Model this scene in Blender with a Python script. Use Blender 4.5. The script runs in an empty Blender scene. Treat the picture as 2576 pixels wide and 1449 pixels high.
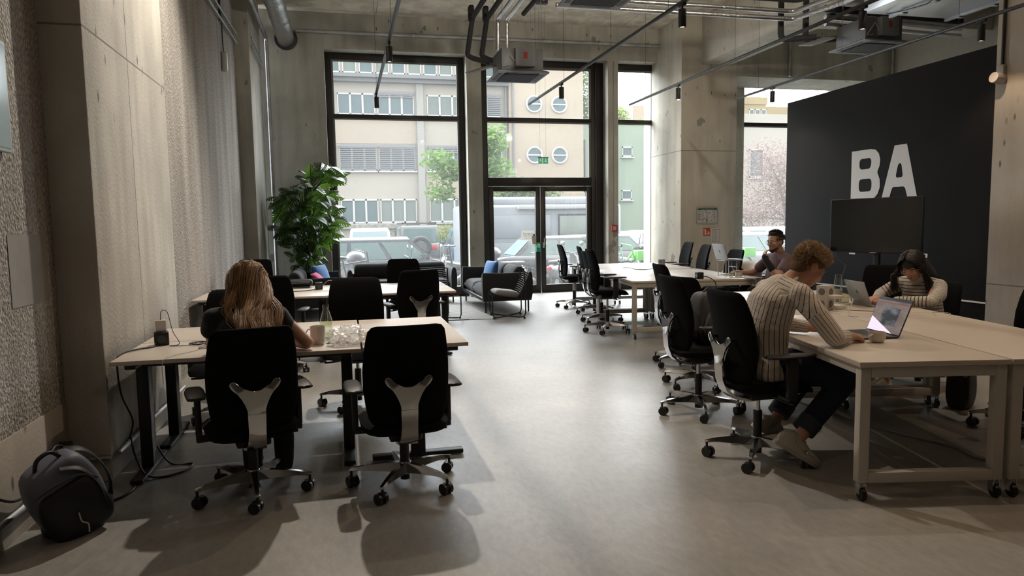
import bpy, bmesh, math, random
from math import sin, cos, pi, radians as RD, atan2, hypot
from mathutils import Vector, Matrix, noise
random.seed(7)
S = bpy.context.scene
COL = S.collection
# ------------------------------------------------------------------ camera, world, exposure
YAW, PIT, ROL, FPX = 0.234744, 0.091164, -0.015932, 1750.7
CH = 1.475
def cam_setup():
    f = Vector((sin(YAW)*cos(PIT), cos(YAW)*cos(PIT), -sin(PIT)))
    r = Vector((cos(YAW), -sin(YAW), 0)); u = r.cross(f)
    r2 = r*cos(ROL)+u*sin(ROL); u2 = -r*sin(ROL)+u*cos(ROL)
    cd = bpy.data.cameras.new('camera'); co = bpy.data.objects.new('camera', cd); COL.objects.link(co)
    cd.sensor_width = 36; cd.lens = FPX/2576*36; cd.clip_start = .05; cd.clip_end = 400
    m = Matrix((( r2.x, u2.x, -f.x, 0), (r2.y, u2.y, -f.y, 0), (r2.z, u2.z, -f.z, CH), (0, 0, 0, 1)))
    co.matrix_world = m; S.camera = co
cam_setup()
S.view_settings.view_transform = 'Standard'; S.view_settings.look = 'None'; S.view_settings.gamma = 1
S.view_settings.exposure = .95
S.cycles.use_denoising = True
S.cycles.max_bounces = 8; S.cycles.diffuse_bounces = 6; S.cycles.glossy_bounces = 3
S.cycles.transmission_bounces = 6; S.cycles.transparent_max_bounces = 12
S.cycles.caustics_reflective = False; S.cycles.caustics_refractive = False
S.cycles.sample_clamp_indirect = 4

def nt(tree): 
    return tree.nodes, tree.links
W = bpy.data.worlds.new('overcast_sky'); S.world = W; W.use_nodes = True
n, l = nt(W.node_tree); n.clear()
out = n.new('ShaderNodeOutputWorld'); bg = n.new('ShaderNodeBackground'); SKY = 7.4
tc = n.new('ShaderNodeTexCoord'); mp = n.new('ShaderNodeMapping'); mp.inputs['Scale'].default_value = (1, 1, 2.6)
nz = n.new('ShaderNodeTexNoise'); nz.inputs['Scale'].default_value = 3.2; nz.inputs['Detail'].default_value = 5
cr = n.new('ShaderNodeValToRGB'); cr.color_ramp.elements[0].position = .40; cr.color_ramp.elements[0].color = (.80, .88, 1.0, 1)
cr.color_ramp.elements[1].position = .58; cr.color_ramp.elements[1].color = (1, 1, 1, 1)
l.new(tc.outputs['Generated'], mp.inputs[0]); l.new(mp.outputs[0], nz.inputs['Vector']); l.new(nz.outputs['Fac'], cr.inputs[0])
l.new(cr.outputs[0], bg.inputs[0]); l.new(bg.outputs[0], out.inputs[0])
# the sun stands behind the clouds beyond the street: the sky is bright there and duller behind the viewer
sx = n.new('ShaderNodeSeparateXYZ'); l.new(tc.outputs['Generated'], sx.inputs[0]); mr = n.new('ShaderNodeMapRange'); mr.interpolation_type = 'SMOOTHSTEP'
mr.inputs[1].default_value = -.7; mr.inputs[2].default_value = .75; mr.inputs[3].default_value = SKY*.30; mr.inputs[4].default_value = SKY*1.5
l.new(sx.outputs['Y'], mr.inputs[0]); l.new(mr.outputs[0], bg.inputs['Strength'])

def area(name, loc, target, sx, sy, power, color=(1, 1, 1), portal=False):
    ld = bpy.data.lights.new(name, 'AREA'); ld.shape = 'RECTANGLE'; ld.size = sx; ld.size_y = sy; ld.energy = power; ld.color = color
    o = bpy.data.objects.new(name, ld); COL.objects.link(o); o.location = loc
    o.rotation_euler = (Vector(target)-Vector(loc)).to_track_quat('-Z', 'Y').to_euler()
    if portal: ld.cycles.is_portal = True
    return o
# window portals only steer the sampling of the sky through the openings
area('window_portal', (1.13, 14.86, 2.45), (1.13, 0, 2.45), 2.75, 4.9, 1, portal=True)
area('window_portal', (4.16, 14.86, 2.45), (4.16, 0, 2.45), 2.75, 4.9, 1, portal=True)
area('window_portal', (6.95, 14.86, 2.45), (6.95, 0, 2.45), 2.4, 4.9, 1, portal=True)
area('window_portal', (10.1, 14.86, 2.3), (10.1, 0, 2.3), 2.8, 4.5, 1, portal=True)
WARM = (1.0, .72, .47)
def spot(name, loc, target, power, ang=100, blend=.35, r=.025, color=WARM):
    ld = bpy.data.lights.new(name, 'SPOT'); ld.energy = power; ld.spot_size = RD(ang); ld.spot_blend = blend
    ld.shadow_soft_size = r; ld.color = color
    o = bpy.data.objects.new(name, ld); COL.objects.link(o); o.location = loc
    o.rotation_euler = (Vector(target)-Vector(loc)).to_track_quat('-Z', 'Y').to_euler()
    return o

# ------------------------------------------------------------------ materials
MATS = {}
def mat(name, col=(.5, .5, .5), rough=.6, metal=0., spec=.5, noise_=0., nscale=8., bump=0., bscale=60., emit=None, estr=0., alpha=1., coat=0., sheen=0., trans=0., stretch=(1, 1, 1), detail=6):
    if name in MATS: return MATS[name]
    m = bpy.data.materials.new(name); m.use_nodes = True; n, l = nt(m.node_tree)
    b = n['Principled BSDF']; b.inputs['Base Color'].default_value = (*col, 1); b.inputs['Roughness'].default_value = rough
    b.inputs['Metallic'].default_value = metal; b.inputs['Specular IOR Level'].default_value = spec
    b.inputs['Coat Weight'].default_value = coat; b.inputs['Sheen Weight'].default_value = sheen
    b.inputs['Transmission Weight'].default_value = trans; b.inputs['Alpha'].default_value = alpha
    if emit: b.inputs['Emission Color'].default_value = (*emit, 1); b.inputs['Emission Strength'].default_value = estr
    if noise_ or bump:
        tc = n.new('ShaderNodeTexCoord'); mp = n.new('ShaderNodeMapping'); mp.inputs['Scale'].default_value = stretch
        l.new(tc.outputs['Object'], mp.inputs[0])
    if noise_:
        z = n.new('ShaderNodeTexNoise'); z.inputs['Scale'].default_value = nscale; z.inputs['Detail'].default_value = detail; l.new(mp.outputs[0], z.inputs['Vector'])
        r = n.new('ShaderNodeValToRGB'); r.color_ramp.elements[0].position = .3; r.color_ramp.elements[1].position = .7
        r.color_ramp.elements[0].color = (*[c*(1-noise_) for c in col], 1); r.color_ramp.elements[1].color = (*[min(1, c*(1+noise_)) for c in col], 1)
        l.new(z.outputs['Fac'], r.inputs[0]); l.new(r.outputs[0], b.inputs['Base Color'])
    if bump:
        z = n.new('ShaderNodeTexNoise'); z.inputs['Scale'].default_value = bscale; z.inputs['Detail'].default_value = 4; l.new(mp.outputs[0], z.inputs['Vector'])
        bu = n.new('ShaderNodeBump'); bu.inputs['Strength'].default_value = bump; bu.inputs['Distance'].default_value = .01
        l.new(z.outputs['Fac'], bu.inputs['Height']); l.new(bu.outputs[0], b.inputs['Normal'])
    MATS[name] = m; return m

def concrete(name, base, dark, pits=True, streak=.5, rough=.75, blotch=1.2, bump=.25, warm=None, patches=.0, joints=None):
    """board-smooth concrete: broad blotches, vertical streaks, air pits, filler patches, optional joints [(axis, value)]"""
    m = bpy.data.materials.new(name); m.use_nodes = True; n, l = nt(m.node_tree); b = n['Principled BSDF']
    b.inputs['Roughness'].default_value = rough; b.inputs['Specular IOR Level'].default_value = .3
    geo = n.new('ShaderNodeNewGeometry'); P = geo.outputs['Position']
    def noise_(scale, stretch=(1, 1, 1), det=5):
        mp = n.new('ShaderNodeMapping'); mp.inputs['Scale'].default_value = stretch; l.new(P, mp.inputs[0])
        z = n.new('ShaderNodeTexNoise'); z.inputs['Scale'].default_value = scale; z.inputs['Detail'].default_value = det
        l.new(mp.outputs[0], z.inputs['Vector']); return z.outputs['Fac']
    def ramp(f, a, b_, ca=(0, 0, 0, 1), cb=(1, 1, 1, 1)):
        r = n.new('ShaderNodeValToRGB'); r.color_ramp.elements[0].position = a; r.color_ramp.elements[1].position = b_
        r.color_ramp.elements[0].color = ca; r.color_ramp.elements[1].color = cb; l.new(f, r.inputs[0]); return r.outputs[0]
    def mix(f, a, b_, typ='MIX'):
        x = n.new('ShaderNodeMix'); x.data_type = 'RGBA'; x.blend_type = typ
        if isinstance(f, float): x.inputs[0].default_value = f
        else: l.new(f, x.inputs[0])
        for s, v in ((6, a), (7, b_)):
            if isinstance(v, tuple): x.inputs[s].default_value = (*v, 1)
            else: l.new(v, x.inputs[s])
        return x.outputs[2]
    c = mix(ramp(noise_(blotch, det=10), .40, .62), base, dark)
    st = ramp(noise_(6., (1, 1, .10), 7), .42, .72)
    c = mix(float(streak), c, mix(st, c, tuple(d*.72 for d in dark)))
    if warm: c = mix(ramp(noise_(.55), .45, .7), c, mix(.5, c, warm))
    if pits:
        v = n.new('ShaderNodeTexVoronoi'); v.inputs['Scale'].default_value = 8; 
        mp = n.new('ShaderNodeMapping'); mp.inputs['Scale'].default_value = (1, 1, .38); l.new(P, mp.inputs[0]); l.new(mp.outputs[0], v.inputs['Vector'])
        pit = ramp(v.outputs['Distance'], .07, .15, (1, 1, 1, 1), (0, 0, 0, 1))
        gate = ramp(noise_(2.3), .44, .56)
        pg = n.new('ShaderNodeMath'); pg.operation = 'MULTIPLY'; l.new(pit, pg.inputs[0]); l.new(gate, pg.inputs[1])
        c = mix(pg.outputs[0], c, tuple(d*.35 for d in dark))
    if patches:
        pt = ramp(noise_(1.7, (1.3, 1.3, 1), 3), .69, .70)
        c = mix(pt, c, tuple(d*.62 for d in dark))
    if joints:
        sp = n.new('ShaderNodeSeparateXYZ'); l.new(P, sp.inputs[0])
        for ax, val in joints:
            a = n.new('ShaderNodeMath'); a.operation = 'SUBTRACT'; l.new(sp.outputs[ax], a.inputs[0]); a.inputs[1].default_value = val
            ab = n.new('ShaderNodeMath'); ab.operation = 'ABSOLUTE'; l.new(a.outputs[0], ab.inputs[0])
            lt = n.new('ShaderNodeMath'); lt.operation = 'LESS_THAN'; lt.inputs[1].default_value = .006; l.new(ab.outputs[0], lt.inputs[0])
            c = mix(lt.outputs[0], c, tuple(d*.45 for d in dark))
    l.new(c, b.inputs['Base Color'])
    bu = n.new('ShaderNodeBump'); bu.inputs['Strength'].default_value = bump; bu.inputs['Distance'].default_value = .01
    l.new(noise_(45, det=6), bu.inputs['Height']); l.new(bu.outputs[0], b.inputs['Normal'])
    MATS[name] = m; return m

def rough_wall(name, base, dark):
    m = bpy.data.materials.new(name); m.use_nodes = True; n, l = nt(m.node_tree); b = n['Principled BSDF']
    b.inputs['Roughness'].default_value = .9; b.inputs['Specular IOR Level'].default_value = .2
    geo = n.new('ShaderNodeNewGeometry'); P = geo.outputs['Position']
    mp = n.new('ShaderNodeMapping'); mp.inputs['Scale'].default_value = (1, 1, .55); l.new(P, mp.inputs[0])
    z = n.new('ShaderNodeTexNoise'); z.inputs['Scale'].default_value = 75; z.inputs['Detail'].default_value = 7; l.new(mp.outputs[0], z.inputs['Vector'])
    mp2 = n.new('ShaderNodeMapping'); mp2.inputs['Scale'].default_value = (1, 1, .12); l.new(P, mp2.inputs[0])
    z2 = n.new('ShaderNodeTexNoise'); z2.inputs['Scale'].default_value = 3.2; z2.inputs['Detail'].default_value = 6; l.new(mp2.outputs[0], z2.inputs['Vector'])
    v = n.new('ShaderNodeTexVoronoi'); v.inputs['Scale'].default_value = 55; l.new(P, v.inputs['Vector'])
    r = n.new('ShaderNodeValToRGB'); r.color_ramp.elements[0].position = .36; r.color_ramp.elements[1].position = .66
    r.color_ramp.elements[0].color = (*[d*.72 for d in dark], 1); r.color_ramp.elements[1].color = (*base, 1); l.new(z.outputs['Fac'], r.inputs[0])
    r2 = n.new('ShaderNodeValToRGB'); r2.color_ramp.elements[0].position = .35; r2.color_ramp.elements[1].position = .68; l.new(z2.outputs['Fac'], r2.inputs[0])
    r2.color_ramp.elements[0].color = (.70, .68, .66, 1); r2.color_ramp.elements[1].color = (1.2, 1.2, 1.2, 1)
    x = n.new('ShaderNodeMix'); x.data_type = 'RGBA'; x.blend_type = 'MULTIPLY'; x.inputs[0].default_value = .8
    l.new(r.outputs[0], x.inputs[6]); l.new(r2.outputs[0], x.inputs[7]); l.new(x.outputs[2], b.inputs['Base Color'])
    ad = n.new('ShaderNodeMath'); ad.operation = 'ADD'; l.new(z.outputs['Fac'], ad.inputs[0])
    ml = n.new('ShaderNodeMath'); ml.operation = 'MULTIPLY'; ml.inputs[1].default_value = .5; l.new(v.outputs['Distance'], ml.inputs[0]); l.new(ml.outputs[0], ad.inputs[1])
    bu = n.new('ShaderNodeBump'); bu.inputs['Strength'].default_value = .7; bu.inputs['Distance'].default_value = .02
    l.new(ad.outputs[0], bu.inputs['Height']); l.new(bu.outputs[0], b.inputs['Normal'])
    MATS[name] = m; return m

def glass_mat(name, tint=(.9, .94, .93), haze=.0, refl=1.0):
    m = bpy.data.materials.new(name); m.use_nodes = True; n, l = nt(m.node_tree); n.clear()
    o = n.new('ShaderNodeOutputMaterial'); t = n.new('ShaderNodeBsdfTransparent'); t.inputs[0].default_value = (*tint, 1)
    g = n.new('ShaderNodeBsdfGlossy'); g.inputs['Roughness'].default_value = .02; g.inputs[0].default_value = (.9, .9, .9, 1)
    fr = n.new('ShaderNodeLayerWeight'); fr.inputs[0].default_value = .5; pw = n.new('ShaderNodeMath'); pw.operation = 'POWER'; pw.inputs[1].default_value = 5; l.new(fr.outputs['Facing'], pw.inputs[0])
    ma = n.new('ShaderNodeMath'); ma.operation = 'MULTIPLY_ADD'; ma.inputs[1].default_value = .9; ma.inputs[2].default_value = .035; l.new(pw.outputs[0], ma.inputs[0]); mx = n.new('ShaderNodeMixShader')
    l.new(ma.outputs[0], mx.inputs[0]); l.new(t.outputs[0], mx.inputs[1]); l.new(g.outputs[0], mx.inputs[2]); last = mx.outputs[0]
    if haze:
        d = n.new('ShaderNodeBsdfTranslucent'); d.inputs[0].default_value = (.85, .88, .88, 1); m2 = n.new('ShaderNodeMixShader')
        geo = n.new('ShaderNodeNewGeometry'); z = n.new('ShaderNodeTexNoise'); z.inputs['Scale'].default_value = 70; z.inputs['Detail'].default_value = 5; l.new(geo.outputs['Position'], z.inputs['Vector'])
        r = n.new('ShaderNodeValToRGB'); r.color_ramp.elements[0].position = .45; r.color_ramp.elements[1].position = .8
        r.color_ramp.elements[0].color = (haze*.7,)*3+(1,); r.color_ramp.elements[1].color = (haze*2.6,)*3+(1,); l.new(z.outputs['Fac'], r.inputs[0])
        l.new(r.outputs[0], m2.inputs[0]); l.new(last, m2.inputs[1]); l.new(d.outputs[0], m2.inputs[2]); last = m2.outputs[0]
    l.new(last, o.inputs[0]); MATS[name] = m; return m

# ------------------------------------------------------------------ mesh helper
class MB:
    def __init__(s): s.bm = bmesh.new()
    def _x(s, vs, M):
        if M is not None: bmesh.ops.transform(s.bm, matrix=M, verts=vs)
    def box(s, x0, y0, z0, x1, y1, z1, bev=0., M=None, seg=2):
        r = bmesh.ops.create_cube(s.bm, size=1); vs = r['verts']
        for v in vs: v.co = Vector((x0+(x1-x0)*(v.co.x+.5), y0+(y1-y0)*(v.co.y+.5), z0+(z1-z0)*(v.co.z+.5)))
        if bev:
            es = list({e for v in vs for e in v.link_edges})
            rr = bmesh.ops.bevel(s.bm, geom=es, offset=bev, segments=seg, affect='EDGES', profile=.5)
            vs = list({v for f in rr['faces'] for v in f.verts} | {v for v in vs if v.is_valid})
        s._x(vs, M); return s
    def cyl(s, a, b, r, r2=None, seg=16, caps=True):
        a = Vector(a); b = Vector(b); d = b-a; L = d.length
        if L < 1e-7: return s
        M = Matrix.Translation((a+b)/2) @ d.to_track_quat('Z', 'Y').to_matrix().to_4x4()
        bmesh.ops.create_cone(s.bm, cap_ends=caps, segments=seg, radius1=r, radius2=r if r2 is None else r2, depth=L, matrix=M); return s
    def sph(s, c, r, sc=(1, 1, 1), M=None, u=16, v=10):
        m = Matrix.Translation(c) @ (M or Matrix.Identity(4)) @ Matrix.Diagonal((r*sc[0], r*sc[1], r*sc[2], 1))
        bmesh.ops.create_uvsphere(s.bm, u_segments=u, v_segments=v, radius=1, matrix=m); return s
    def tube(s, pts, r, seg=8, closed=False, caps=True, flat=None):
        pts = [Vector(p) for p in pts]; N = len(pts); rs = r if isinstance(r, (list, tuple)) else [r]*N
        rings = []; up = None
        for i in range(N):
            if closed: t = pts[(i+1) % N]-pts[i-1]
            else: t = pts[min(i+1, N-1)]-pts[max(i-1, 0)]
            t.normalize()
            if up is None: up = Vector((0, 0, 1)) if abs(t.z) < .9 else Vector((1, 0, 0))
            sd = t.cross(up); 
            if sd.length < 1e-5: sd = t.orthogonal()
            sd.normalize(); up = sd.cross(t).normalized()
            fx, fy = flat if flat else (1, 1)
            rings.append([s.bm.verts.new(pts[i]+sd*cos(2*pi*k/seg)*rs[i]*fx+up*sin(2*pi*k/seg)*rs[i]*fy) for k in range(seg)])
        for i in range(N if closed else N-1):
            A, B = rings[i], rings[(i+1) % N]
            for k in range(seg): s.bm.faces.new((A[k], A[(k+1) % seg], B[(k+1) % seg], B[k]))
        if caps and not closed:
            s.bm.faces.new(rings[0][::-1]); s.bm.faces.new(rings[-1])
        return s
    def lathe(s, prof, c=(0, 0, 0), seg=32, M=None):
        rings = []; vs = []
        for r, z in prof:
            if r < 1e-6: ring = [s.bm.verts.new((c[0], c[1], c[2]+z))]
            else: ring = [s.bm.verts.new((c[0]+r*cos(2*pi*k/seg), c[1]+r*sin(2*pi*k/seg), c[2]+z)) for k in range(seg)]
            rings.append(ring); vs += ring
        for A, B in zip(rings, rings[1:]):
            if len(A) == 1 and len(B) == 1: continue
            for k in range(seg):
                k2 = (k+1) % seg
                if len(A) == 1: s.bm.faces.new((A[0], B[k2], B[k]))
                elif len(B) == 1: s.bm.faces.new((A[k], A[k2], B[0]))
                else: s.bm.faces.new((A[k], A[k2], B[k2], B[k]))
        s._x(vs, M); return s
    def prism(s, poly, z0, z1, M=None, bev=0.):
        """polygon (x, y) extruded between z0 and z1"""
        a = [s.bm.verts.new((x, y, z0)) for x, y in poly]; b = [s.bm.verts.new((x, y, z1)) for x, y in poly]; N = len(poly)
        fs = [s.bm.faces.new(a[::-1]), s.bm.faces.new(b)] + [s.bm.faces.new((a[i], a[(i+1) % N], b[(i+1) % N], b[i])) for i in range(N)]
        vs = a+b
        if bev:
            es = list(set(fs[0].edges) | set(fs[1].edges)); rr = bmesh.ops.bevel(s.bm, geom=es, offset=bev, segments=2, affect='EDGES', profile=.5)
            vs = list({v for f in rr['faces'] for v in f.verts} | {v for v in vs if v.is_valid})
        s._x(vs, M); return s
    def loft(s, rings, closed=True, caps=True):
        R = [[s.bm.verts.new(p) for p in r] for r in rings]; N = len(R[0])
        for A, B in zip(R, R[1:]):
            for k in range(N if closed else N-1): s.bm.faces.new((A[k], A[(k+1) % N], B[(k+1) % N], B[k]))
        if caps and closed: s.bm.faces.new(R[0][::-1]); s.bm.faces.new(R[-1])
        return s
    def quad(s, *p): s.bm.faces.new([s.bm.verts.new(q) for q in p]); return s
    def grid(s, fn, nu, nv):
        V = [[s.bm.verts.new(fn(i/nu, j/nv)) for j in range(nv+1)] for i in range(nu+1)]
        for i in range(nu):
            for j in range(nv): s.bm.faces.new((V[i][j], V[i+1][j], V[i+1][j+1], V[i][j+1]))
        return s
    def build(s, name, m=None, parent=None, smooth=True, ang=38, loc=None, rot=None, mods=None):
        bmesh.ops.recalc_face_normals(s.bm, faces=s.bm.faces)
        me = bpy.data.meshes.new(name); s.bm.to_mesh(me); s.bm.free()
        if smooth:
            me.polygons.foreach_set('use_smooth', [True]*len(me.polygons)); me.set_sharp_from_angle(angle=RD(ang))
        if m is not None: me.materials.append(m if not isinstance(m, str) else MATS[m])
        o = bpy.data.objects.new(name, me); COL.objects.link(o)
        if parent: o.parent = parent
        if loc: o.location = loc
        if rot: o.rotation_euler = rot
        return o
def tag(o, label=None, cat=None, group=None, kind=None):
    if label: o['label'] = label
    if cat: o['category'] = cat
    if group: o['group'] = group
    if kind: o['kind'] = kind
    return o
def thing(name, label, cat, loc=(0, 0, 0), rz=0., group=None):
    o = bpy.data.objects.new(name, None); COL.objects.link(o); o.empty_display_size = .1
    o.location = loc; o.rotation_euler = (0, 0, rz); return tag(o, label, cat, group)
def struct(o): o['kind'] = 'structure'; return o
def kids(o): return [c for c in bpy.data.objects if c.parent == o]
def copy_tree(o, parent=None):
    c = o.copy(); COL.objects.link(c); c.parent = parent
    for k in KID.get(o.name, None) or kids(o): copy_tree(k, c)
    return c
KID = {}
def cachekids(o):
    k = kids(o); KID[o.name] = k
    for c in k: cachekids(c)
def place(proto, loc, rz, label, group=None, first=[set()]):
    if proto.name in first[0]: r = copy_tree(proto)
    else: first[0].add(proto.name); r = proto
    r.location = loc; r.rotation_euler = (0, 0, rz); r['label'] = label
    if group: r['group'] = group
    return r
def text_mesh(txt, size, depth=.0, align='CENTER', bold=0.):
    cu = bpy.data.curves.new('txt', 'FONT'); cu.body = txt; cu.size = size; cu.extrude = depth; cu.align_x = align; cu.align_y = 'CENTER'; cu.offset = bold
    o = bpy.data.objects.new('txt', cu); COL.objects.link(o); dg = bpy.context.evaluated_depsgraph_get()
    me = bpy.data.meshes.new_from_object(o.evaluated_get(dg)); bpy.data.objects.remove(o); return me
def text(name, txt, size, m, parent, loc, rot, depth=.0006, align='CENTER', bold=0.):
    me = text_mesh(txt, size, depth, align, bold); me.materials.clear(); me.materials.append(m)
    o = bpy.data.objects.new(name, me); COL.objects.link(o); o.parent = parent; o.location = loc; o.rotation_euler = rot; return o
# ================================================================== ROOM SHELL
# lamps in the ceiling of the room: the track spots visible in the photo carry their own lights further down
M_floor = concrete('polished concrete floor', (.31, .30, .28), (.24, .235, .22), pits=False, streak=0., rough=.33, blotch=.9, bump=.04)
fn, fl = nt(M_floor.node_tree); fb = fn['Principled BSDF']; fb.inputs['Specular IOR Level'].default_value = .8
_g = fn.new('ShaderNodeNewGeometry'); _z = fn.new('ShaderNodeTexNoise'); _z.inputs['Scale'].default_value = 2.2; _z.inputs['Detail'].default_value = 8
fl.new(_g.outputs['Position'], _z.inputs['Vector']); _r = fn.new('ShaderNodeMapRange'); _r.inputs[1].default_value = .1; _r.inputs[2].default_value = .9
_r.inputs[3].default_value = .33; _r.inputs[4].default_value = .41; fl.new(_z.outputs['Fac'], _r.inputs[0]); fl.new(_r.outputs[0], fb.inputs['Roughness'])
# trowel mottling and fine scuffs
_m = fn.new('ShaderNodeMapping'); _m.inputs['Scale'].default_value = (1, .45, 1); _m.inputs['Rotation'].default_value = (0, 0, .5); fl.new(_g.outputs['Position'], _m.inputs[0])
_n = fn.new('ShaderNodeTexNoise'); _n.inputs['Scale'].default_value = 26; _n.inputs['Detail'].default_value = 9; _n.inputs['Roughness'].default_value = .7; fl.new(_m.outputs[0], _n.inputs['Vector'])
_bc = fb.inputs['Base Color'].links[0].from_socket; _x = fn.new('ShaderNodeMix'); _x.data_type = 'RGBA'; _x.blend_type = 'MULTIPLY'; _x.inputs[0].default_value = 1; _q = fn.new('ShaderNodeValToRGB')
_q.color_ramp.elements[0].position = .32; _q.color_ramp.elements[0].color = (.84, .83, .82, 1); _q.color_ramp.elements[1].position = .62; _q.color_ramp.elements[1].color = (1.08, 1.08, 1.08, 1)
fl.new(_n.outputs['Fac'], _q.inputs[0]); fl.new(_bc, _x.inputs[6]); fl.new(_q.outputs[0], _x.inputs[7]); fl.new(_x.outputs[2], fb.inputs['Base Color'])
_bu = [q for q in fn if q.bl_idname == 'ShaderNodeBump'][0]; fl.new(_n.outputs['Fac'], _bu.inputs['Height']); _bu.inputs['Strength'].default_value = .10
M_cL = concrete('pale pillar concrete', (.66, .63, .57), (.50, .475, .43), streak=.6, bump=.35, joints=[(1, 5.28), (2, 2.62)])
M_cL2 = concrete('dull wall concrete', (.50, .49, .43), (.38, .37, .325), streak=.6, patches=1)
M_cP = concrete('round pillar concrete', (.58, .545, .47), (.45, .43, .375), streak=.5, warm=(.50, .42, .32), patches=1, joints=[(2, 2.9)])
M_ceil = concrete('rough ceiling concrete', (.72, .655, .54), (.52, .47, .385), streak=0., blotch=3.5, bump=.9, joints=[(0, .75), (0, 3.3), (0, 5.8)])
M_cR = concrete('near right pillar concrete', (.50, .45, .39), (.40, .36, .31), streak=.4, patches=1, joints=[(2, .74)])
M_rough = rough_wall('exposed aggregate plaster', (.58, .55, .51), (.34, .32, .295))
M_black = mat('charcoal painted board', (.0115, .0115, .0122), .8, spec=.2, bump=.05, bscale=300)
M_white = mat('off-white plasterboard', (.42, .40, .36), .8, noise_=.04)
M_frame = mat('dark bronze aluminium', (.022, .02, .018), .42, metal=.3)
M_bead = mat('grey glazing bead', (.16, .155, .145), .45)
M_glass = glass_mat('window glass', (.95, .955, .94), haze=.016)
M_alu = mat('brushed aluminium', (.55, .55, .55), .38, metal=1)
M_galv = mat('galvanised steel', (.40, .405, .41), .5, metal=1, noise_=.25, nscale=3)
M_blackmetal = mat('black powder coat', (.012, .012, .013), .42)
M_blackpl = mat('black plastic', (.012, .012, .013), .5)
M_chrome = mat('polished aluminium', (.62, .62, .63), .14, metal=1)

struct(MB().box(-2.4, -7, -.25, 12.2, 14.8, 0).build('floor', M_floor, smooth=False))
struct(MB().box(-2.4, -7, 5.55, 12.2, 15.2, 5.85).build('ceiling', M_ceil, smooth=False))
w = MB(); w.box(-2.4, -7, 0, -1.6, 4.44, 5.55); w.box(-2.4, 6.3, 0, -1.6, 12.2, 5.55); struct(w.build('wall_left', M_rough, smooth=False))
struct(MB().box(-2.4, 4.44, 0, -1.38, 6.3, 5.55, .012).build('pillar_left', M_cL))
struct(MB().box(-2.4, 12.2, 0, -1.38, 13.85, 5.55, .012).build('pillar_left.001', M_cL2))
w = MB()
w.box(-2.4, 14.1, 0, -.25, 14.8, 5.55); w.box(-.25, 14.1, 4.88, 6.65, 14.8, 5.55)
w.box(2.5, 14.1, 0, 2.8, 14.8, 4.88); w.box(5.52, 14.1, 0, 5.75, 14.8, 4.88)
w.box(7.89, 14.1, 0, 8.74, 14.8, 4.66); w.box(7.89, 13.0, 4.4, 12.2, 14.1, 5.55); w.box(7.89, 14.1, 4.66, 12.2, 14.8, 5.55); w.box(11.4, 14.1, 0, 12.2, 14.8, 4.66)

struct(w.build('wall_back', M_cL2, smooth=False))
struct(MB().box(6.65, 13.0, 0, 7.89, 14.8, 5.55, .012).build('pillar_back', M_cP))
struct(MB().box(7.09, 2.0, 4.62, 7.75, 13.0, 5.55, .01).build('beam', M_cP))
struct(MB().box(7.75, 10.6, 4.85, 11.6, 11.1, 5.55, .01).build('beam.001', M_cP))
struct(MB().box(11.6, -7, 0, 12.2, 14.1, 5.55).build('wall_right', M_white, smooth=False))
struct(MB().box(-2.4, -7.3, 0, 12.2, -7, 5.55).build('wall_front', M_white, smooth=False))
struct(MB().box(6.95, 6.24, 0, 7.12, 9.97, 3.33, .004).build('wall_partition', M_black))
struct(MB().box(6.88, 1.0, 0, 8.1, 6.235, 5.55, .012).build('pillar_right', M_cR))
struct(MB().box(6.935, 6.24, .505, 6.952, 9.97, .522).build('trim_1', mat('white strip', (.75, .73, .7), .5)))
struct(MB().box(-1.6, -7, 0, -1.592, 4.44, .50, .002).build('baseboard_left', concrete('smooth plaster skirting', (.46, .42, .36), (.34, .31, .27), streak=.2)))
# floor joint strips
fj = MB(); fj.box(3.36, 1.2, .0, 3.368, 6.2, .0012); struct(fj.build('trim_2', mat('pale floor joint', (.42, .38, .33), .6)))

def win_frame(x0, x1, z0, z1, transoms, w=.11, extra=None, y0=14.38, y1=14.52):
    m = MB(); m.box(x0, y0, z0, x0+w, y1, z1, .006); m.box(x1-w, y0, z0, x1, y1, z1, .006)
    m.box(x0+w, y0, z1-.13, x1-w, y1, z1, .006); m.box(x0+w, y0, z0, x1-w, y1, z0+.2, .006)
    for t in transoms: m.box(x0+w, y0, t-.04, x1-w, y1, t+.04, .006)
    return m
def win(nm, x0, x1, z0, z1, tr, w=.11):
    f = struct(win_frame(x0, x1, z0, z1, tr, w).build(nm, M_frame))
    b_ = MB(); b_.box(x0+w, 14.40, z0+.2, x0+w+.035, 14.44, z1-.13); b_.box(x1-w-.035, 14.40, z0+.2, x1-w, 14.44, z1-.13); b_.box(x0+w+.035, 14.40, z1-.165, x1-w-.035, 14.44, z1-.13)
    for t_ in tr: b_.box(x0+w+.035, 14.40, t_-.065, x1-w-.035, 14.44, t_-.04)
    b_.build('glazing_bead', M_bead, f, smooth=False)
    zs = [z0+.2]+[t for t in tr]+[z1-.13]
    for a, b in zip(zs, zs[1:]):
        MB().box(x0+w, 14.445, a+.03, x1-w, 14.455, b-.03).build('pane', M_glass, f, smooth=False)
    return f
win('window_1', -.25, 2.5, 0, 4.88, [3.66], .12)
win('window_3', 5.75, 6.74, 0, 4.88, [3.66], .06)
win('window_4', 8.74, 11.4, 0, 4.66, [3.66], .02)
m = MB()  # window_2: fixed lights above the double door
m.box(2.8, 14.38, 0, 2.97, 14.52, 4.88, .006); m.box(5.25, 14.38, 0, 5.52, 14.52, 4.88, .006); m.box(2.97, 14.38, 4.75, 5.25, 14.52, 4.88, .006)
m.box(2.97, 14.38, 3.62, 5.25, 14.52, 3.70, .006); m.box(2.97, 14.36, 2.28, 5.25, 14.54, 2.46, .008)
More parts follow.
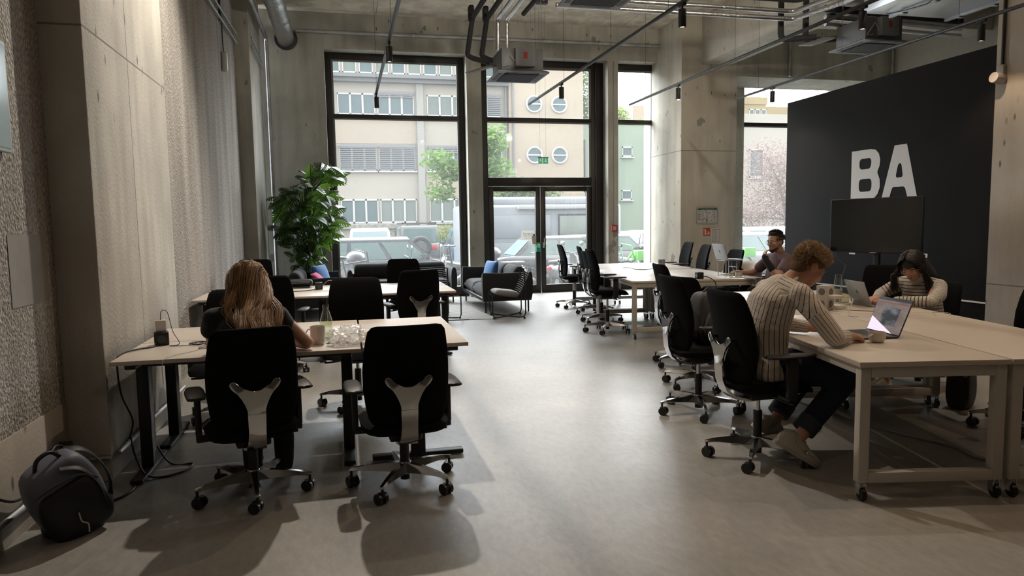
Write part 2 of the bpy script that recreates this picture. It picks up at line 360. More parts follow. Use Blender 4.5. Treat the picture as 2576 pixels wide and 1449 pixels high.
m.box(5.33, 14.33, 0, 5.37, 14.38, 4.88, .006)
f = struct(m.build('window_2', M_frame))
b_ = MB(); b_.box(5.20, 14.40, 2.46, 5.25, 14.44, 4.75); b_.box(2.97, 14.40, 4.70, 5.2, 14.44, 4.75); b_.box(2.97, 14.40, 3.59, 5.2, 14.44, 3.62); b_.build('glazing_bead', M_bead, f, smooth=False)
MB().box(2.97, 14.445, 2.46, 5.25, 14.455, 3.62).build('pane', M_glass, f, smooth=False)
MB().box(2.97, 14.445, 3.70, 5.25, 14.455, 4.75).build('pane', M_glass, f, smooth=False)
m = MB()
for x0, x1 in ((2.975, 4.09), (4.11, 5.245)):
    m.box(x0, 14.40, .01, x0+.10, 14.48, 2.27, .005); m.box(x1-.10, 14.40, .01, x1, 14.48, 2.27, .005)
    m.box(x0+.1, 14.40, 2.17, x1-.1, 14.48, 2.27, .005); m.box(x0+.1, 14.40, .01, x1-.1, 14.48, .17, .005)
    m.box(x0-.005, 14.395, .0, x1+.005, 14.40, .02)
d1 = struct(m.build('door_1', M_frame))
for x0, x1 in ((3.075, 3.99), (4.21, 5.145)): MB().box(x0, 14.436, .17, x1, 14.446, 2.17).build('pane', M_glass, d1, smooth=False)
h = MB(); h.tube([(4.155, 14.40, 1.02), (4.155, 14.34, 1.02), (4.155, 14.33, 1.04), (4.155, 14.33, 1.18)], .011); h.box(4.135, 14.385, .96, 4.175, 14.40, 1.08, .004); h.build('door_handle', M_alu, d1)

# daylight-lit street behind the glass ------------------------------ EXTERIOR
M_asph = mat('street asphalt', (0.062, 0.062, 0.062), .9, noise_=.15, nscale=4)
M_cream = mat('cream render', (0.275, 0.234, 0.185), .9, noise_=.03, nscale=.4)
M_pale = mat('pale render', (0.275, 0.252, 0.214), .9, noise_=.03, nscale=.4)
M_wing = mat('sand render', (0.286, 0.238, 0.181), .9, noise_=.04, nscale=.4)
M_green = mat('pale green render', (0.204, 0.251, 0.192), .9, noise_=.03, nscale=.5)
M_yel = mat('yellow render', (0.217, 0.165, 0.078), .9, noise_=.12, nscale=.5)
M_wf = mat('white window frame', (0.374, 0.368, 0.361), .5)
M_wg = mat('distant window glass', (0.074, 0.105, 0.112), .3, spec=.25)
M_blind = mat('grey venetian blind', (0.142, 0.142, 0.149), .6)
M_curt = mat('pale green curtain', (0.124, 0.146, 0.133), .9)
M_zinc = mat('zinc gutter', (0.112, 0.115, 0.118), .5, metal=.4)
struct(MB().box(-30, 14.8, -.6, 70, 120, -.3).build('ground', M_asph, smooth=False))
struct(MB().box(-5, 14.8, -.35, 20, 17.2, -.12, .01).build('pavement', mat('grey paving', (0.165, 0.160, 0.150), .9, noise_=.15, nscale=2)))

def bwin(parent, x0, x1, z0, z1, y, n=3, kind=0, sill=True, blind=0.):
    """one window unit: white frame with mullions (part) and its pane (sub-part); blind > 0 lowers an outside blind"""
    m = MB(); t = .09
    m.box(x0, y-.06, z0, x1, y+.02, z0+t); m.box(x0, y-.06, z1-t, x1, y+.02, z1)
    for i in range(n+1):
        xx = x0+(x1-x0)*i/n; m.box(max(x0, xx-t*.6), y-.06, z0, min(x1, xx+t*.6), y+.02, z1)
    if sill: m.box(x0-.1, y-.16, z0-.09, x1+.1, y+.02, z0-.02)
    f = m.build('window', M_wf, parent, smooth=False)
    MB().box(x0+.03, y-.015, z0+.03, x1-.03, y+.0, z1-.03).build('pane', M_curt if kind == 1 else M_wg, f, smooth=False)
    if blind:
        b = MB(); zb = z1-(z1-z0)*blind; k = int((z1-zb)/.11)
        for i in range(k): b.box(x0+.02, y-.13, z1-i*.11-.095, x1-.02, y-.10, z1-i*.11-.03)
        b.box(x0, y-.15, z1-.02, x1, y-.05, z1+.12); b.build('blind', M_blind, f, smooth=False)
    return f
b = thing('apartment_building', 'long cream building with rows of white windows across the street', 'building', (0, 42, -.3))
def loc_y(o): o.location = (0, -42, .3); return o
def BB(name, mb, m, parent, **k): o = mb.build(name, m, parent, smooth=False, **k); o.location = (0, -42, .3); return o
BB('wall', MB().box(-16, 42, -.3, 9.94, 50, 10.0), M_pale, b)
w = MB()
for z0, z1 in ((9.35, 9.95), (6.35, 7.75), (3.3, 4.55), (-.3, 1.45)): w.box(-16, 41.985, z0, 9.94, 42.0, z1)
w2 = MB()
w2.box(-2.0, 41.97, 6.3, 4.4, 41.99, 7.85); w2.box(4.85, 41.97, 3.2, 9.9, 41.99, 4.6); w2.box(4.85, 41.97, -.3, 9.9, 41.99, 1.5)
BB('cream_band', w2, M_cream, b); w.bm.free()
w = MB(); w.box(4.41, 41.8, -.3, 4.81, 42, 9.8); BB('pilaster', w, mat('grey render', (0.230, 0.225, 0.205), .9), b)
w = MB(); w.box(-16, 41.2, 9.95, 9.94, 42, 10.15); w.box(-16, 41.5, 9.75, 9.94, 41.9, 9.95); w.cyl((9.8, 41.8, -.3), (9.8, 41.8, 9.8), .07); BB('gutter', w, M_zinc, b)
w = MB(); w.box(-16, 43, 10.0, 9.94, 50, 13.4); BB('upper_storey', w, M_pale, b)
for z0, z1, bl in ((7.93, 9.17, 0), (4.73, 6.1, .97), (1.67, 3.08, 0)):
    for x0 in (-5.0+.1, -2.4, -.1, 2.15): 
        if x0 < -2.4: continue
        f = bwin(b, x0, x0+2.12, z0, z1, 42, 3, kind=(1 if (x0 == 2.15 and z0 < 2) else 0), blind=bl or (.24 if (x0 > 2 and z0 > 7) else .0)); f.location = (0, -42, .3)
    f = bwin(b, 5.04, 7.3, z0, z1, 42, 3, kind=1 if z0 != 4.73 else 0, blind=.3 if z0 == 4.73 else 0); f.location = (0, -42, .3)
    f = bwin(b, 7.75, 9.55, z0, z1, 42, 2, blind=.97 if z0 > 7 else .0); f.location = (0, -42, .3)
for i in range(14):
    x0 = -2.6+i*.95
    if x0 > 9: break
    f = bwin(b, x0, x0+.8, 10.5, 12.6, 43, 1, kind=i % 2, sill=False); f.location = (0, -42, .3)
b2 = thing('apartment_building', 'sand coloured wing with four round porthole windows', 'building', (12.3, 42, -.3))
def B2(o): o.location = (-12.3, -42, .3); return o
B2(MB().box(9.95, 41.6, -.3, 14.66, 50, 14.5).build('wall', M_wing, b2, smooth=False))
B2(MB().box(11.2, 40.6, 3.05, 14.4, 41.6, 3.35, .03).build('canopy', M_wing, b2, smooth=False))
B2(MB().box(11.4, 41.55, .2, 14.2, 41.6, 3.0).build('entrance_glass', M_wg, b2, smooth=False))
B2(MB().cyl((10.15, 41.5, -.3), (10.15, 41.5, 12), .06).build('drainpipe', M_zinc, b2))
for x in (11.5, 13.1):
    for z in (8.73, 5.67):
        m = MB(); m.tube([(x+.47*cos(a), 41.57, z+.47*sin(a)) for a in [2*pi*k/32 for k in range(32)]], .06, 8, closed=True); m.box(x-.45, 41.52, z-.04, x+.45, 41.6, z+.04)
        f = B2(m.build('window', M_wf, b2)); MB().cyl((x, 41.60, z), (x, 41.56, z), .46, seg=32).build('pane', M_wg, f)
b3 = thing('apartment_building', 'pale green building with small square windows', 'building', (17, 43, -.3))
def B3(o): o.location = (-17, -43, .3); return o
B3(MB().box(14.7, 43, -.3, 19.3, 52, 7.85).build('wall', M_green, b3, smooth=False))
B3(MB().box(19.3, 43.2, -.3, 22.6, 52, 7.6).build('white_wall', M_pale, b3, smooth=False))
m = MB(); m.cyl((14.95, 42.9, -.3), (14.95, 42.9, 7.6), .09); m.cyl((15.2, 42.9, -.3), (15.2, 42.9, 6.8), .06); B3(m.build('drainpipe', M_zinc, b3))
for x0, x1, z0, z1 in ((17.8, 18.5, 5.75, 6.4), (17.75, 18.45, 2.95, 3.6), (17.75, 18.6, .2, .9), (19.9, 20.6, 4.5, 6.4), (19.9, 20.6, 1.8, 3.4)): B3(bwin(b3, x0, x1, z0, z1, 43 if x0 < 19 else 43.2, 1))
b4 = thing('apartment_building', 'tall yellow building with small square windows above the reddish tree', 'building', (40, 60, -.3))
def B4(o): o.location = (-40, -60, .3); return o
B4(MB().prism([(36, 60), (39.5, 60.0), (39.5, 61), (43.5, 61), (43.5, 60.4), (52, 60.4), (52, 70), (36, 70)], -.3, 12.45).build('wall', M_yel, b4, smooth=False))
B4(MB().box(36, 59.9, 12.45, 39.6, 70, 13.1).build('parapet', M_yel, b4, smooth=False))
for k, x in enumerate((37.95, 38.6, 39.25)): B4(bwin(b4, x-.25, x+.25, 11.3, 12.0, 60, 1))
for k, x in enumerate((40.9, 41.6, 42.4, 43.2)): B4(bwin(b4, x-.28, x+.28, 10.7, 11.4, 61, 1))
b5 = thing('apartment_building', 'white house wall behind the reddish tree', 'building', (27, 40, -.3))
o = MB().box(23.0, 40, -.3, 36, 46, 8.2).build('wall', M_pale, b5, smooth=False); o.location = (-27, -40, .3)
f = bwin(b5, 25.2, 26.2, 4.2, 6.0, 40, 1); f.location = (-27, -40, .3)
b6 = thing('apartment_building', 'distant grey house above the tree tops', 'building', (37, 80, -.3))
o = MB().box(34.5, 80, -.3, 48, 90, 15.6).build('wall', M_wing, b6, smooth=False); o.location = (-37, -80, .3)
f = bwin(b6, 36.9, 38.6, 11.6, 13.0, 80, 2); f.location = (-37, -80, .3)
g = thing('garage', 'low white garage with graffiti behind the parked cars', 'garage', (1.5, 38, -.3))
o = MB().box(-4, 38, -.3, 3.1, 41, 1.45).build('wall', M_pale, g, smooth=False); o.location = (-1.5, -38, .3)
o = MB().box(-4, 37.8, 1.35, 3.25, 41, 1.62, .02).build('roof', mat('weathered fascia', (0.190, 0.180, 0.155), .9, noise_=.3, nscale=5), g, smooth=False); o.location = (-1.5, -38, .3)
rr = random.Random(3); gm = MB()
for k in range(7):
    x = 2.0+rr.random()*.9; z = .2+rr.random()*.8; gm.tube([(x+rr.uniform(-.25, .25), 37.98, z+rr.uniform(-.3, .3)) for _ in range(5)], .02, 5)
o = gm.build('graffiti', mat('black spray', (.05, .05, .06), .8), g); o.location = (-1.5, -38, .3)

# trees ---------------------------------------------------------------
def leafcloud(blobs, n, size, seed, flat=.5):
    """crown as loose leaves: blobs = (x, y, z, rx, ry, rz)"""
    r = random.Random(seed); vol = [b[3]*b[4]*b[5] for b in blobs]; tot = sum(vol); V = []; F = []
    for b, v in zip(blobs, vol):
        for _ in range(int(n*v/tot)):
            d = Vector((r.gauss(0, 1), r.gauss(0, 1), r.gauss(0, 1))).normalized()*(r.random()**.45)
            p = Vector((b[0]+d.x*b[3], b[1]+d.y*b[4], b[2]+d.z*b[5])); s = size*r.uniform(.6, 1.3)
            a = Vector((r.gauss(0, 1), r.gauss(0, 1), r.gauss(0, 1)*flat)).normalized(); c = a.cross(Vector((r.gauss(0, 1), r.gauss(0, 1), r.gauss(0, 1)))).normalized()
            i = len(V); V += [p-a*s, p+c*s*.45, p+a*s, p-c*s*.45]; F.append((i, i+1, i+2, i+3))
    me = bpy.data.meshes.new('foliage'); me.from_pydata(V, [], F); return me
def leafmat(name, col, tr=.5, var=.35):
    m = bpy.data.materials.new(name); m.use_nodes = True; n, l = nt(m.node_tree); n.clear(); o = n.new('ShaderNodeOutputMaterial')
    d = n.new('ShaderNodeBsdfDiffuse'); t = n.new('ShaderNodeBsdfTranslucent'); x = n.new('ShaderNodeMixShader'); x.inputs[0].default_value = tr
    gi = n.new('ShaderNodeNewGeometry'); r = n.new('ShaderNodeValToRGB'); r.color_ramp.elements[0].color = (*[c*(1-var) for c in col], 1); r.color_ramp.elements[1].color = (*[min(1, c*(1+var)) for c in col], 1)
    l.new(gi.outputs['Random Per Island'], r.inputs[0]); l.new(r.outputs[0], d.inputs[0]); l.new(r.outputs[0], t.inputs[0])
    l.new(d.outputs[0], x.inputs[1]); l.new(t.outputs[0], x.inputs[2]); l.new(x.outputs[0], o.inputs[0]); return m
M_bark = mat('bark', (.14, .12, .10), .9, bump=.4, bscale=20)
def tree(label, base, h, blobs, n, size, lm, seed, tr=.12, name='tree', branches=6):
    t = thing(name, label, 'tree', base)
    r = random.Random(seed); m = MB(); top = Vector((0, 0, h)); m.tube([(0, 0, 0), (r.uniform(-.1, .1), 0, h*.5), (0, r.uniform(-.1, .1), h)], [tr, tr*.75, tr*.3], 8)
    for b_ in blobs[:branches]:
        p = Vector(b_[:3])-Vector(base); m.tube([(0, 0, h*.45), (p.x*.4, p.y*.4, h*.45+(p.z-h*.45)*.6), tuple(p)], [tr*.5, tr*.3, tr*.08], 6)
    m.build('trunk', M_bark, t)
    me = leafcloud(blobs, n, size, seed); me.materials.append(lm); o = bpy.data.objects.new('foliage', me); COL.objects.link(o); o.parent = t; o.location = -Vector(base)
    return t
LM1 = leafmat('light green leaves', (0.132, 0.216, 0.060)); LM2 = leafmat('grey green leaves', (0.120, 0.156, 0.078)); LM3 = leafmat('reddish beech leaves', (0.180, 0.132, 0.120), .4); LM4 = leafmat('fresh green leaves', (0.180, 0.240, 0.072))
tree('young light green tree standing before the long cream building', (6.0, 32.3, -.3), 5.3, [(x*1.072, 32.3, z*1.06-.08, rx*1.07, ry, rz*1.07) for x, z, rx, ry, rz in ((5.9, 5.0, 1.0, .8, .9), (5.0, 3.9, 1.1, .8, .55), (4.0, 4.3, .8, .6, .5), (4.1, 2.9, .7, .6, .5), (6.4, 3.8, 1.0, .8, .8), (6.6, 5.2, .6, .6, .8), (4.3, 3.6, .7, .6, .35))], 2800, .14, LM1, 3)
tree('dense grey-green bushy tree behind the silver camper van', (7.6, 28, -.3), 2.8, [(6.9, 28, 2.7, 1.0, .8, .8), (8.0, 28, 2.7, .9, .8, .65), (7.4, 28, 2.1, 1.4, .8, .6), (6.3, 28, 2.4, .7, .6, .6)], 3800, .09, LM2, 4)
tree('tall poplar rising behind the sand coloured wing', (18.6, 54, -.3), 12, [(18.6, 54, 12.2, 1.0, 1, 4.5), (18.8, 54, 9.6, 1.2, 1, 2.4)], 4200, .16, LM2, 5)
tree('round green tree top above the pale green building', (24.2, 58.5, -.3), 8, [(21.3, 58, 9.55, 1.6, 1, 1.3), (23.3, 58, 10.2, 1.5, 1, 1.6), (26.0, 58, 9.5, 1.7, 1, 1.1)], 3400, .18, LM4, 6)
tree('reddish copper beech with drooping branches beyond the narrow window', (17.5, 25, -.3), 4.0, [(16.6, 25, 3.9, 1.2, 1, .9), (17.0, 25, 2.9, 1.7, 1, 1.0), (16.9, 25, 1.8, 2.0, 1.2, 1.0), (15.6, 25, 1.6, .9, .8, .7), (18.4, 25, 3.4, 1.6, 1.2, 1.3)], 13000, .048, LM3, 7)
tree('flowering bush beside the grey off-road car', (4.5, 34.2, -.3), 1.0, [(4.7, 34.2, .8, .6, .4, .8), (5.1, 34.2, 1.1, .45, .3, .55)], 900, .07, LM4, 8, tr=.03, name='bush')

# vehicles ------------------------------------------------------------
M_tyre = mat('tyre rubber', (.03, .03, .03), .8); M_carglass = mat('car glass', (.10, .15, .15), .08, spec=.9); M_rim = mat('alloy rim', (0.250, 0.250, 0.250), .3, metal=.8)
M_red = mat('red tail lamp', (.5, .03, .03), .2); M_lamp = mat('clear headlamp', (0.350, 0.350, 0.350), .15); M_plate = mat('number plate', (0.217, 0.217, 0.211), .5)
def car(label, loc, rz, paint, L=4.6, Wd=1.82, H=1.46, hood=.27, cab=(.26, .93), kind='estate', name='car'):
    """x forward, ground z = 0. cab = front and rear ends of the glasshouse as a share from the nose"""
    t = thing(name, label, 'car', loc, rz); hw = Wd/2; fl = .18; belt = H*.60
    xn = L/2; X = lambda s: xn-s*L
    steep = .13 if kind != 'box' else .03
    if kind == 'van': belt = H*.55
    prof = [(X(0), .35), (X(0), .52), (X(.02), belt*.80), (X(cab[0]), belt), (X(cab[1]), belt+.02), (X(1)+.02, belt-.02 if kind != 'saloon' else belt-.04), (X(1), .55), (X(1), .30), (X(.98), fl), (X(.02), fl)]
    m = MB(); M = Matrix(((1, 0, 0, 0), (0, 0, 1, 0), (0, 1, 0, 0), (0, 0, 0, 1)))
    m.prism(prof, -hw, hw, M=M, bev=.07); m.build('body', paint, t, ang=50)
    sl = steep if kind != 'van' else .02; re = {'estate': .07, 'saloon': .12, 'box': .01, 'van': .01, 'suv': .06}[kind]
    r0, r1 = X(cab[0]+sl), X(cab[1]-re); iw = hw*.80 if kind not in ('box', 'van') else hw*.92
    def ring(xa, xb, hwid, z): return [(xa, -hwid, z), (xa, hwid, z), (xb, hwid, z), (xb, -hwid, z)]
    m = MB(); m.loft([ring(X(cab[0]), X(cab[1]), hw*.95, belt-.02), ring(r0+.02, r1-.02, iw+.02, H-.08), ring(r0-.06, r1+.06, iw-.05, H)]); m.build('roof', paint, t, ang=50)
    # glasshouse
    def lerp(a, b, s): return a+(b-a)*s
    g = MB(); z0, z1 = belt+.03, H-.10
    def P(xlow, xhigh, side, s): return (lerp(xlow, xhigh, s), side*lerp(hw*.955, iw+.03, s), lerp(belt, H-.08, s))
    for sd in (-1, 1):
        n_ = 3 if kind in ('estate', 'suv', 'box') else 2
        if kind == 'van': continue
        for i in range(n_):
            a, b_ = i/n_+.02, (i+1)/n_-.02
            xl0, xl1 = lerp(X(cab[0])-.06, X(cab[1])+.1, a), lerp(X(cab[0])-.06, X(cab[1])+.1, b_); xh0, xh1 = lerp(r0-.06, r1+.1, a), lerp(r0-.06, r1+.1, b_)
            g.quad(P(xl0, xh0, sd, .06), P(xl1, xh1, sd, .06), P(xl1, xh1, sd, .9), P(xl0, xh0, sd, .9))
    for xa, xb, e in ((X(cab[0])+.012, r0+.035, 1), (X(cab[1])-.012, r1-.035, -1)):
        g.quad((xa+(xb-xa)*.06, -hw*.82, lerp(belt, H-.08, .06)), (xa+(xb-xa)*.06, hw*.82, lerp(belt, H-.08, .06)), (xa+(xb-xa)*.92, iw*.88, lerp(belt, H-.08, .92)), (xa+(xb-xa)*.92, -iw*.88, lerp(belt, H-.08, .92)))
    g.build('windows', M_carglass, t, smooth=False)
    for sx in (.17, .80):
        for sd in (-1, 1):
            w_ = MB(); y = sd*(hw-.10); w_.cyl((X(sx), y-.11, .32), (X(sx), y+.11, .32), .32, seg=24); o = w_.build('wheel', M_tyre, t)
            q = MB(); q.cyl((X(sx), y-.12, .32), (X(sx), y+.12, .32), .19, seg=12); q.build('rim', M_rim, o)
    q = MB()
    for sd in (-1, 1): q.box(X(1)-.015, sd*hw*.6-.2, belt-.26, X(1)+.1, sd*hw*.6+.2, belt-.08, .02)
    q.build('tail_lamp', M_red, t); q = MB()
    for sd in (-1, 1): q.box(X(0)-.12, sd*hw*.62-.22, belt*.66, X(0)+.012, sd*hw*.62+.22, belt*.66+.13, .02)
    q.build('headlamp', M_lamp, t)
    q = MB(); q.box(X(1)-.02, -.26, .5, X(1)+.05, .26, .61); q.box(X(0)-.05, -.26, .38, X(0)+.02, .26, .49); q.build('number_plate', M_plate, t, smooth=False)
    q = MB()
    for sd in (-1, 1): q.box(X(cab[0])-.35, sd*(hw+.02), belt-.02, X(cab[0])-.15, sd*(hw+.2), belt+.12, .03)
    q.build('wing_mirror', paint, t)
    return t
P_dark = mat('dark blue-black car paint', (.035, .04, .05), .18, coat=1, spec=.8); P_white = mat('white car paint', (0.223, 0.223, 0.223), .2, coat=1); P_grey = mat('grey car paint', (0.077, 0.077, 0.077), .25, coat=.8)
P_blue = mat('blue car paint', (.06, .13, .24), .2, coat=1); P_silver = mat('pale silver-blue van paint', (0.175, 0.190, 0.209), .35, coat=.3)
car('dark estate car parked right outside the wide left window', (1.05, 19.1, -.3), 0, P_dark, 4.7, 1.82, 1.49, cab=(.24, .95), kind='estate')
car('white car facing away beyond the dark estate car', (.95, 28.5, -.3), pi/2, P_white, 4.4, 1.75, 1.72, kind='suv')
o = car('grey boxy off-road car with roof rack seen from behind', (2.92, 29.5, -.3), pi/2, P_grey, 3.6, 1.55, 1.80, cab=(.3, .98), kind='box')
m = MB(); m.tube([(-1.95, .62*0+.34*cos(a), .95+.34*sin(a)) for a in [2*pi*k/28 for k in range(28)]], .10, 10, closed=True); sp = m.build('spare_wheel', M_tyre, o); MB().cyl((-1.86, 0, .95), (-2.02, 0, .95), .25, seg=24).build('wheel_cover', mat('dark cover', (.08, .08, .08), .5), sp)
m = MB(); m.box(-1.6, -.68, 1.84, 1.0, -.63, 1.92); m.box(-1.6, .63, 1.84, 1.0, .68, 1.92)
for k in range(8): m.box(-1.6+k*.36, -.68, 1.86, -1.55+k*.36, .68, 1.9)
m.build('roof_rack', M_blackmetal, o)
car('blue car seen from behind beside the flowering bush', (5.05, 28.6, -.3), pi/2+.05, P_blue, 4.3, 1.75, 1.68, kind='suv')
car('black saloon car with red tail lamp outside the glass doors', (6.35, 20.2, -.3), 0, P_dark, 4.5, 1.8, 1.42, cab=(.27, .86), kind='saloon')
v = thing('camper_van', 'pale silver camper van with rolled awning outside the glass doors', 'van', (7.1, 24.5, -.3), 0)
m = MB(); m.box(-3.2, -1.0, .3, 2.6, 1.0, 2.45, .12, seg=4); m.box(-2.95, -.85, 2.4, 2.4, .85, 2.72, .1, seg=3); m.build('body', P_silver, v, ang=50)
m = MB(); m.box(-2.1, -1.02, 1.3, -.05+.0, -1.0, 2.1, .02); m.box(-2.1, -1.02, .55, .0, -1.0, 1.15, .02); m.build('side_panel', P_silver, v)
m = MB(); m.box(.28, -1.03, 1.38, 1.35, -1.0, 2.05, .02, seg=3); m.build('window', mat('grey green screened glass', (0.170, 0.190, 0.175), .3), v)
m = MB(); m.box(.22, -1.02, 1.32, 1.41, -1.0, 2.11, .02, seg=3); m.build('window_seal', M_blackpl, v)
m = MB(); m.box(-1.25, -1.16, 2.28, 2.4, -1.0, 2.44, .03); m.build('awning', mat('white awning box', (0.300, 0.300, 0.300), .4), v)
for sx in (-2.0, 1.9):
    for sd in (-1, 1): MB().cyl((sx, sd*.8-.12, .34), (sx, sd*.8+.12, .34), .34, seg=24).build('wheel', M_tyre, v)
car('black car parked beyond the lime green bicycle', (12.9, 27.2, -.3), .35, P_dark, 4.3, 1.8, 1.46, kind='suv')
car('pale grey car at the left edge of the narrow middle window', (8.7, 22.2, -.3), 0, P_grey, 4.0, 1.75, 1.40, kind='estate')
car('dark car seen through the narrow right window', (12.1, 19.4, -.3), .15, P_dark, 4.4, 1.8, 1.42, kind='estate')
car('white car behind the dark car in the narrow right window', (15.6, 22.9, -.3), 0, P_white, 4.5, 1.8, 1.55, kind='suv')

def wheel(m, x, z, r, tr, y=0): m.tube([(x+r*cos(a), y, z+r*sin(a)) for a in [2*pi*k/28 for k in range(28)]], tr, 8, closed=True)
def scooter(label, loc, rz, paint, box=False, seatcol=None):
    t = thing('motor_scooter', label, 'scooter', loc, rz)
    for x in (-.62, .66):
        m = MB(); wheel(m, x, .24, .18, .065); o = m.build('wheel', M_tyre, t); MB().cyl((x, -.04, .24), (x, .04, .24), .13, seg=14).build('rim', M_rim, o)
    m = MB()
    rings = []
    for x, w_, z0, z1 in ((-.98, .06, .55, .68), (-.8, .16, .38, .76), (-.5, .19, .32, .78), (-.15, .17, .3, .74), (-.02, .12, .27, .5), (.3, .14, .22, .30)):
        rings.append([(x, w_*cos(a), (z0+z1)/2+(z1-z0)/2*sin(a)) for a in [2*pi*k/12 for k in range(12)]])
    m.loft(rings)
    m.loft([[(x+.07*cos(a), w_*sin(a), z) for a in [2*pi*k/12 for k in range(12)]] for x, w_, z in ((.34, .17, .28), (.44, .2, .6), (.42, .13, .88), (.36, .05, .98))]); m.sph((.66, 0, .33), .2, (1.1, .5, .7))
    m.build('fairing', paint, t, ang=60)
    m = MB(); m.box(-.82, -.13, .74, -.12, .13, .84, .045, seg=3); m.build('saddle', mat('saddle vinyl', (.04, .035, .035), .5), t)
    m = MB(); m.tube([(.3, -.33, 1.03), (.36, -.15, 1.0), (.38, 0, .98), (.36, .15, 1.0), (.3, .33, 1.03)], .016); 
    for s_ in (-1, 1): m.tube([(.36, s_*.18, 1.0), (.38, s_*.26, 1.2)], .008)
    m.build('handlebar', M_blackmetal, t)
    m = MB()
    for s_ in (-1, 1): m.sph((.37, s_*.28, 1.25), .07, (.3, 1, .8))
    m.build('mirror', M_rim, t)
    MB().sph((-.98, 0, .66), .06, (.6, 1.3, .8)).build('tail_lamp', M_red, t)
    if box: m = MB(); m.sph((-.95, 0, 1.02), .24, (1, .9, .72)); m.box(-1.05, -.1, .78, -.8, .1, .9); m.build('top_case', mat('dark top case', (.07, .07, .08), .3), t)
    return t
M_sc1 = mat('dark scooter paint', (.06, .06, .065), .25, coat=.8); M_sc2 = mat('cream scooter paint', (0.250, 0.240, 0.225), .3, coat=.8); M_sc3 = mat('silver scooter paint', (0.175, 0.175, 0.185), .3, metal=.5)
scooter('dark scooter with rounded top case outside the wide left window', (1.2, 17.4, -.3), .1, M_sc1, True)
scooter('dark scooter at the right edge of the wide left window', (2.85, 17.8, -.3), pi+.2, M_sc1, True)
scooter('cream and red scooter outside the left door leaf', (4.55, 17.3, -.3), .25, M_sc2)
scooter('silver scooter outside the right door leaf', (5.7, 17.6, -.3), .8, M_sc3)
def bicycle(label, loc, rz, paint, basket=None, name='bicycle'):
    t = thing(name, label, 'bicycle', loc, rz)
    for x in (-.53, .53):
        m = MB(); wheel(m, x, .33, .31, .022); o = m.build('wheel', M_tyre, t); m = MB()
        for k in range(12): a = 2*pi*k/12; m.cyl((x, 0, .33), (x+.3*cos(a), 0, .33+.3*sin(a)), .002, seg=4)
        m.build('spokes', M_rim, o)
    m = MB(); m.tube([(-.53, 0, .33), (-.1, 0, .3), (.38, 0, .82)], .03 if basket else .018); m.tube([(-.1, 0, .3), (-.22, 0, .85)], .022); m.tube([(-.53, 0, .33), (-.2, 0, .7)], .012)
    m.tube([(.53, 0, .33), (.40, 0, .78), (.36, 0, 1.0)], .02)
    if not basket: m.tube([(-.2, 0, .75), (.38, 0, .82)], .016)
    m.build('frame', paint, t); m = MB(); m.tube([(.2, -.28, 1.05), (.32, -.12, 1.02), (.36, 0, 1.0), (.32, .12, 1.02), (.2, .28, 1.05)], .016); m.build('handlebar', paint if basket else M_blackmetal, t)
    MB().sph((-.24, 0, .9), .12, (1.1, .6, .35)).build('saddle', M_blackpl, t)
    if basket: MB().prism([(-.17, -.15), (.17, -.15), (.17, .15), (-.17, .15)], 0, .26, M=Matrix.Translation((.62, 0, .62)), bev=.02).build('basket', basket, t); MB().tube([(-.53, .06, .33), (-.4, .06, .6), (-.2, .06, .6)], .05).build('mudguard', mat('white cover', (0.350, 0.350, 0.350), .4), t)
    return t
M_lime = mat('lime green paint', (0.096, 0.330, 0.060), .4)
bicycle('lime green hire bicycle with basket in the narrow middle window', (6.8, 16.6, -.12), .15, M_lime, M_lime)
bicycle('lime green hire bicycle with basket in the narrow right window', (9.85, 16.6, -.12), .1, M_lime, M_lime)
bicycle('dark bicycle leaning at the left edge of the wide left window', (.15, 16.2, -.12), .35, M_blackmetal)
bicycle('mint green bicycle beside the lime hire bicycle', (6.3, 16.1, -.12), .2, mat('mint paint', (0.175, 0.300, 0.250), .4))
k = thing('kick_scooter', 'grey electric kick scooter leaning outside near the right sofa end', 'scooter', (2.1, 16.0, -.12), .4)
m = MB(); m.box(-.5, -.07, .1, .4, .07, .14, .015); m.build('deck', M_blackpl, k); m = MB(); m.tube([(.42, 0, .12), (.3, 0, 1.12)], .028); m.tube([(.3, -.24, 1.12), (.3, .24, 1.12)], .016); m.build('steering_column', M_blackmetal, k)
for x in (-.5, .45): m = MB(); wheel(m, x, .1, .075, .025); m.build('wheel', M_tyre, k)
s = thing('parking_sign', 'blue parking sign with white P on a pole by the narrow middle window', 'sign', (11.0, 24, -.3))
MB().cyl((0, 0, 0), (0, 0, 3.1), .035).build('pole', M_zinc, s)
MB().box(-.17, -.06, 2.34, .17, -.045, 2.68, .004).build('panel', mat('sign blue', (.02, .16, .55), .4), s)
text('lettering', 'P', .3, mat('sign white', (.8, .8, .8), .5), s, (-.03, -.062, 2.53), (pi/2, 0, 0), bold=.008)
m = MB(); m.box(-.02, -.062, 2.39, .1, -.060, 2.41); m.prism([(.1, 2.37), (.14, 2.40), (.1, 2.43)], .060, .062, M=Matrix(((1, 0, 0, 0), (0, 0, -1, 0), (0, 1, 0, 0), (0, 0, 0, 1)))); m.build('arrow', MATS['sign white'], s, smooth=False)
q = MB().box(-.15, -.06, 2.08, .15, -.045, 2.3, .004).build('plate', MATS['sign white'], s)
m = MB()
for z in (2.25, 2.19, 2.13): m.box(-.11, -.063, z-.008, .11, -.061, z+.008)
m.build('print_lines', mat('dark print', (.06, .06, .06), .7), q, smooth=False)
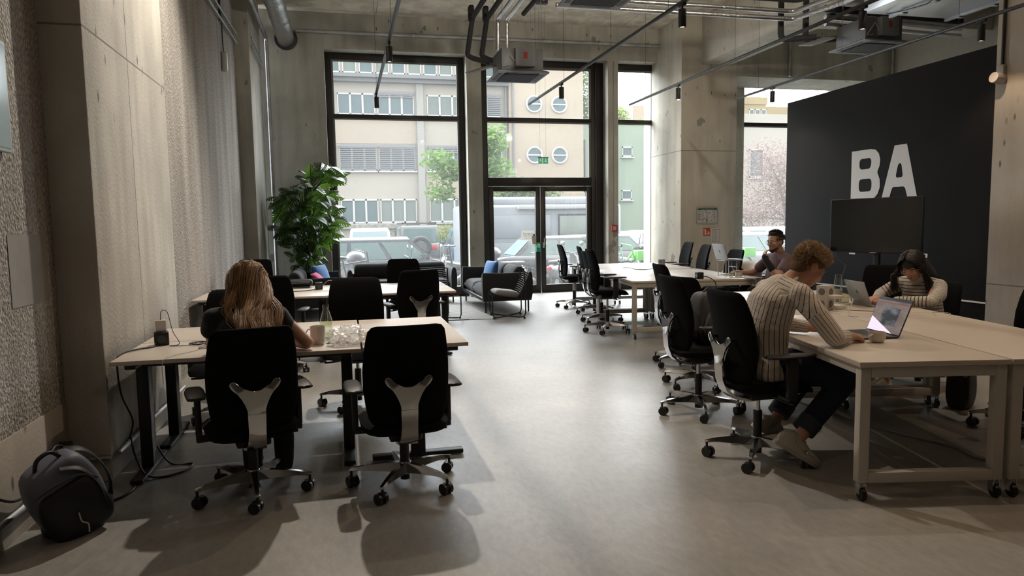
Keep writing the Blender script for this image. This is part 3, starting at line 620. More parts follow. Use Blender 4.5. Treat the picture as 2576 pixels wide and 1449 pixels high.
# ================================================================== FURNITURE
M_fab = mat('black upholstery fabric', (.0045, .0045, .005), .95, sheen=0, spec=.15, bump=.12, bscale=600)
M_fabd = mat('charcoal sofa wool', (.022, .024, .027), .9, sheen=.12, bump=.15, bscale=350)
M_top = mat('pale laminate table top', (.56, .50, .44), .38, spec=.5, noise_=.03, nscale=3)
M_edge = mat('laminate edge', (.34, .29, .25), .6)
M_wmetal = mat('white powder coat', (.50, .47, .43), .5)
M_castor = mat('black castor', (.01, .01, .01), .35)

CH_UP = {}
def office_chair():
    t = thing('office_chair', 'x', 'chair')
    m = MB()
    for k in range(5):
        a = 2*pi*k/5; M = Matrix.Rotation(a, 4, 'Z')
        rings = []
        for x, w_, z0, z1 in ((.02, .034, .075, .135), (.12, .028, .085, .132), (.24, .020, .092, .118), (.305, .016, .088, .104), (.318, .012, .088, .100)):
            rings.append([(x, -w_, z0+.006), (x, -w_*.55, z1), (x, w_*.55, z1), (x, w_, z0+.006), (x, w_*.6, z0), (x, -w_*.6, z0)])
        rings = [[tuple(M @ Vector(p)) for p in r] for r in rings]; m.loft(rings)
    m.cyl((0, 0, .07), (0, 0, .14), .038, .034, seg=20)
    b = m.build('base', M_chrome, t, ang=40)
    for k in range(5):
        a = 2*pi*k/5; c = MB(); M = Matrix.Rotation(a, 4, 'Z')
        for s_ in (-1, 1): c.cyl((-.012, s_*.009, .031), (-.012, s_*.028, .031), .031, seg=20)
        c.cyl((0, 0, .04), (0, 0, .095), .008, seg=8); c.box(-.03, -.012, .035, .014, .012, .062, .004)
        o = c.build('castor', M_castor, b); o.location = (.305*cos(a), .305*sin(a), 0); o.rotation_euler = (0, 0, a+1.3*sin(k*2.3+1))
    MB().cyl((0, 0, .035), (0, 0, .30), .027, seg=20).build('gas_column', M_blackpl, t)
    ups = []
    ups.append(MB().cyl((0, 0, .18), (0, 0, .40), .0145, seg=16).build('piston', M_chrome, t))
    m = MB(); m.box(-.09, -.10, .375, .09, .12, .425, .012); m.box(-.20, .05, .395, .20, .09, .425, .008); m.tube([(.08, .04, .40), (.2, .06, .385), (.26, .07, .385)], .008); ups.append(m.build('mechanism', M_blackpl, t))
    # seat: waterfall front, slightly dished
    def seatpt(u, v, top):
        x = (u-.5)*2; y = (v-.5)*2; w_ = .245*(1-.06*max(0, -y)); r = (abs(x)**5+abs(y)**5)**.2; r = max(r, 1e-5)
        k = min(1, 1/r) if r > 1 else 1; X = x*k*w_; Y = .02+y*k*.245; e = min(1, (r if r < 1 else 1))
        zt = .505+.012*abs(x)**2-.045*max(0, y)**3; return (X, Y, zt-.030*max(0, (e-.8)/.2)**2) if top else (X*.97, Y*.97, .435-.02*max(0, y)**3+.018*max(0, (e-.8)/.2)**2)
    N = 14; bm = bmesh.new(); 
    T = [[bm.verts.new(seatpt(i/N, j/N, True)) for j in range(N+1)] for i in range(N+1)]; B = [[bm.verts.new(seatpt(i/N, j/N, False)) for j in range(N+1)] for i in range(N+1)]
    for i in range(N):
        for j in range(N): bm.faces.new((T[i][j], T[i+1][j], T[i+1][j+1], T[i][j+1])); bm.faces.new((B[i][j], B[i][j+1], B[i+1][j+1], B[i+1][j]))
    for i in range(N):
        for A_, B_ in (((i, 0), (i+1, 0)), ((i, N), (i+1, N)), ((0, i), (0, i+1)), ((N, i), (N, i+1))):
            bm.faces.new((T[A_[0]][A_[1]], T[B_[0]][B_[1]], B[B_[0]][B_[1]], B[A_[0]][A_[1]]))
    m = MB(); m.bm = bm; ups.append(m.build('seat', M_fab, t, ang=60))
    # backrest: tall slab, tapering to a rounded top, curved round the sitter
    rings = []; zs = [.50, .512, .54, .60, .70, .80, .90, .98, 1.02, 1.045, 1.052]; ws = [.17, .190, .207, .220, .232, .233, .226, .214, .205, .185, .155]; th = [.006, .017, .024, .028, .028, .026, .024, .022, .020, .014, .004]
    for z, w_, h_ in zip(zs, ws, th):
        s_ = (z-.5)/.55; yc = -.205-.075*s_+.05*sin(pi*s_)*.6; r = []
        for k in range(28):
            a = 2*pi*k/28; cx = abs(cos(a))**.35*(1 if cos(a) > 0 else -1); sx = abs(sin(a))**.6*(1 if sin(a) > 0 else -1)
            x = cx*w_; r.append((x, yc+sx*h_+.045*(x/.23)**2, z))
        rings.append(r)
    bk = MB().loft(rings).build('backrest', M_fab, t, ang=60); ups.append(bk)
    # Y bracket: polished bow from under the seat up to the middle of the backrest
    path = [(.14, .388), (.03, .375), (-.09, .372), (-.18, .392), (-.235, .44), (-.262, .51), (-.270, .60)]
    m = MB(); rings = []
    for (y, z), w_ in zip(path, (.04, .05, .055, .052, .046, .043, .045)):
        i = path.index((y, z)); a = Vector(path[min(i+1, 6)]); b_ = Vector(path[max(i-1, 0)]); tt = (a-b_).normalized(); nn = Vector((-tt.y, tt.x))*.008
        rings.append([(-w_, y+nn.x, z+nn.y), (w_, y+nn.x, z+nn.y), (w_, y-nn.x, z-nn.y), (-w_, y-nn.x, z-nn.y)])
    m.loft(rings)
    half = [(.0445, .585), (.046, .625), (.052, .655), (.066, .685), (.088, .712), (.112, .735), (.124, .75), (.127, .766), (.118, .779), (.103, .781), (.090, .772), (.070, .748), (.048, .728), (.024, .717), (0, .714)]
    yp = half+[(-x, z) for x, z in half[::-1][1:]]
    m.prism(yp, -.008, .008, M=Matrix.Translation((0, -.268, 0)) @ Matrix.Rotation(pi/2, 4, 'X'), bev=.004)
    br = m.build('back_bracket', M_chrome, t, ang=50); ups.append(br)
    m = MB()
    for s_ in (-1, 1): m.cyl((s_*.1, -.265, .755), (s_*.1, -.21, .755), .012, seg=12)
    m.cyl((0, -.268, .58), (0, -.21, .58), .014, seg=12); ups.append(m.build('back_stud', M_blackpl, t))
    for s_ in (-1, 1):
        m = MB(); m.box(s_*.265-.016, .015, .43, s_*.265+.016, .085, .66, .01); m.box(min(s_*.16, s_*.28), .02, .405, max(s_*.16, s_*.28), .08, .435, .008)
        o = m.build('armrest', M_blackpl, t); ups.append(o); m = MB(); rings = []
        for y, w_, z0, z1 in ((-.125, .020, .672, .684), (-.115, .046, .668, .689), (0, .052, .665, .691), (.1, .050, .665, .691), (.17, .040, .668, .689), (.195, .016, .672, .684)):
            rings.append([(s_*.275+w_*abs(cos(a))**.6*(1 if cos(a) > 0 else -1), y, (z0+z1)/2+(z1-z0)/2*sin(a)) for a in [2*pi*k/16 for k in range(16)]])
        m.loft(rings).build('arm_pad', M_blackpl, o, ang=60)
    for o in ups: o['up'] = 1
    cachekids(t); return t
PROTO = office_chair()
def chair(x, y, rz, dz, label, group=None, base_rot=None):
    r = place(PROTO, (x, y, 0), RD(rz), label, group)
    for c in KID.get(r.name, None) or [k for k in bpy.data.objects if k.parent == r]:
        if c.get('up'): c.location.z = dz
        if c.name.startswith('base') and base_rot is not None: c.rotation_euler = (0, 0, RD(base_rot)-RD(rz))
    return r
ch = [
 (.29, 3.92, 3, -.095, 'empty black office chair in front of the near left desk, back to the viewer', 242),
 (-.54, 4.02, 14, -.085, 'black office chair carrying the long-haired person at the near left desk', 280),
 (.07, 5.86, 178, -.01, 'black office chair tucked behind the clear bottle, facing the near left desks', 30),
 (-.93, 5.80, 170, -.07, 'low black office chair mostly hidden behind the long-haired person', 12),
 (.70, 7.50, 12, -.03, 'black office chair at the near side of the second desk row, polished bracket showing', 20),
 (-.71, 7.45, -8, -.04, 'black office chair just right of the long-haired person, at the second desk row', 50),
 (.78, 9.30, 184, -.02, 'black office chair at the far side of the second desk row, before the middle sofa', 0),
 (-1.16, 9.35, 176, .02, 'black office chair by the rough wall at the far side of the second desk row', 40),
 (3.92, 11.67, -98, .06, 'farthest black office chair at the aisle side of the far white tables', 10),
 (3.97, 10.77, -104, .05, 'second black office chair from the glass door along the far white tables', 40),
 (3.68, 9.69, -100, .02, 'shorter black office chair between taller ones at the aisle of the far tables', 66),
 (3.44, 8.83, -98, .08, 'nearest black office chair at the aisle side of the far white tables, seat showing', 22),
 (3.36, 6.52, -97, .0, 'black office chair leaning at the corner between the near and far white tables', 54),
 (2.63, 4.83, -92, .02, 'black office chair with a grey rucksack on its seat beside the near white tables', 36),
 (3.05, 5.62, -70, -.05, 'black office chair partly hidden behind the chair with the rucksack', 60),
 (2.46, 3.77, -90, .01, 'black office chair of the curly-haired person in the striped shirt', 14),
 (5.74, 11.4, 84, .06, 'black office chair below the framed plan, at the wall side of the far white tables', 0),
 (5.44, 10.25, 80, .05, 'black office chair right behind the raised laptop at the wall side of the far tables', 20),
 (5.40, 9.25, 88, .0, 'black office chair between the raised laptop and the person in the mauve shirt', 40),
 (5.58, 7.90, 96, -.02, 'black office chair of the person in the mauve shirt', 10),
 (4.90, 5.07, 100, -.14, 'black office chair of the dark-haired person in the striped jumper', 24),
 (5.42, 6.05, 140, -.07, 'empty black office chair below the big screen, beside the dark-haired person', 50),
 (4.55, 3.80, 88, -.01, 'black office chair under the right edge of the nearest white table, base showing', 6),
]
CHAIRS = [chair(x, y, rz, dz, lb, 'black office chairs', br) for x, y, rz, dz, lb, br in ch]

# ---- black T-leg desks (left side)
def desk(label, x0, y0, x1, y1, along='x'):
    """top between two T legs; feet run across the short side"""
    t = thing('desk', label, 'desk', ((x0+x1)/2, (y0+y1)/2, 0), 0, 'black-legged desks'); cx, cy = (x0+x1)/2, (y0+y1)/2
    a, b_ = (x1-x0)/2, (y1-y0)/2
    o = MB().box(-a+.002, -b_+.002, .715, a-.002, b_-.002, .740, .003).build('tabletop', M_top, t)
    if along == 'x': L, w_ = a, b_; Mx = Matrix.Identity(4)
    else: L, w_ = b_, a; Mx = Matrix.Rotation(pi/2, 4, 'Z')
    for s_ in (-1, 1):
        m = MB(); X = s_*(L-.09); m.box(X-.035, -.045, .03, X+.035, .045, .68, .006, M=Mx); m.build('leg', M_blackmetal, t)
        m = MB(); m.box(X-.035, -w_+.04, .008, X+.035, w_-.04, .035, .006, M=Mx); m.build('foot', M_blackmetal, t)
        m = MB(); m.box(X-.03, -w_+.06, .68, X+.03, w_-.06, .712, .004, M=Mx); m.build('bracket', M_blackmetal, t)
    m = MB(); m.box(-L+.1, -.06, .655, L-.1, -.02, .705, .004, M=Mx); m.box(-L+.1, .02, .655, L-.1, .06, .705, .004, M=Mx); m.build('crossbar', M_blackmetal, t)
    return t
desk('near left desk of the front pair, under the black power cube and long-haired person', -1.31, 4.27, .075, 4.93)
desk('near left desk of the back pair, behind the long-haired person', -1.31, 4.94, .075, 5.62)
desk('short-side-on desk at the right end of the nearest desk group', .083, 4.29, .74, 5.60, 'y')
desk('second row desk nearest the rough wall, front half', -1.57, 7.76, -.185, 8.44)
desk('second row desk by the rough wall, back half carrying a black case', -1.57, 8.45, -.185, 9.13)
desk('second row desk front half behind the chair with polished bracket', -.175, 7.76, 1.21, 8.44)
desk('second row desk at the sofa side, back half', -.175, 8.45, 1.21, 9.13)

# ---- white rolling tables (right side)
def wtable(label, corner, ang, L, Wd, group):
    """corner = near-left corner of the top; length runs along the rotated +Y"""
    t = thing('rolling_table', label, 'table', (corner[0], corner[1], 0), RD(ang), group)
    MB().box(.003, .003, .712, Wd-.003, L-.003, .740, .003).build('tabletop', M_top, t)
    s_ = .055
    for y in (.012, L-.067):
        m = MB(); m.box(.015, y, .095, .015+s_, y+s_, .71, .004); m.box(Wd-.015-s_, y, .095, Wd-.015, y+s_, .71, .004); m.box(.015+s_, y, .655, Wd-.015-s_, y+s_, .71, .003); m.box(.015+s_, y, .095, Wd-.015-s_, y+s_, .15, .003)
        m.build('end_frame', M_wmetal, t)
    for x in (.02, Wd-.065): MB().box(x, .067, .665, x+.045, L-.067, .708, .003).build('side_rail', M_wmetal, t)
    for x in (.043, Wd-.043):
        for y in (.045, L-.045):
            m = MB(); m.cyl((x-.012, y-.02, .034), (x+.012, y-.02, .034), .034, seg=20); o = m.build('castor', M_castor, t)
            m = MB(); m.box(x-.018, y-.03, .03, x-.014, y+.012, .09); m.box(x+.014, y-.03, .03, x+.018, y+.012, .09); m.box(x-.02, y-.02, .088, x+.02, y+.02, .095, .002); m.build('castor_fork', M_chrome, o)
    return t
A1 = 12.0; u1 = Vector((sin(RD(A1)), cos(RD(A1)))); v1 = Vector((cos(RD(A1)), -sin(RD(A1))))
P0 = Vector((2.55, 3.01))
labs = [('nearest white rolling table, under the striped-shirt person\'s laptop', 0, 0), ('nearest right white rolling table, running out of the right edge', 0, 1), ('white rolling table beside the grey rucksack chair, farther end', 1, 0), ('white rolling table in front of the big screen, farther end', 1, 1)]
for lb, i, j in labs:
    p = P0+u1*(1.84*i)+v1*(.805*j); wtable(lb, p, -A1, 1.835, .80, 'white rolling tables near group')
A2 = 7.2; u2 = Vector((sin(RD(A2)), cos(RD(A2)))); v2 = Vector((cos(RD(A2)), -sin(RD(A2))))
P2 = Vector((3.48, 8.09))
labs = [('far white rolling table at the aisle, nearer one', 0, 0), ('far white rolling table with raised laptop and glass on it', 0, 1), ('far white rolling table beside the glass doors', 1, 0), ('far white rolling table in front of the plan pillar', 1, 1)]
for lb, i, j in labs:
    p = P2+u2*(1.94*i)+v2*(.825*j); wtable(lb, p, -A2, 1.935, .82, 'white rolling tables far group')

# ---- sofas
def pillow_mesh(w_, d, h, n=16, e=3.0):
    """plump cushion in x (w), y (d), z (h) with pinched edges"""
    bm = bmesh.new(); L = []
    for side in (1, -1):
        G = []
        for i in range(n+1):
            row = []
            for j in range(n+1):
                x = i/n*2-1; y = j/n*2-1; k = (1-abs(x)**e)*(1-abs(y)**e); pin = 1-.06*(1-abs(y)**2)*abs(x)**6
                row.append(bm.verts.new((x*w_/2*(1-.05*(1-y*y)*(abs(x) > .99)), y*d/2*(1-.05*(1-x*x)*(abs(y) > .99)), side*h/2*max(0, k)**.45)))
            G.append(row)
        L.append(G)
        for i in range(n):
            for j in range(n): bm.faces.new((G[i][j], G[i+1][j], G[i+1][j+1], G[i][j+1]) if side > 0 else (G[i][j], G[i][j+1], G[i+1][j+1], G[i+1][j]))
    bmesh.ops.remove_doubles(bm, verts=bm.verts, dist=1e-4)
    m = MB(); m.bm = bm; return m
def roll(m, a, b_, rx, rz_, seg=20):
    """fat bolster between two points, slightly pinched ends"""
    a = Vector(a); b_ = Vector(b_); d = (b_-a).normalized(); up = Vector((0, 0, 1)); sd = d.cross(up); rings = []
    for s_, k in ((0, .25), (.01, .62), (.035, .88), (.09, 1), (.3, 1.02), (.5, 1.0), (.7, 1.02), (.91, 1), (.965, .88), (.99, .62), (1, .25)):
        c = a.lerp(b_, s_); rings.append([tuple(c+sd*cos(2*pi*q/seg)*rx*k+up*sin(2*pi*q/seg)*rz_*k) for q in range(seg)])
    m.loft(rings); return m
def sofa(label, loc, rz, L, nseat=2):
    """local: length along x, faces -y, back at +y; origin = centre of footprint"""
    t = thing('sofa', label, 'sofa', loc, rz); D = .84
    m = MB(); m.box(-L/2, -D/2, .19, L/2, D/2, .25, .012); m.build('frame', M_blackmetal, t)
    for x in (-L/2+.05, L/2-.05):
        for y in (-D/2+.05, D/2-.05): MB().cyl((x, y, 0), (x, y, .2), .014, .016, seg=12).build('leg', M_blackmetal, t)
    sw = (L-.2)/nseat
    for i in range(nseat):
        o = pillow_mesh(sw+.01, D-.06, .24, e=7).build('seat_cushion', M_fabd, t, ang=70); o.location = (-L/2+.1+sw*(i+.5), -.03, .345)
    for i in range(nseat):
        m = MB(); roll(m, (-L/2+.1+sw*i+.01, D/2-.17, .60), (-L/2+.1+sw*(i+1)-.01, D/2-.17, .60), .12, .165); m.build('back_cushion', M_fabd, t, ang=70)
    for s_ in (-1, 1):
        rings = []
        for z, y0, y1, th in ((.22, -D/2, D/2, .028), (.3, -D/2-.01, D/2+.01, .05), (.5, -D/2-.015, D/2+.015, .056), (.62, -D/2-.01, D/2+.01, .045), (.665, -D/2, D/2, .022), (.675, -D/2+.0, D/2, .008)):
            r = []; n_ = 10
            x0 = s_*(L/2-.03)
            for q in range(n_+1): yy = y0+(y1-y0)*q/n_; r.append((x0+th, yy, z-.012*sin(pi*q/n_)*(z > .6)))
            for q in range(n_+1): yy = y1-(y1-y0)*q/n_; r.append((x0-th, yy, z-.012*sin(pi*q/n_)*(z > .6)))
            rings.append(r)
        MB().loft(rings).build('armrest', M_fabd, t, ang=60)
    m = MB(); m.box(-L/2+.06, D/2-.06, .25, L/2-.06, D/2, .56, .025); m.build('back_panel', M_fabd, t)
    return t
sofa('charcoal two-seat sofa standing side-on before the glass doors', (2.64, 12.38, 0), -pi/2, 2.05)
sofa('charcoal sofa with its back to the wide window, between the other two', (1.05, 13.62, 0), 0, 2.0)
sofa('charcoal sofa by the left wall under the monstera, bearing blue and pink cushions', (-.55, 12.35, 0), pi/2, 1.75)
M_bluec = mat('blue cushion cloth', (.03, .16, .42), .85, sheen=.3, bump=.1, bscale=300); M_pink = mat('pink cushion cloth', (.60, .10, .22), .85); M_redc = mat('red cushion cloth', (.35, .02, .03), .85)
def cushion(label, loc, rot, m, sz=.44, h=.16, g=None):
    o = pillow_mesh(sz, sz, h, e=2.2).build('cushion', m, None, ang=70); o.location = loc; o.rotation_euler = rot; return tag(o, label, 'cushion', g)
cushion('blue cushion leaning on the sofa before the glass doors', (2.60, 12.55, .60), (RD(78), 0, RD(-74)), M_bluec)
cushion('blue cushion on the sofa under the monstera', (-.42, 12.80, .60), (RD(74), 0, RD(60)), M_bluec)
cushion('pink cushion lying on the sofa under the monstera', (-.42, 12.30, .55), (RD(50), 0, RD(80)), M_pink, .40, .13)

# ---- rug with wavy stripes
M_rug = bpy.data.materials.new('wavy striped rug'); M_rug.use_nodes = True; n, l = nt(M_rug.node_tree); b_ = n['Principled BSDF']; b_.inputs['Roughness'].default_value = .95
geo = n.new('ShaderNodeNewGeometry'); wv = n.new('ShaderNodeTexWave'); wv.bands_direction = 'Y'; wv.inputs['Scale'].default_value = 4.6; wv.inputs['Distortion'].default_value = 5; wv.inputs['Detail'].default_value = 0; wv.inputs['Detail Scale'].default_value = .7
r = n.new('ShaderNodeValToRGB'); r.color_ramp.interpolation = 'CONSTANT'; r.color_ramp.elements[0].color = (.03, .03, .03, 1); r.color_ramp.elements[1].position = .42; r.color_ramp.elements[1].color = (.6, .59, .56, 1)
l.new(geo.outputs['Position'], wv.inputs['Vector']); l.new(wv.outputs['Fac'], r.inputs[0]); l.new(r.outputs[0], b_.inputs['Base Color'])
o = MB().prism([(.45, 10.72), (2.28, 10.60), (2.10, 13.0), (.35, 13.05)], 0.0005, .010).build('rug', M_rug, None, smooth=False); tag(o, 'rug with wavy black and white stripes between the sofas', 'rug')

# ---- wire lounge chairs
def wire_chair(label, loc, rz, cush=None):
    """sits facing -x; crossed sled legs"""
    t = thing('wire_chair', label, 'chair', loc, rz); m = MB()
    # tube frame: two side hoops crossing below the seat
    for s_ in (-1, 1):
        m.tube([(.24, s_*.26, .78), (.26, s_*.27, .5), (.26, s_*.27, .08), (.235, s_*.26, .03), (.17, s_*.22, .018), (-.17, -s_*.22, .018), (-.235, -s_*.26, .03), (-.26, -s_*.27, .08), (-.26, -s_*.27, .36)], .0105, 10)
    m.tube([(.24, -.26, .78), (.27, -.2, .8), (.27, .2, .8), (.24, .26, .78)], .009, 8)
    for s_ in (-1, 1):
        for x in (-.24, .245): m.cyl((x, s_*.26, 0), (x, s_*.26, .03), .018, .012, seg=12)
    m.build('frame', M_blackmetal, t)
    m = MB()
    for i in range(13):   # seat grid
        x = -.27+i*.035; m.tube([(x, -.25, .40-.02*(x+.27)), (x, -.22, .37-.10*(x+.27)), (x, .22, .37-.10*(x+.27)), (x, .25, .40-.02*(x+.27))], .0028, 5)
    for j in range(13):
        y = -.24+j*.04; m.tube([(-.28, y, .375), (0, y, .345), (.15, y, .325)], .0028, 5)
    m.build('seat_mesh', M_blackmetal, t); m = MB()
    for i in range(15):
        s_ = i/14; m.tube([(.13+.19*s_, -.25, .36+.42*s_), (.16+.20*s_, -.2, .35+.42*s_), (.16+.20*s_, .2, .35+.42*s_), (.13+.19*s_, .25, .36+.42*s_)], .0035, 5)
    for y in (-.22, 0, .22): m.tube([(.16, y, .35), (.36, y, .77)], .004, 5)
    m.build('back_mesh', M_blackmetal, t)
    return t
wire_chair('black wire lounge chair in front of the near sofa arm, sheepskin pad on it', (2.50, 10.80, 0), -.12)
wire_chair('black wire lounge chair behind the corner of the second desk row', (1.42, 10.95, 0), pi/2+.25)
o = pillow_mesh(.40, .40, .10, e=5).build('seat_pad', mat('pale grey fleece', (.45, .45, .46), .95, bump=.6, bscale=120), None, ang=70); o.location = (2.46, 10.80, .395); o.rotation_euler = (0, RD(8), 0); tag(o, 'pale fleecy pad on the wire chair by the sofa arm', 'seat pad')
cushion('red cushion on the wire chair behind the second desk row', (1.42, 10.95, .415), (0, 0, .3), M_redc, .42, .12)

# ---- beige shell chair
t = thing('shell_chair', 'beige moulded shell armchair behind the chairs under the plan', 'chair', (6.2, 9.95, 0), RD(100))
m = MB()
def shell(u, v):
    a = (u-.5)*2*pi*.75; s_ = v; r = .30+.04*s_; h = .43+.40*s_*(.35+.65*max(0, cos(a*.62))**1.2); return (r*sin(a)*1.05, -r*cos(a)*.9+.05, h)
m.grid(shell, 28, 8); m.grid(lambda u, v: (.30*v*sin((u-.5)*2*pi)*1.05, -.30*v*cos((u-.5)*2*pi)*.9+.05, .43-.03*(1-v*v)), 28, 4)
o = m.build('shell', mat('beige shell', (.50, .47, .40), .5), t); md = o.modifiers.new('s', 'SOLIDIFY'); md.thickness = .012
for x in (-.24, .24):
    for y in (-.2, .26): MB().cyl((x*.6, y*.6+.04, .42), (x, y, 0), .011, seg=10).build('leg', M_blackmetal, t)

# ---- TV on its stand, letters on the partition
TVA = RD(18.6); t = thing('television', 'big black flat screen on a black pole stand before the charcoal wall', 'television', (6.12, 7.05, 0), 0)
ud = Vector((-sin(TVA), cos(TVA), 0)); nn = Vector((-cos(TVA), -sin(TVA), 0))
Mt = Matrix((( ud.x, nn.x, 0, 0), (ud.y, nn.y, 0, 0), (0, 0, 1, 0), (0, 0, 0, 1)))
m = MB(); m.box(-.56, -.02, 1.065, .56, .02, 1.72, .006, M=Mt); m.build('casing', M_blackpl, t)
MB().box(-.55, .018, 1.082, .55, .0215, 1.71, M=Mt).build('screen', mat('dark glossy screen', (.004, .006, .005), .09, spec=.6), t, smooth=False)
m = MB(); m.box(-.25, -.08, 1.25, .25, -.02, 1.55, .01, M=Mt); m.box(-.035, -.09, .04, .035, -.045, 1.5, .005, M=Mt); m.build('pole', M_blackmetal, t)
m = MB(); m.box(-.4, -.32, .02, .4, -.27, .05, .008, M=Mt); m.box(-.4, .2, .02, .4, .25, .05, .008, M=Mt); m.box(-.03, -.3, .02, .03, .25, .05, .008, M=Mt); m.build('foot', M_blackmetal, t)
MB().box(-.04, .02, 1.069, .04, .0225, 1.077, M=Mt).build('badge', M_alu, t, smooth=False)
m = MB(); m.tube([tuple(Mt @ Vector(p)) for p in ((.53, -.03, 1.08), (.5, -.05, .98), (.42, -.1, .9), (.5, -.14, .7), (.52, -.2, .5), (.5, -.25, .02))], .003); m.build('cable', mat('grey cable', (.3, .3, .3), .5), t)

M_let = mat('white wall lettering', (.62, .60, .58), .6)
def letter(nm, label, outer, holes, y0, z0, w_, h):
    """glyph outlines in a 0..1 box; the wall's reading direction runs towards the viewer (-Y)"""
    cu = bpy.data.curves.new('g', 'CURVE'); cu.dimensions = '2D'; cu.fill_mode = 'BOTH'; cu.extrude = .002
    for pl in [outer]+holes:
        sp = cu.splines.new('POLY'); sp.points.add(len(pl)-1); sp.use_cyclic_u = True
        for p, q in zip(sp.points, pl): p.co = (q[0]*w_, q[1]*h, 0, 1)
    o = bpy.data.objects.new('g', cu); COL.objects.link(o); me = bpy.data.meshes.new_from_object(o.evaluated_get(bpy.context.evaluated_depsgraph_get())); bpy.data.objects.remove(o)
    me.materials.clear(); me.materials.append(M_let); o = bpy.data.objects.new(nm, me); COL.objects.link(o)
    o.matrix_world = Matrix(((0, 0, -1, 6.947), (-1, 0, 0, y0), (0, 1, 0, z0), (0, 0, 0, 1))); return tag(o, label, 'letter', 'letters on the charcoal wall')
def rnd(pts, r, n=5):
    """round the corners of a polygon by r"""
    o = []; N = len(pts)
    for i in range(N):
        p = Vector(pts[i]); a = Vector(pts[i-1]); c = Vector(pts[(i+1) % N]); da = (a-p); dc = (c-p); ra = min(r, da.length/2.1); rc = min(r, dc.length/2.1)
        A_ = p+da.normalized()*ra; C_ = p+dc.normalized()*rc
        for k in range(n+1): s_ = k/n; o.append(tuple((A_*(1-s_)+p*s_)*(1-s_)+(p*(1-s_)+C_*s_)*s_))
    return o
Bo = [(0, 0)]+[(.62, 0), (.80, .03), (.93, .12), (1, .25), (.985, .40), (.93, .49), (.90, .53), (.92, .58), (.97, .66), (.985, .78), (.93, .90), (.82, .975), (.66, 1.0), (0, 1)]
Bh = [rnd([(.28, .62), (.68, .62), (.70, .83), (.28, .83)], .10), rnd([(.28, .18), (.72, .18), (.72, .43), (.28, .43)], .10)]
letter('letter', 'white capital letter B on the charcoal wall', Bo, Bh, 8.475, 1.72, .545, .69)
Ao = [(0, 0), (.22, 0), (.30, .20), (.34, .23), (.62, .23), (.67, .20), (.75, 0), (1, 0), (.68, 1), (.34, 1)]
letter('letter', 'white capital letter A on the charcoal wall, above the screen', Ao, [rnd([(.39, .40), (.60, .40), (.545, .66), (.46, .66)], .06)], 7.90, 1.72, .60, .69)
letter('letter', 'white upright of a letter hidden behind the screen', [(0, 0), (.22, 0), (.22, 1), (0, 1)], [], 8.475, .98, .545, .66)
letter('letter', 'white foot of a letter showing below the right end of the screen', [(0, 0), (1, 0), (1, .25), (0, .25)], [], 7.53, .985, .42, .20)
# ================================================================== CEILING SERVICES AND LAMPS
M_lens = mat('warm lamp lens', (.9, .8, .7), .3, emit=(1, .78, .55), estr=6)
def track(label, x, y0, y1, z=3.5, hangers=()):
    t = thing('lighting_track', label, 'lighting track', (x, y1, z), 0, 'hung lighting tracks')
    m = MB(); m.box(-.018, y0-y1, -.012, .018, 0, .016, .002); m.box(-.010, y0-y1, -.016, .010, 0, -.012); m.build('rail', M_trk, t)
    for y in hangers: MB().cyl((0, y-y1, .016), (0, y-y1, 5.55-z), .0022, seg=5).build('hanger_wire', M_blackmetal, t); 
    return t
M_trk = mat('grey track', (.035, .035, .037), .4, metal=.3)
track('lighting track left of the hanging pipes, crossing the wide window', .555, -4, 11.25, hangers=(10.9, 7.6, 4.2))
track('lighting track crossing above the glass doors', 3.13, -4, 11.65, hangers=(11.2, 9.7, 7.9, 6.4))
track('lighting track ending before the back pillar', 4.88, -4, 11.45, hangers=(10.8, 8.1, 6.2))
track('lighting track running along the top of the charcoal wall', 6.44, -4, 10.65, hangers=(10.0, 8.1, 6.3))
def track_lamp(x, y, label, power, target=None, z=3.484, seen=True, ang=118):
    t = thing('track_spotlight', label, 'spotlight', (x, y, z), 0, 'cylinder track spotlights')
    MB().box(-.016, -.05, -.02, .016, .05, 0, .003).build('adapter', M_blackpl, t)
    m = MB(); m.cyl((0, 0, -.02), (0, 0, -.05), .008, seg=10); m.lathe([(0, -.045), (.033, -.045), (.036, -.05), (.036, -.205), (.033, -.21), (.029, -.21), (.027, -.197), (0, -.197)], seg=24); m.build('housing', M_blackpl, t)
    MB().cyl((0, 0, -.196), (0, 0, -.200), .026, seg=20).build('lens', M_lens, t)
    tg = target or (x, y, 0); sp = spot('spot_light', (0, 0, -.212), tuple(Vector(tg)-Vector((x, y, z))), power, ang, .5, .022); sp.parent = t
    return t
PW = 20
def fill_lamp(label, loc, target, power, ang=130, color=(1, .90, .77)):
    """added fill lamp out of view: a spot in a hung shade"""
    t = thing('fill_lamp', label, 'lamp', loc, 0, 'hanging flood lamps'); d = (Vector(target)-Vector(loc)).normalized(); q = d.to_track_quat('Z', 'Y').to_matrix().to_4x4()
    MB().lathe([(0, -.12), (.05, -.12), (.06, -.06), (.11, .0), (.106, 0), (.055, -.055), (0, -.06)], M=q).build('shade', M_blackpl, t); MB().cyl(q @ Vector((0, 0, -.055)), q @ Vector((0, 0, -.05)), .05, seg=20).build('lens', M_lens, t)
    MB().cyl((0, 0, .06), (0, 0, 5.55-loc[2]), .006, seg=8).build('hanger_rod', M_blackmetal, t)
    sp = spot('fill_light', tuple(d*.01), (0, 0, 0), power, ang, .6, .05, color); sp.rotation_euler = d.to_track_quat('-Z', 'Y').to_euler(); sp.parent = t
fill_lamp('flood lamp hung high by the wall past the pale left pillar', (.35, 7.1, 5.15), (-1.38, 5.5, 1.6), 360, 120)  # these unseen lamps are added to lift the left pillar, tables and ceiling
fill_lamp('flood lamp hung over the near white tables', (5.2, 4.6, 4.7), (4.4, 4.4, 0), 60, 110)
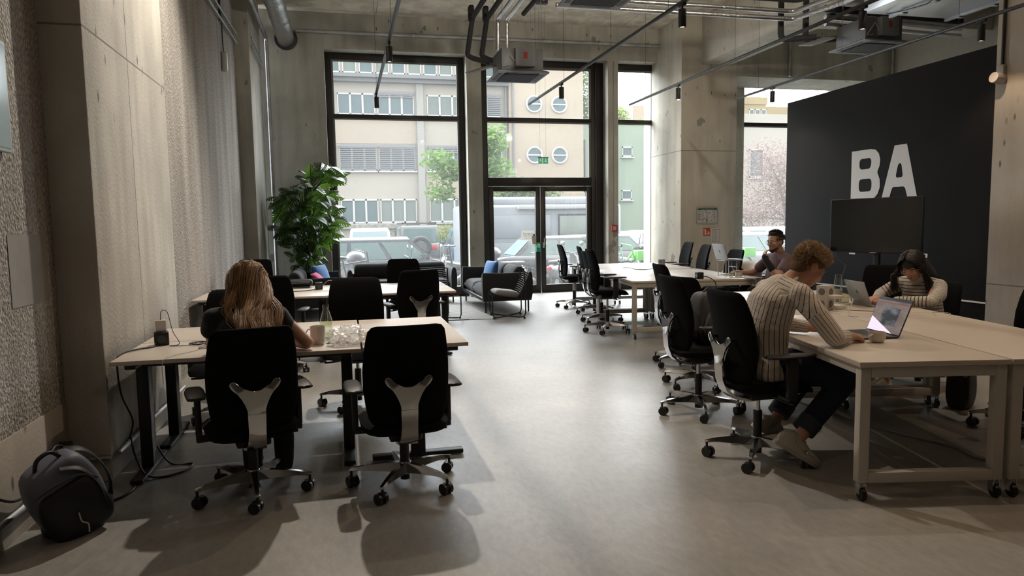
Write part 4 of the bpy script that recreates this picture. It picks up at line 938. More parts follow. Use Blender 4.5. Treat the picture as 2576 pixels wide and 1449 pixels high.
fill_lamp('flood lamp turned up to the ceiling over the aisle', (2.6, 5.6, 4.3), (2.9, 7.2, 5.55), 130, 130)
fill_lamp('flood lamp turned up to the ceiling before the beam', (5.6, 5.4, 4.4), (5.7, 7.4, 5.55), 110, 130)
for x, y, lb, pw in ((.555, 7.94, 'track spotlight highest in the wide window, on the leftmost track', PW*.7), (.555, 10.98, 'track spotlight at the far end of the leftmost track', PW*.5),
  (3.13, 9.82, 'track spotlight hanging before the porthole windows', PW*.6), (3.13, 6.11, 'track spotlight at the top edge before the back pillar', PW*.8),
  (4.88, 9.64, 'track spotlight before the left face of the back pillar', PW*2), (4.88, 5.86, 'track spotlight between the beam and the boxy steel duct', PW),
  (6.44, 9.62, 'track spotlight before the narrow right window', PW*.5), (6.44, 6.02, 'track spotlight nearest the right-hand pillar, under the steel duct', PW*.5)):
    track_lamp(x, y, lb, pw, target=(7.3, 13, 1.2) if 'left face of the back pillar' in lb else None)
for x, y, pw, lb in ((.555, 5.15, PW, 'track spotlight over the nearest left desks'), (.555, 2.2, PW*.4, 'track spotlight over the open floor by the left wall'), (3.55, 3.1, PW*1.4, 'track spotlight over the nearest white table'), (4.88, 1.8, PW*.7, 'track spotlight in front of the nearest white table'), (3.13, -1.0, PW*.4, 'track spotlight behind the viewer on the second track'), (6.0, 2.9, PW, 'track spotlight near the right-hand pillar foot'), (.555, -1.5, PW*.4, 'track spotlight behind the viewer on the leftmost track')): track_lamp(x, y, lb, pw)  # the spots behind the viewer are unseen and added as ambient fill
for k_, (x, y, pw) in enumerate(()): pass
M_foil = mat('crinkled foil insulation', (.55, .55, .56), .28, metal=1, bump=.9, bscale=28)
M_rubber = mat('black pipe insulation', (.016, .016, .017), .75)
def pipe(name, label, pts, r, m, group=None, seg=14, bends=True, cat='pipe'):
    """pipe along corner points, corners rounded"""
    P = [Vector(p) for p in pts]; out = [P[0]]
    for i in range(1, len(P)-1):
        a = (P[i-1]-P[i]); c = (P[i+1]-P[i]); q = min(r*2.2, a.length*.45, c.length*.45); A_ = P[i]+a.normalized()*q; C_ = P[i]+c.normalized()*q
        for k in range(5): s_ = k/4; out.append((A_*(1-s_)+P[i]*s_)*(1-s_)+(P[i]*(1-s_)+C_*s_)*s_)
    out.append(P[-1]); base = P[-1].copy(); mb = MB(); mb.tube([p-base for p in out], r, seg); o = mb.build(name, m, None, ang=50); o.location = base
    return tag(o, label, cat, group)
# round foil duct, top left, ending in a dark collar at the back wall
t = thing('ventilation_duct', 'round foil-wrapped duct running into the back wall above the monstera', 'duct', (-.93, 14.1, 5.02))
m = MB(); rings = []
for i in range(90):
    y = -i*.11; rr_ = .155+.006*sin(i*1.9)+.004*sin(i*5.1); rings.append([(rr_*cos(a), y, rr_*sin(a)) for a in [2*pi*k/28 for k in range(28)]])
m.loft(rings); m.build('pipe', M_foil, t, ang=70)
MB().lathe([(.16, 0), (.205, 0), (.21, .02), (.16, .03)], M=Matrix.Rotation(pi/2, 4, 'X')).build('collar', M_blackpl, t)
pipe('heating_pipe', 'long grey pipe along the back wall above the windows', [(-.74, 13.98, 5.16), (6.65, 13.98, 5.19)], .032, M_galv)
for x, lb in ((.2, 'above the left end of the wide window'), (1.45, 'above the right half of the wide window'), (2.75, 'above the post left of the glass doors'), (4.1, 'right above the air unit before the porthole windows'), (5.3, 'above the right end of the door window'), (6.4, 'next to the back pillar')): 
    m = MB(); m.lathe([(.034, -.015), (.04, -.015), (.04, .015), (.034, .015)], M=Matrix.Rotation(pi/2, 4, 'Y')); m.cyl((0, 0, .035), (0, .12, .08), .006, seg=8); m.cyl((0, 0, .035), (0, 0, .09), .008, seg=8)
    o = m.build('pipe_clamp', M_galv); o.location = (x, 13.98, 5.16+.03*(x+.74)/7.4); tag(o, 'pipe clamp on the long grey pipe, '+lb, 'clamp', 'clamps on the long grey pipe')
pipe('sprinkler_pipe', 'grey riser pipe running down the corner left of the monstera', [(-1.27, 6.0, 4.93), (-1.27, 13.9, 4.97), (-1.27, 13.95, .05)], .035, M_galv)
pipe('conduit', 'upper thin conduit along the rough left wall', [(-1.555, 6.35, 4.39), (-1.555, 12.1, 4.56)], .016, M_galv, 'conduits on the left wall'); pipe('conduit', 'lower thin conduit along the rough left wall', [(-1.555, 6.35, 4.26), (-1.555, 12.1, 4.42)], .016, M_galv, 'conduits on the left wall')
pipe('conduit', 'thin conduit continuing over the second left pillar, upper one', [(-1.34, 12.22, 4.55), (-1.34, 13.8, 4.50)], .014, M_galv, 'conduits on the left wall'); pipe('conduit', 'thin conduit continuing over the second left pillar, lower one', [(-1.34, 12.22, 4.42), (-1.34, 13.8, 4.38)], .014, M_galv, 'conduits on the left wall')
t = thing('wall_lamp', 'small white oblong lamp hanging by its cable on the rough left wall', 'lamp', (-1.57, 10.8, 3.84))
m = MB(); m.box(-.03, -.05, -.14, .05, .05, .14, .03, seg=4); m.build('body', mat('white plastic', (.62, .62, .60), .4), t); MB().tube([(0, 0, .14), (-.005, .01, .35), (0, -.05, .7)], .008).build('cable', M_blackpl, t); MB().box(-.03, -.07, .55, .0, -.03, .95, .005).build('bracket', M_blackmetal, t)
# insulated pipes feeding the first cassette unit
for x, lb in ((1.98, 'outer'), (2.20, 'inner')):
    pipe('insulated_pipe', '%s black insulated pipe dropping to the air unit before the porthole windows' % lb, [(x, 5.0, 4.55), (x, 10.55, 4.55), (x-.08, 10.6, 4.02), (x+.0, 10.6, 3.98), (x+.25 if x < 2.1 else 2.4, 10.5, 3.9)], .038, M_rubber, 'black insulated pipes')
    m = MB(); m.box(-.04, -.07, -.11, .04, .07, .11, .025, seg=3); o = m.build('valve_cover', M_rubber); o.location = (x-.02, 10.55, 4.62); tag(o, '%s black valve cover above the air unit' % lb, 'valve', 'black valve covers')
for x, lb in ((2.36, 'left'), (2.50, 'right')):
    pipe('insulated_pipe', '%s silver foil pipe dropping to the air unit before the porthole windows' % lb, [(x, 5.0, 4.55), (x, 10.5, 4.55), (x, 10.55, 4.1)], .032, M_foil, 'foil wrapped pipes')
pipe('drain_pipe', 'black drain pipe beside the silver foil pipes', [(2.68, 5.0, 4.55), (2.68, 10.2, 4.55)], .035, M_rubber)
m = MB(); m.box(-.5, -.02, -.02, .5, .02, .02, .004); o = m.build('pipe_rail', M_blackmetal); o.location = (2.2, 9.75, 4.75); tag(o, 'dark cross rail carrying the insulated pipes', 'bracket')
for x, lb in ((1.8, 'leftmost'), (2.1, 'second from left'), (2.45, 'third from left'), (2.65, 'rightmost')): 
    o = MB().cyl((0, 0, 0), (0, 0, .8), .005, seg=6).build('threaded_rod', M_galv); o.location = (x, 9.75, 4.75); tag(o, lb+' of the four thin rods holding the pipe rail', 'rod', 'threaded rods of the pipe rail')
M_ac = mat('galvanised unit casing', (.15, .155, .16), .5, metal=.5); M_acw = mat('light grey unit panel', (.24, .25, .265), .5); M_grille = mat('dark grille', (.05, .05, .055), .5)
def cassette(label, loc, h=.30, red=True, side=1):
    t = thing('air_conditioner', label, 'air conditioner', loc, 0, 'ceiling cassette air conditioners')
    m = MB(); a = .37
    m.loft([[(-a, -a, 0), (a, -a, 0), (a, a, 0), (-a, a, 0)], [(-a*1.0, -a*1.0, .018), (a, -a, .018), (a, a, .018), (-a, a, .018)], [(-.31, -.31, .045), (.31, -.31, .045), (.31, .31, .045), (-.31, .31, .045)]]); m.build('panel', M_acw, t, smooth=False)
    MB().box(-.30, -.30, .04, .30, .30, .04+h, .006).build('casing', M_ac, t)
    m = MB()
    for s_ in (-1, 1): m.box(-.24, s_*.31-.03, -.003, .24, s_*.31+.03, .004); m.box(s_*.31-.03, -.24, -.003, s_*.31+.03, .24, .004)
    m.build('outlet_slot', M_blackpl, t, smooth=False)
    m = MB(); m.box(-.26, -.26, -.004, .26, .26, .0)
    for i in range(26): y = -.25+i*.02; m.box(-.25, y, -.012, .25, y+.008, -.004)
    m.build('grille', M_grille, t, smooth=False)
    MB().box(-.12, -.40, .08, .16, -.30, .33, .006).build('control_box', M_acw, t)
    if red: MB().box(-.01, -.4015, .18, .045, -.4, .27).build('red_label', mat('red sticker', (.45, .05, .02), .6), t, smooth=False)
    m = MB(); m.tube([(-.12, -.35, .15), (-.2, -.36, .25), (-.26, -.34, .15), (-.3, -.32, .08), (-.2, -.33, .1)], .005); m.build('cable', mat('white cable', (.5, .5, .5), .5), t)
    for x in (-.28, .28):
        for y in (-.28, .28): MB().cyl((x, y, .3), (x, y, 5.55-loc[2]), .004, seg=6).build('hanger_rod', M_galv, t)
    return t
cassette('ceiling cassette air unit hanging before the porthole windows', (2.52, 9.98, 3.585))
cassette('ceiling cassette air unit cut off by the top edge of the view', (2.82, 7.42, 3.93), red=False)
cassette('ceiling cassette air unit above the charcoal wall', (7.45, 8.82, 3.93))
m = MB(); m.box(-.22, -.15, 0, .22, .15, .02, .005); o = m.build('access_panel', M_acw, rot=(RD(14), RD(-18), 0)); o.location = (2.05, 10.25, 3.74); tag(o, 'loose light panel beside the air unit before the porthole windows', 'panel')
m = MB(); m.box(-.22, -.15, 0, .22, .15, .02, .005); o = m.build('access_panel', M_acw, rot=(RD(14), RD(-18), 0)); o.location = (6.9, 9.2, 4.08); tag(o, 'loose light panel beside the air unit above the charcoal wall', 'panel')
for x, lb in ((6.55, 'left'), (6.98, 'right')): pipe('insulated_pipe', '%s black hanging pipe bend beside the air unit above the charcoal wall' % lb, [(x, 9.6, 4.9), (x, 9.6, 4.2), (x+.4, 9.3, 4.18)], .045, M_rubber, 'black insulated pipes')
# lateral pipe run between the ceiling units
for dy, z, r_, mt, lb in ((0, 4.42, .035, M_foil, 'lowest silver foil pipe crossing towards the beam'), (.0, 4.53, .035, M_foil, 'upper silver foil pipe crossing towards the beam'), (-.12, 4.66, .045, M_rubber, 'black insulated pipe crossing towards the beam')):
    pipe('insulated_pipe', lb, [(2.9, 9.3+dy, z), (6.55, 9.3+dy, z), (6.75, 8.4+dy, z), (6.8, 4.5, z)], r_, mt, 'crossing insulated pipes')
for z, r_, mt, lb in ((4.52, .05, M_rubber, 'black insulated pipe above the third air unit'), (4.40, .035, M_foil, 'silver foil pipe above the third air unit'), (4.30, .03, M_foil, 'lowest silver foil pipe above the third air unit')):
    pipe('insulated_pipe', lb, [(6.9, 9.05, z), (9.5, 9.25, z)], r_, mt, 'crossing insulated pipes')
pipe('riser_pipe', 'grey vertical pipe on the lintel above the narrow right window', [(9.05, 12.93, 5.5), (9.05, 12.93, 4.42)], .035, M_galv)
t = thing('steel_duct', 'large boxy galvanised steel duct at the upper right', 'duct', (7.25, 7.9, 4.1))
m = MB(); m.box(-.66, -1.62, 0, .66, 0, .48, .008); m.build('casing', mat('bright duct steel', (.46, .47, .48), .30, metal=.9, noise_=.2, nscale=1.2, stretch=(1, .2, 1)), t)
for x in (-.25, .62):
    m = MB(); m.box(x-.02, -1.62, -.035, x+.02, .01, 0); m.build('seam_flange', M_galv, t, smooth=False)
    for i in range(3): MB().box(x-.035, -.25-i*.5, -.05, x+.035, -.19-i*.5, -.03, .004).build('duct_clip', M_galv, t)
pipe('black_cable', 'black cable drooping beneath the boxy steel duct', [(6.42, 6.4, 3.95), (6.6, 6.9, 3.92), (6.75, 7.4, 4.0), (6.85, 7.8, 4.08)], .006, M_blackpl, cat='cable')
pipe('conduit', 'thin upright conduit beside the off-white wall at the upper right', [(11.52, 12.9, 5.5), (11.52, 12.9, .02)], .03, M_galv)
# smoke detector on the beam, horn on the right pillar
t = thing('smoke_detector', 'small black ring detector under the beam', 'detector', (7.42, 9.6, 4.60)); MB().lathe([(0, -.05), (.05, -.05), (.075, -.03), (.08, .0), (.08, .02), (0, .02)]).build('housing', M_blackpl, t); MB().lathe([(0, -.055), (.03, -.055), (.03, -.04)]).build('sensor', M_acw, t)
t = thing('alarm_siren', 'small light grey siren horn on the edge of the right-hand pillar', 'siren', (6.88, 6.14, 2.93))
m = MB(); m.lathe([(0, .10), (.055, .10), (.058, .06), (.055, 0), (.050, -.02), (.03, -.035), (0, -.04)], M=Matrix.Translation((-.03, 0, 0)) @ Matrix.Rotation(RD(-80), 4, 'Y')); m.box(-.045, -.035, .03, .0, .035, .15, .008); m.build('body', mat('grey-white plastic', (.40, .37, .36), .5), t); MB().cyl((-.02, 0, .15), (-.02, 0, 2.5), .016).build('cable_duct', M_blackpl, t)
# ceiling conduit with black ends
pipe('conduit', 'short ceiling conduit with a black end box behind the pipes', [(4.2, 9.5, 5.45), (3.6, 12.3, 5.45)], .02, M_galv)
o = MB().box(-.1, -.05, -.04, .1, .05, .04, .01).build('junction_box', M_blackpl); o.location = (3.6, 12.4, 5.44); tag(o, 'black ceiling box at the end of the short conduit', 'junction box')

# ---- signs and small things on the walls
M_sg = mat('exit sign green', (.0, .32, .14), .4, emit=(.0, .32, .14), estr=.35); M_sw = mat('sign pictogram white', (.85, .88, .85), .5, emit=(.85, .88, .85), estr=.12)
t = thing('exit_sign', 'small hanging green emergency exit sign with running figure and arrow', 'sign', (3.82, 13.2, 2.64))
MB().box(-.11, -.02, .115, .11, .02, .13, .003).build('bracket', M_blackpl, t); MB().box(-.10, -.008, 0, .10, .008, .115, .002).build('panel', M_sw, t)
for a, b_ in ((-.098, -.022), (.002, .098)): MB().box(a, -.0095, .003, b_, -.008, .112).build('green_field', M_sg, t, smooth=False)
m = MB(); m.box(.04, -.0105, .055, .06, -.0095, .10); m.prism([(.02, .055), (.08, .055), (.05, .02)], .0095, .0105, M=Matrix(((1, 0, 0, 0), (0, 0, -1, 0), (0, 1, 0, 0), (0, 0, 0, 1)))); m.build('arrow', M_sw, t, smooth=False)
XZ = Matrix(((1, 0, 0, 0), (0, 0, -1, 0), (0, 1, 0, 0), (0, 0, 0, 1)))
m = MB(); m.cyl((-.055, -.0095, .092), (-.055, -.0105, .092), .009, seg=12)
for pl in ([(-.066, .08), (-.052, .084), (-.044, .06), (-.056, .054)], [(-.052, .08), (-.034, .07), (-.036, .064), (-.052, .072)], [(-.064, .08), (-.082, .07), (-.08, .062), (-.064, .072)], [(-.05, .058), (-.034, .044), (-.038, .022), (-.044, .022), (-.042, .042), (-.056, .052)], [(-.056, .056), (-.062, .036), (-.084, .03), (-.084, .037), (-.067, .043), (-.064, .058)]): m.prism(pl, .0095, .0105, M=XZ)
m.build('running_figure', M_sw, t, smooth=False)
for x in (-.06, .06): MB().cyl((x, 0, .13), (x, 0, 2.9), .0015, seg=5).build('hanger_wire', M_blackmetal, t)
M_pap = mat('white paper', (.58, .56, .54), .8); M_ink = mat('dark ink', (.04, .04, .04), .8); M_redp = mat('fire red', (.42, .02, .02), .5)
o = thing('notice', 'paper notice Emergency Exit Only on the left glass door leaf', 'notice', (3.82, 14.43, 1.24))
MB().box(-.14, -.003, -.1, .15, 0, .1).build('paper', leafmat('thin translucent paper', (.55, .54, .52), .6, 0), o, smooth=False); text('lettering', 'Emergency', .052, M_ink, o, (.005, -.004, .032), (pi/2, 0, 0)); text('lettering', 'Exit Only', .052, M_ink, o, (.005, -.004, -.012), (pi/2, 0, 0)); MB().box(-.09, -.0045, -.062, .1, -.0035, -.055).build('print_line', M_ink, o, smooth=False)
t = thing('door_alarm', 'green emergency door release box between the door leaves', 'alarm box', (4.03, 14.39, .98)); m = MB(); m.box(-.05, -.05, -.1, .05, 0, .1, .006); m.build('housing', mat('signal green', (.0, .28, .17), .4), t); MB().box(-.03, -.056, -.01, .03, -.05, .07, .004).build('window', M_pap, t); MB().box(-.012, -.058, .01, .012, -.056, .05).build('mark', M_sg, t, smooth=False)
t = thing('door_contact', 'small pale box with black knob on the left door leaf', 'alarm box', (3.94, 14.395, 1.14)); MB().box(-.045, -.04, -.1, .045, 0, .09, .006).build('housing', mat('ivory plastic', (.45, .43, .36), .5), t); MB().cyl((0, -.02, .09), (0, -.02, .12), .02).build('knob', M_blackpl, t)
t = thing('fire_alarm', 'red fire alarm call point on the post beside the glass doors', 'alarm box', (5.64, 14.09, 1.36)); MB().box(-.065, -.05, -.07, .065, .0, .07, .008).build('housing', M_redp, t); MB().box(-.035, -.056, -.035, .035, -.05, .035, .003).build('glass', M_pap, t); MB().box(-.03, -.058, -.006, .03, -.056, .006).build('mark', M_ink, t, smooth=False)
MB().cyl((0, -.006, .07), (0, -.006, 3.5), .008).build('conduit', M_acw, t)
t = thing('framed_plan', 'silver-framed escape plan with green header on the back pillar', 'framed plan', (7.235, 12.985, 1.59))
m = MB(); 
for a in ((-.235, -.17, .235, -.15), (-.235, .15, .235, .17), (-.235, -.15, -.215, .15), (.215, -.15, .235, .15)): m.box(a[0], -.02, a[1], a[2], .01, a[3], .003)
m.build('frame', mat('silver frame', (.6, .58, .55), .35, metal=.8), t); MB().box(-.216, -.006, -.151, .216, .008, .151).build('sheet', M_pap, t, smooth=False); MB().box(-.21, -.0075, .112, .21, -.006, .146).build('header', mat('dark green header', (.0, .09, .07), .6), t, smooth=False)
text('lettering', 'FLUCHT- UND RETTUNGSPLAN', .020, M_pap, t, (0, -.0085, .129), (pi/2, 0, 0))
m = MB(); rr = random.Random(5)
for a in ((-.12, -.14, -.115, .10), (-.10, -.14, -.095, .10), (-.21, -.068, .0, -.064), (-.21, .02, -.13, .023), (-.02, -.068, .0, -.14), (.0, -.11, .10, -.107), (-.0, -.068, .005, .02), (.13, -.12, .133, .09)): m.box(min(a[0], a[2]), -.0075, min(a[1], a[3]), max(a[0], a[2]), -.006, max(a[1], a[3]))
for _ in range(60): x = rr.uniform(-.09, .12); z = rr.uniform(-.13, .10); m.box(x, -.0075, z, x+rr.uniform(.004, .018), -.006, z+rr.uniform(.003, .012))
for k in range(18): m.box(.145, -.0075, .09-k*.011, .145+rr.uniform(.02, .05), -.006, .093-k*.011)
for k in range(9): m.box(-.20, -.0075, .09-k*.022, -.20+rr.uniform(.03, .06), -.006, .097-k*.022)
m.build('plan_drawing', M_ink, t, smooth=False)
t = thing('extinguisher_sign', 'red fire extinguisher sign on the back pillar', 'sign', (7.23, 12.99, 1.26)); MB().box(-.08, -.004, -.085, .08, .006, .085, .002).build('panel', mat('cream sign edge', (.55, .50, .38), .6), t); MB().box(-.073, -.0055, -.078, .073, -.004, .078).build('red_field', M_redp, t, smooth=False)
M_crm = mat('luminous cream', (.62, .60, .40), .7)
m = MB(); m.box(-.048, -.0065, -.065, -.012, -.0055, .035, .0); m.box(-.042, -.0065, .04, -.018, -.0055, .055); m.tube([(-.04, -.006, .05), (-.06, -.006, .045), (-.062, -.006, .02)], .004, 6); m.build('extinguisher_symbol', M_crm, t, smooth=False)
m = MB()
for x, z, h_ in ((.02, -.06, .05), (.035, -.06, .08), (.05, -.055, .06), (.03, -.02, .06)): m.prism([(x-.008, z), (x+.008, z), (x+.012, z+h_*.6), (x, z+h_), (x-.004, z+h_*.5)], .0055, .0065, M=XZ)
m.build('flame_symbol', M_crm, t, smooth=False)
t = thing('notice', 'white paper notice with a red border on the back pillar', 'notice', (7.44, 12.99, 1.18)); MB().box(-.115, -.003, -.16, .115, .004, .16).build('paper', M_pap, t, smooth=False)
m = MB()
for a in ((-.085, -.125, -.08, .125), (.08, -.125, .085, .125), (-.085, -.125, .085, -.12), (-.085, .12, .085, .125)): m.box(a[0], -.0045, a[1], a[2], -.003, a[3])
m.build('border', mat('dark red ink', (.22, .03, .04), .7), t, smooth=False); m = MB()
for k in range(14): a = rr.uniform(-.07, -.03); m.box(a, -.0045, .105-k*.016, a+rr.uniform(.04, .1), -.003, .108-k*.016)
m.build('print_lines', M_ink, t, smooth=False)
# left wall: projector screen edge and painted square, cable channel
t = thing('wall_screen', 'pale glossy screen edge high on the left wall', 'screen', (-1.56, 3.4, 2.13)); MB().box(-.03, -.6, -.27, .0, .53, .26, .006).build('frame', mat('pale frame', (.5, .55, .53), .4), t); MB().box(.0, -.58, -.25, .003, .51, .24).build('screen', mat('pale screen', (.32, .42, .46), .12, spec=.7), t, smooth=False)
o = MB().box(-1.601, 3.88, 1.10, -1.597, 4.33, 1.46).build('wall_patch', mat('grey-white wall paint', (.26, .245, .23), .8, noise_=.1, nscale=6), None, smooth=False); tag(o, 'square of pale paint on the dark rough wall at the left', 'paint patch')
# ================================================================== THINGS ON AND AROUND THE TABLES
TZ = .740
M_cer = mat('white glazed ceramic', (.60, .57, .53), .18, coat=.4); M_glassc = glass_mat('clear drinking glass', (.95, .97, .96)); M_water = glass_mat('water', (.90, .90, .78))
M_silver = mat('silver laptop shell', (.36, .365, .38), .4, metal=.7); M_key = mat('dark keyboard', (.02, .02, .022), .6); M_cable = mat('black cable sheath', (.012, .012, .014), .5); M_wcable = mat('white cable sheath', (.45, .43, .40), .5)
def mug(name, label, loc, rz, r=.042, h=.095, cat='mug', liquid=None):
    t = thing(name, label, cat, loc, rz)
    MB().lathe([(0, .0), (r*.75, 0), (r*.9, .012), (r*1.0, h*.5), (r*1.04, h), (r*.96, h), (r*.92, h*.5), (r*.8, .012), (0, .012)], seg=32).build('body', M_cer, t, ang=60)
    MB().tube([(r*.95, 0, h*.84), (r*1.35, 0, h*.82), (r*1.62, 0, h*.62), (r*1.55, 0, h*.36), (r*1.2, 0, h*.2), (r*.88, 0, h*.16)], .0055, 8, flat=(1.3, .8)).build('handle', M_cer, t, ang=60)
    if liquid: MB().cyl((0, 0, h*.75), (0, 0, h*.77), r*.93, seg=24).build('coffee', mat('coffee', (.05, .025, .015), .1), t)
    return t
mug('mug', 'tall white mug beside the clear bottle on the near left desk', (-.185, 4.52, TZ), pi-.25, .046, .115)
mug('cup', 'white coffee cup in front of the striped-shirt person\'s laptop', (3.07, 3.49, TZ), pi+.35, .047, .062, 'cup')
mug('cup', 'white coffee cup beside the water glass on the far white table', (5.00, 8.15, TZ), .1, .045, .062, 'cup')
mug('mug', 'white mug standing behind the silver laptop of the striped-jumper person', (4.28, 5.36, TZ), pi/2, .042, .11)
def bottle(name, label, loc, r, h, fill, neck=.45, cat='bottle'):
    t = thing(name, label, cat, loc)
    o = [(0, 0), (r*.9, 0), (r, .008), (r, h*.50), (r*.93, h*.60), (r*neck*1.1, h*.84), (r*neck, h*.9), (r*neck*1.12, h*.92), (r*neck*1.12, h), (r*neck*.95, h), (r*neck*.9, h*.88), (r*.85, h*.60), (r*.93, h*.5), (r*.93, .014), (0, .012)]
    MB().lathe(o, seg=32).build('body', M_glassc, t, ang=50); MB().lathe([(0, .013), (r*.925, .015), (r*.925, h*fill), (0, h*fill)], seg=32).build('water', M_water, t, ang=50); return t
bottle('carafe', 'clear glass bottle two thirds full of water on the near left desk', (-.135, 4.67, TZ), .041, .235, .58)
t = bottle('carafe', 'clear water bottle beside the silver laptop of the striped-jumper person', (4.20, 5.17, TZ), .04, .22, .5)
for k, lb in enumerate(('upper', 'lower')):
    o = MB().lathe([(.026, 0), (.036, .085), (.034, .085), (.024, .004), (0, .004)][::-1], seg=24).build('glass', M_glassc, None, ang=50); o.rotation_euler = (pi, 0, 0); o.location = (4.24, 5.30, TZ+.02+.088+(.0 if k else .022)+.12); tag(o, '%s upturned tumbler stacked behind the silver laptop' % lb, 'glass', 'stacked tumblers')
o = MB().lathe([(0, 0), (.03, 0), (.036, .14), (.033, .14), (.028, .006), (0, .006)], seg=24).build('glass', M_glassc, None, ang=50); o.location = (4.24, 5.30, TZ); tag(o, 'tall clear tumbler carrying the upturned ones behind the silver laptop', 'glass')
t = thing('water_glass', 'water glass beside the white cup on the far white table', 'glass', (4.86, 8.09, TZ)); MB().lathe([(0, 0), (.03, 0), (.036, .1), (.034, .1), (.028, .006), (0, .006)], seg=24).build('body', M_glassc, t, ang=50); MB().lathe([(0, .007), (.0275, .0075), (.031, .06), (0, .06)], seg=24).build('water', M_water, t, ang=50)
# laptops
def laptop(label, loc, rz, open_deg, w_=.305, d=.215, shell=M_silver, screen=None, logo=True, z=TZ):
    """hinge at the origin, keyboard towards -y (the user), screen face towards -y"""
    t = thing('laptop', label, 'laptop', (loc[0], loc[1], z if len(loc) < 3 else loc[2]), rz)
    MB().box(-w_/2, -d, .002, w_/2, 0, .012, .003).build('base', shell, t)
    m = MB()
    for i in range(5):
        for j in range(13): m.box(-w_*.44+j*w_*.068, -d*.62+i*.021, .012, -w_*.44+j*w_*.068+w_*.058, -d*.62+i*.021+.017, .0132)
    m.build('keyboard', M_key, t, smooth=False)
    a = RD(open_deg-90); M = Matrix.Translation((0, .002, .010)) @ Matrix.Rotation(-a, 4, 'X')
    l_ = MB().box(-w_/2, -.003, 0, w_/2, .003, d, .002, M=M).build('lid', shell, t)
    MB().box(-w_/2+.006, -.0036, .008, w_/2-.006, -.003, d-.006, M=M).build('screen', screen or mat('dark glossy screen', (.01, .01, .01), .1), l_, smooth=False)
    if logo:
        # bitten-fruit shaped badge
        pl = [];
        for k in range(40):
            th = 2*pi*k/40; r = .0155*(1-.10*cos(2*th)+.03*sin(th)); x = r*cos(th)*1.0; y = r*sin(th)
            if y > .011 and abs(x) < .004: y -= .002
            if (x-.0165)**2+(y-.002)**2 < .0062**2: dx, dy = x-.0165, y-.002; q = hypot(dx, dy); x = .0165-abs(dx/q)*.0062; 
            pl.append((x, y))
        m = MB(); MX = M @ Matrix(((-1, 0, 0, 0), (0, 0, 1, 0), (0, 1, 0, d*.52), (0, 0, 0, 1)))
        m.prism(pl, .003, .0036, M=MX); m.prism([(.0, .019), (.002, .025), (.007, .028), (.006, .022)], .003, .0036, M=MX); m.build('badge', mat('mirror badge', (.12, .12, .13), .15, metal=.9) , l_, smooth=False)
    return t
laptop('silver laptop with its lid towards us before the dark-haired person', (4.27, 5.04), RD(80), 110)
M_scr = bpy.data.materials.new('laptop screen picture'); M_scr.use_nodes = True; n, l = nt(M_scr.node_tree); b_ = n['Principled BSDF']; b_.inputs['Base Color'].default_value = (.02, .02, .02, 1); b_.inputs['Roughness'].default_value = .25
tc = n.new('ShaderNodeTexCoord'); sp = n.new('ShaderNodeSeparateXYZ'); l.new(tc.outputs['Generated'], sp.inputs[0])
def band(sock, a, b2):
    g1 = n.new('ShaderNodeMath'); g1.operation = 'GREATER_THAN'; l.new(sock, g1.inputs[0]); g1.inputs[1].default_value = a
    g2 = n.new('ShaderNodeMath'); g2.operation = 'LESS_THAN'; l.new(sock, g2.inputs[0]); g2.inputs[1].default_value = b2
    m_ = n.new('ShaderNodeMath'); m_.operation = 'MULTIPLY'; l.new(g1.outputs[0], m_.inputs[0]); l.new(g2.outputs[0], m_.inputs[1]); return m_.outputs[0]
def mixc(f, a, c):
    x = n.new('ShaderNodeMix'); x.data_type = 'RGBA'
    if isinstance(f, float): x.inputs[0].default_value = f
    else: l.new(f, x.inputs[0])
    for s_, v in ((6, a), (7, c)):
        if isinstance(v, tuple): x.inputs[s_].default_value = (*v, 1)
        else: l.new(v, x.inputs[s_])
    return x.outputs[2]
nz = n.new('ShaderNodeTexNoise'); nz.inputs['Scale'].default_value = 3.5; nz.inputs['Detail'].default_value = 3; l.new(tc.outputs['Generated'], nz.inputs['Vector'])
rp = n.new('ShaderNodeValToRGB'); rp.color_ramp.elements[0].position = .42; rp.color_ramp.elements[0].color = (.015, .02, .03, 1); rp.color_ramp.elements[1].position = .66; rp.color_ramp.elements[1].color = (.30, .30, .34, 1); l.new(nz.outputs['Fac'], rp.inputs[0])
rq = n.new('ShaderNodeValToRGB'); rq.color_ramp.elements[0].position = .35; rq.color_ramp.elements[0].color = (.20, .13, .12, 1); rq.color_ramp.elements[1].position = .7; rq.color_ramp.elements[1].color = (.34, .26, .23, 1); l.new(nz.outputs['Fac'], rq.inputs[0])
pic = n.new('ShaderNodeMath'); pic.operation = 'MULTIPLY'; l.new(band(sp.outputs['X'], .28, .78), pic.inputs[0]); l.new(band(sp.outputs['Z'], .20, .74), pic.inputs[1])
c = mixc(pic.outputs[0], rq.outputs[0], rp.outputs[0]); c = mixc(band(sp.outputs['Z'], .94, 1.1), c, (.03, .03, .05)); c = mixc(band(sp.outputs['Z'], .86, .88), c, (.3, .06, .06))
def mth(op, a, c_):
    q = n.new('ShaderNodeMath'); q.operation = op
    for i_, v_ in ((0, a), (1, c_)):
        if isinstance(v_, (int, float)): q.inputs[i_].default_value = v_
        else: l.new(v_, q.inputs[i_])
    return q.outputs[0]
c = mixc(mth('LESS_THAN', mth('ADD', mth('DIVIDE', sp.outputs['X'], .78), mth('DIVIDE', sp.outputs['Z'], .42)), 1.0), c, (1.6, 1.35, 1.6))
l.new(c, b_.inputs['Emission Color']); b_.inputs['Emission Strength'].default_value = .30
laptop('open laptop with a dark picture on its screen before the curly-haired person', (3.30, 3.71), RD(-97), 112, .325, .235, mat('dark laptop shell', (.03, .03, .034), .4), M_scr, logo=False)
t = laptop('silver laptop raised on a white folding stand on the far white table', (4.92, 8.42, .955), RD(90), 108)
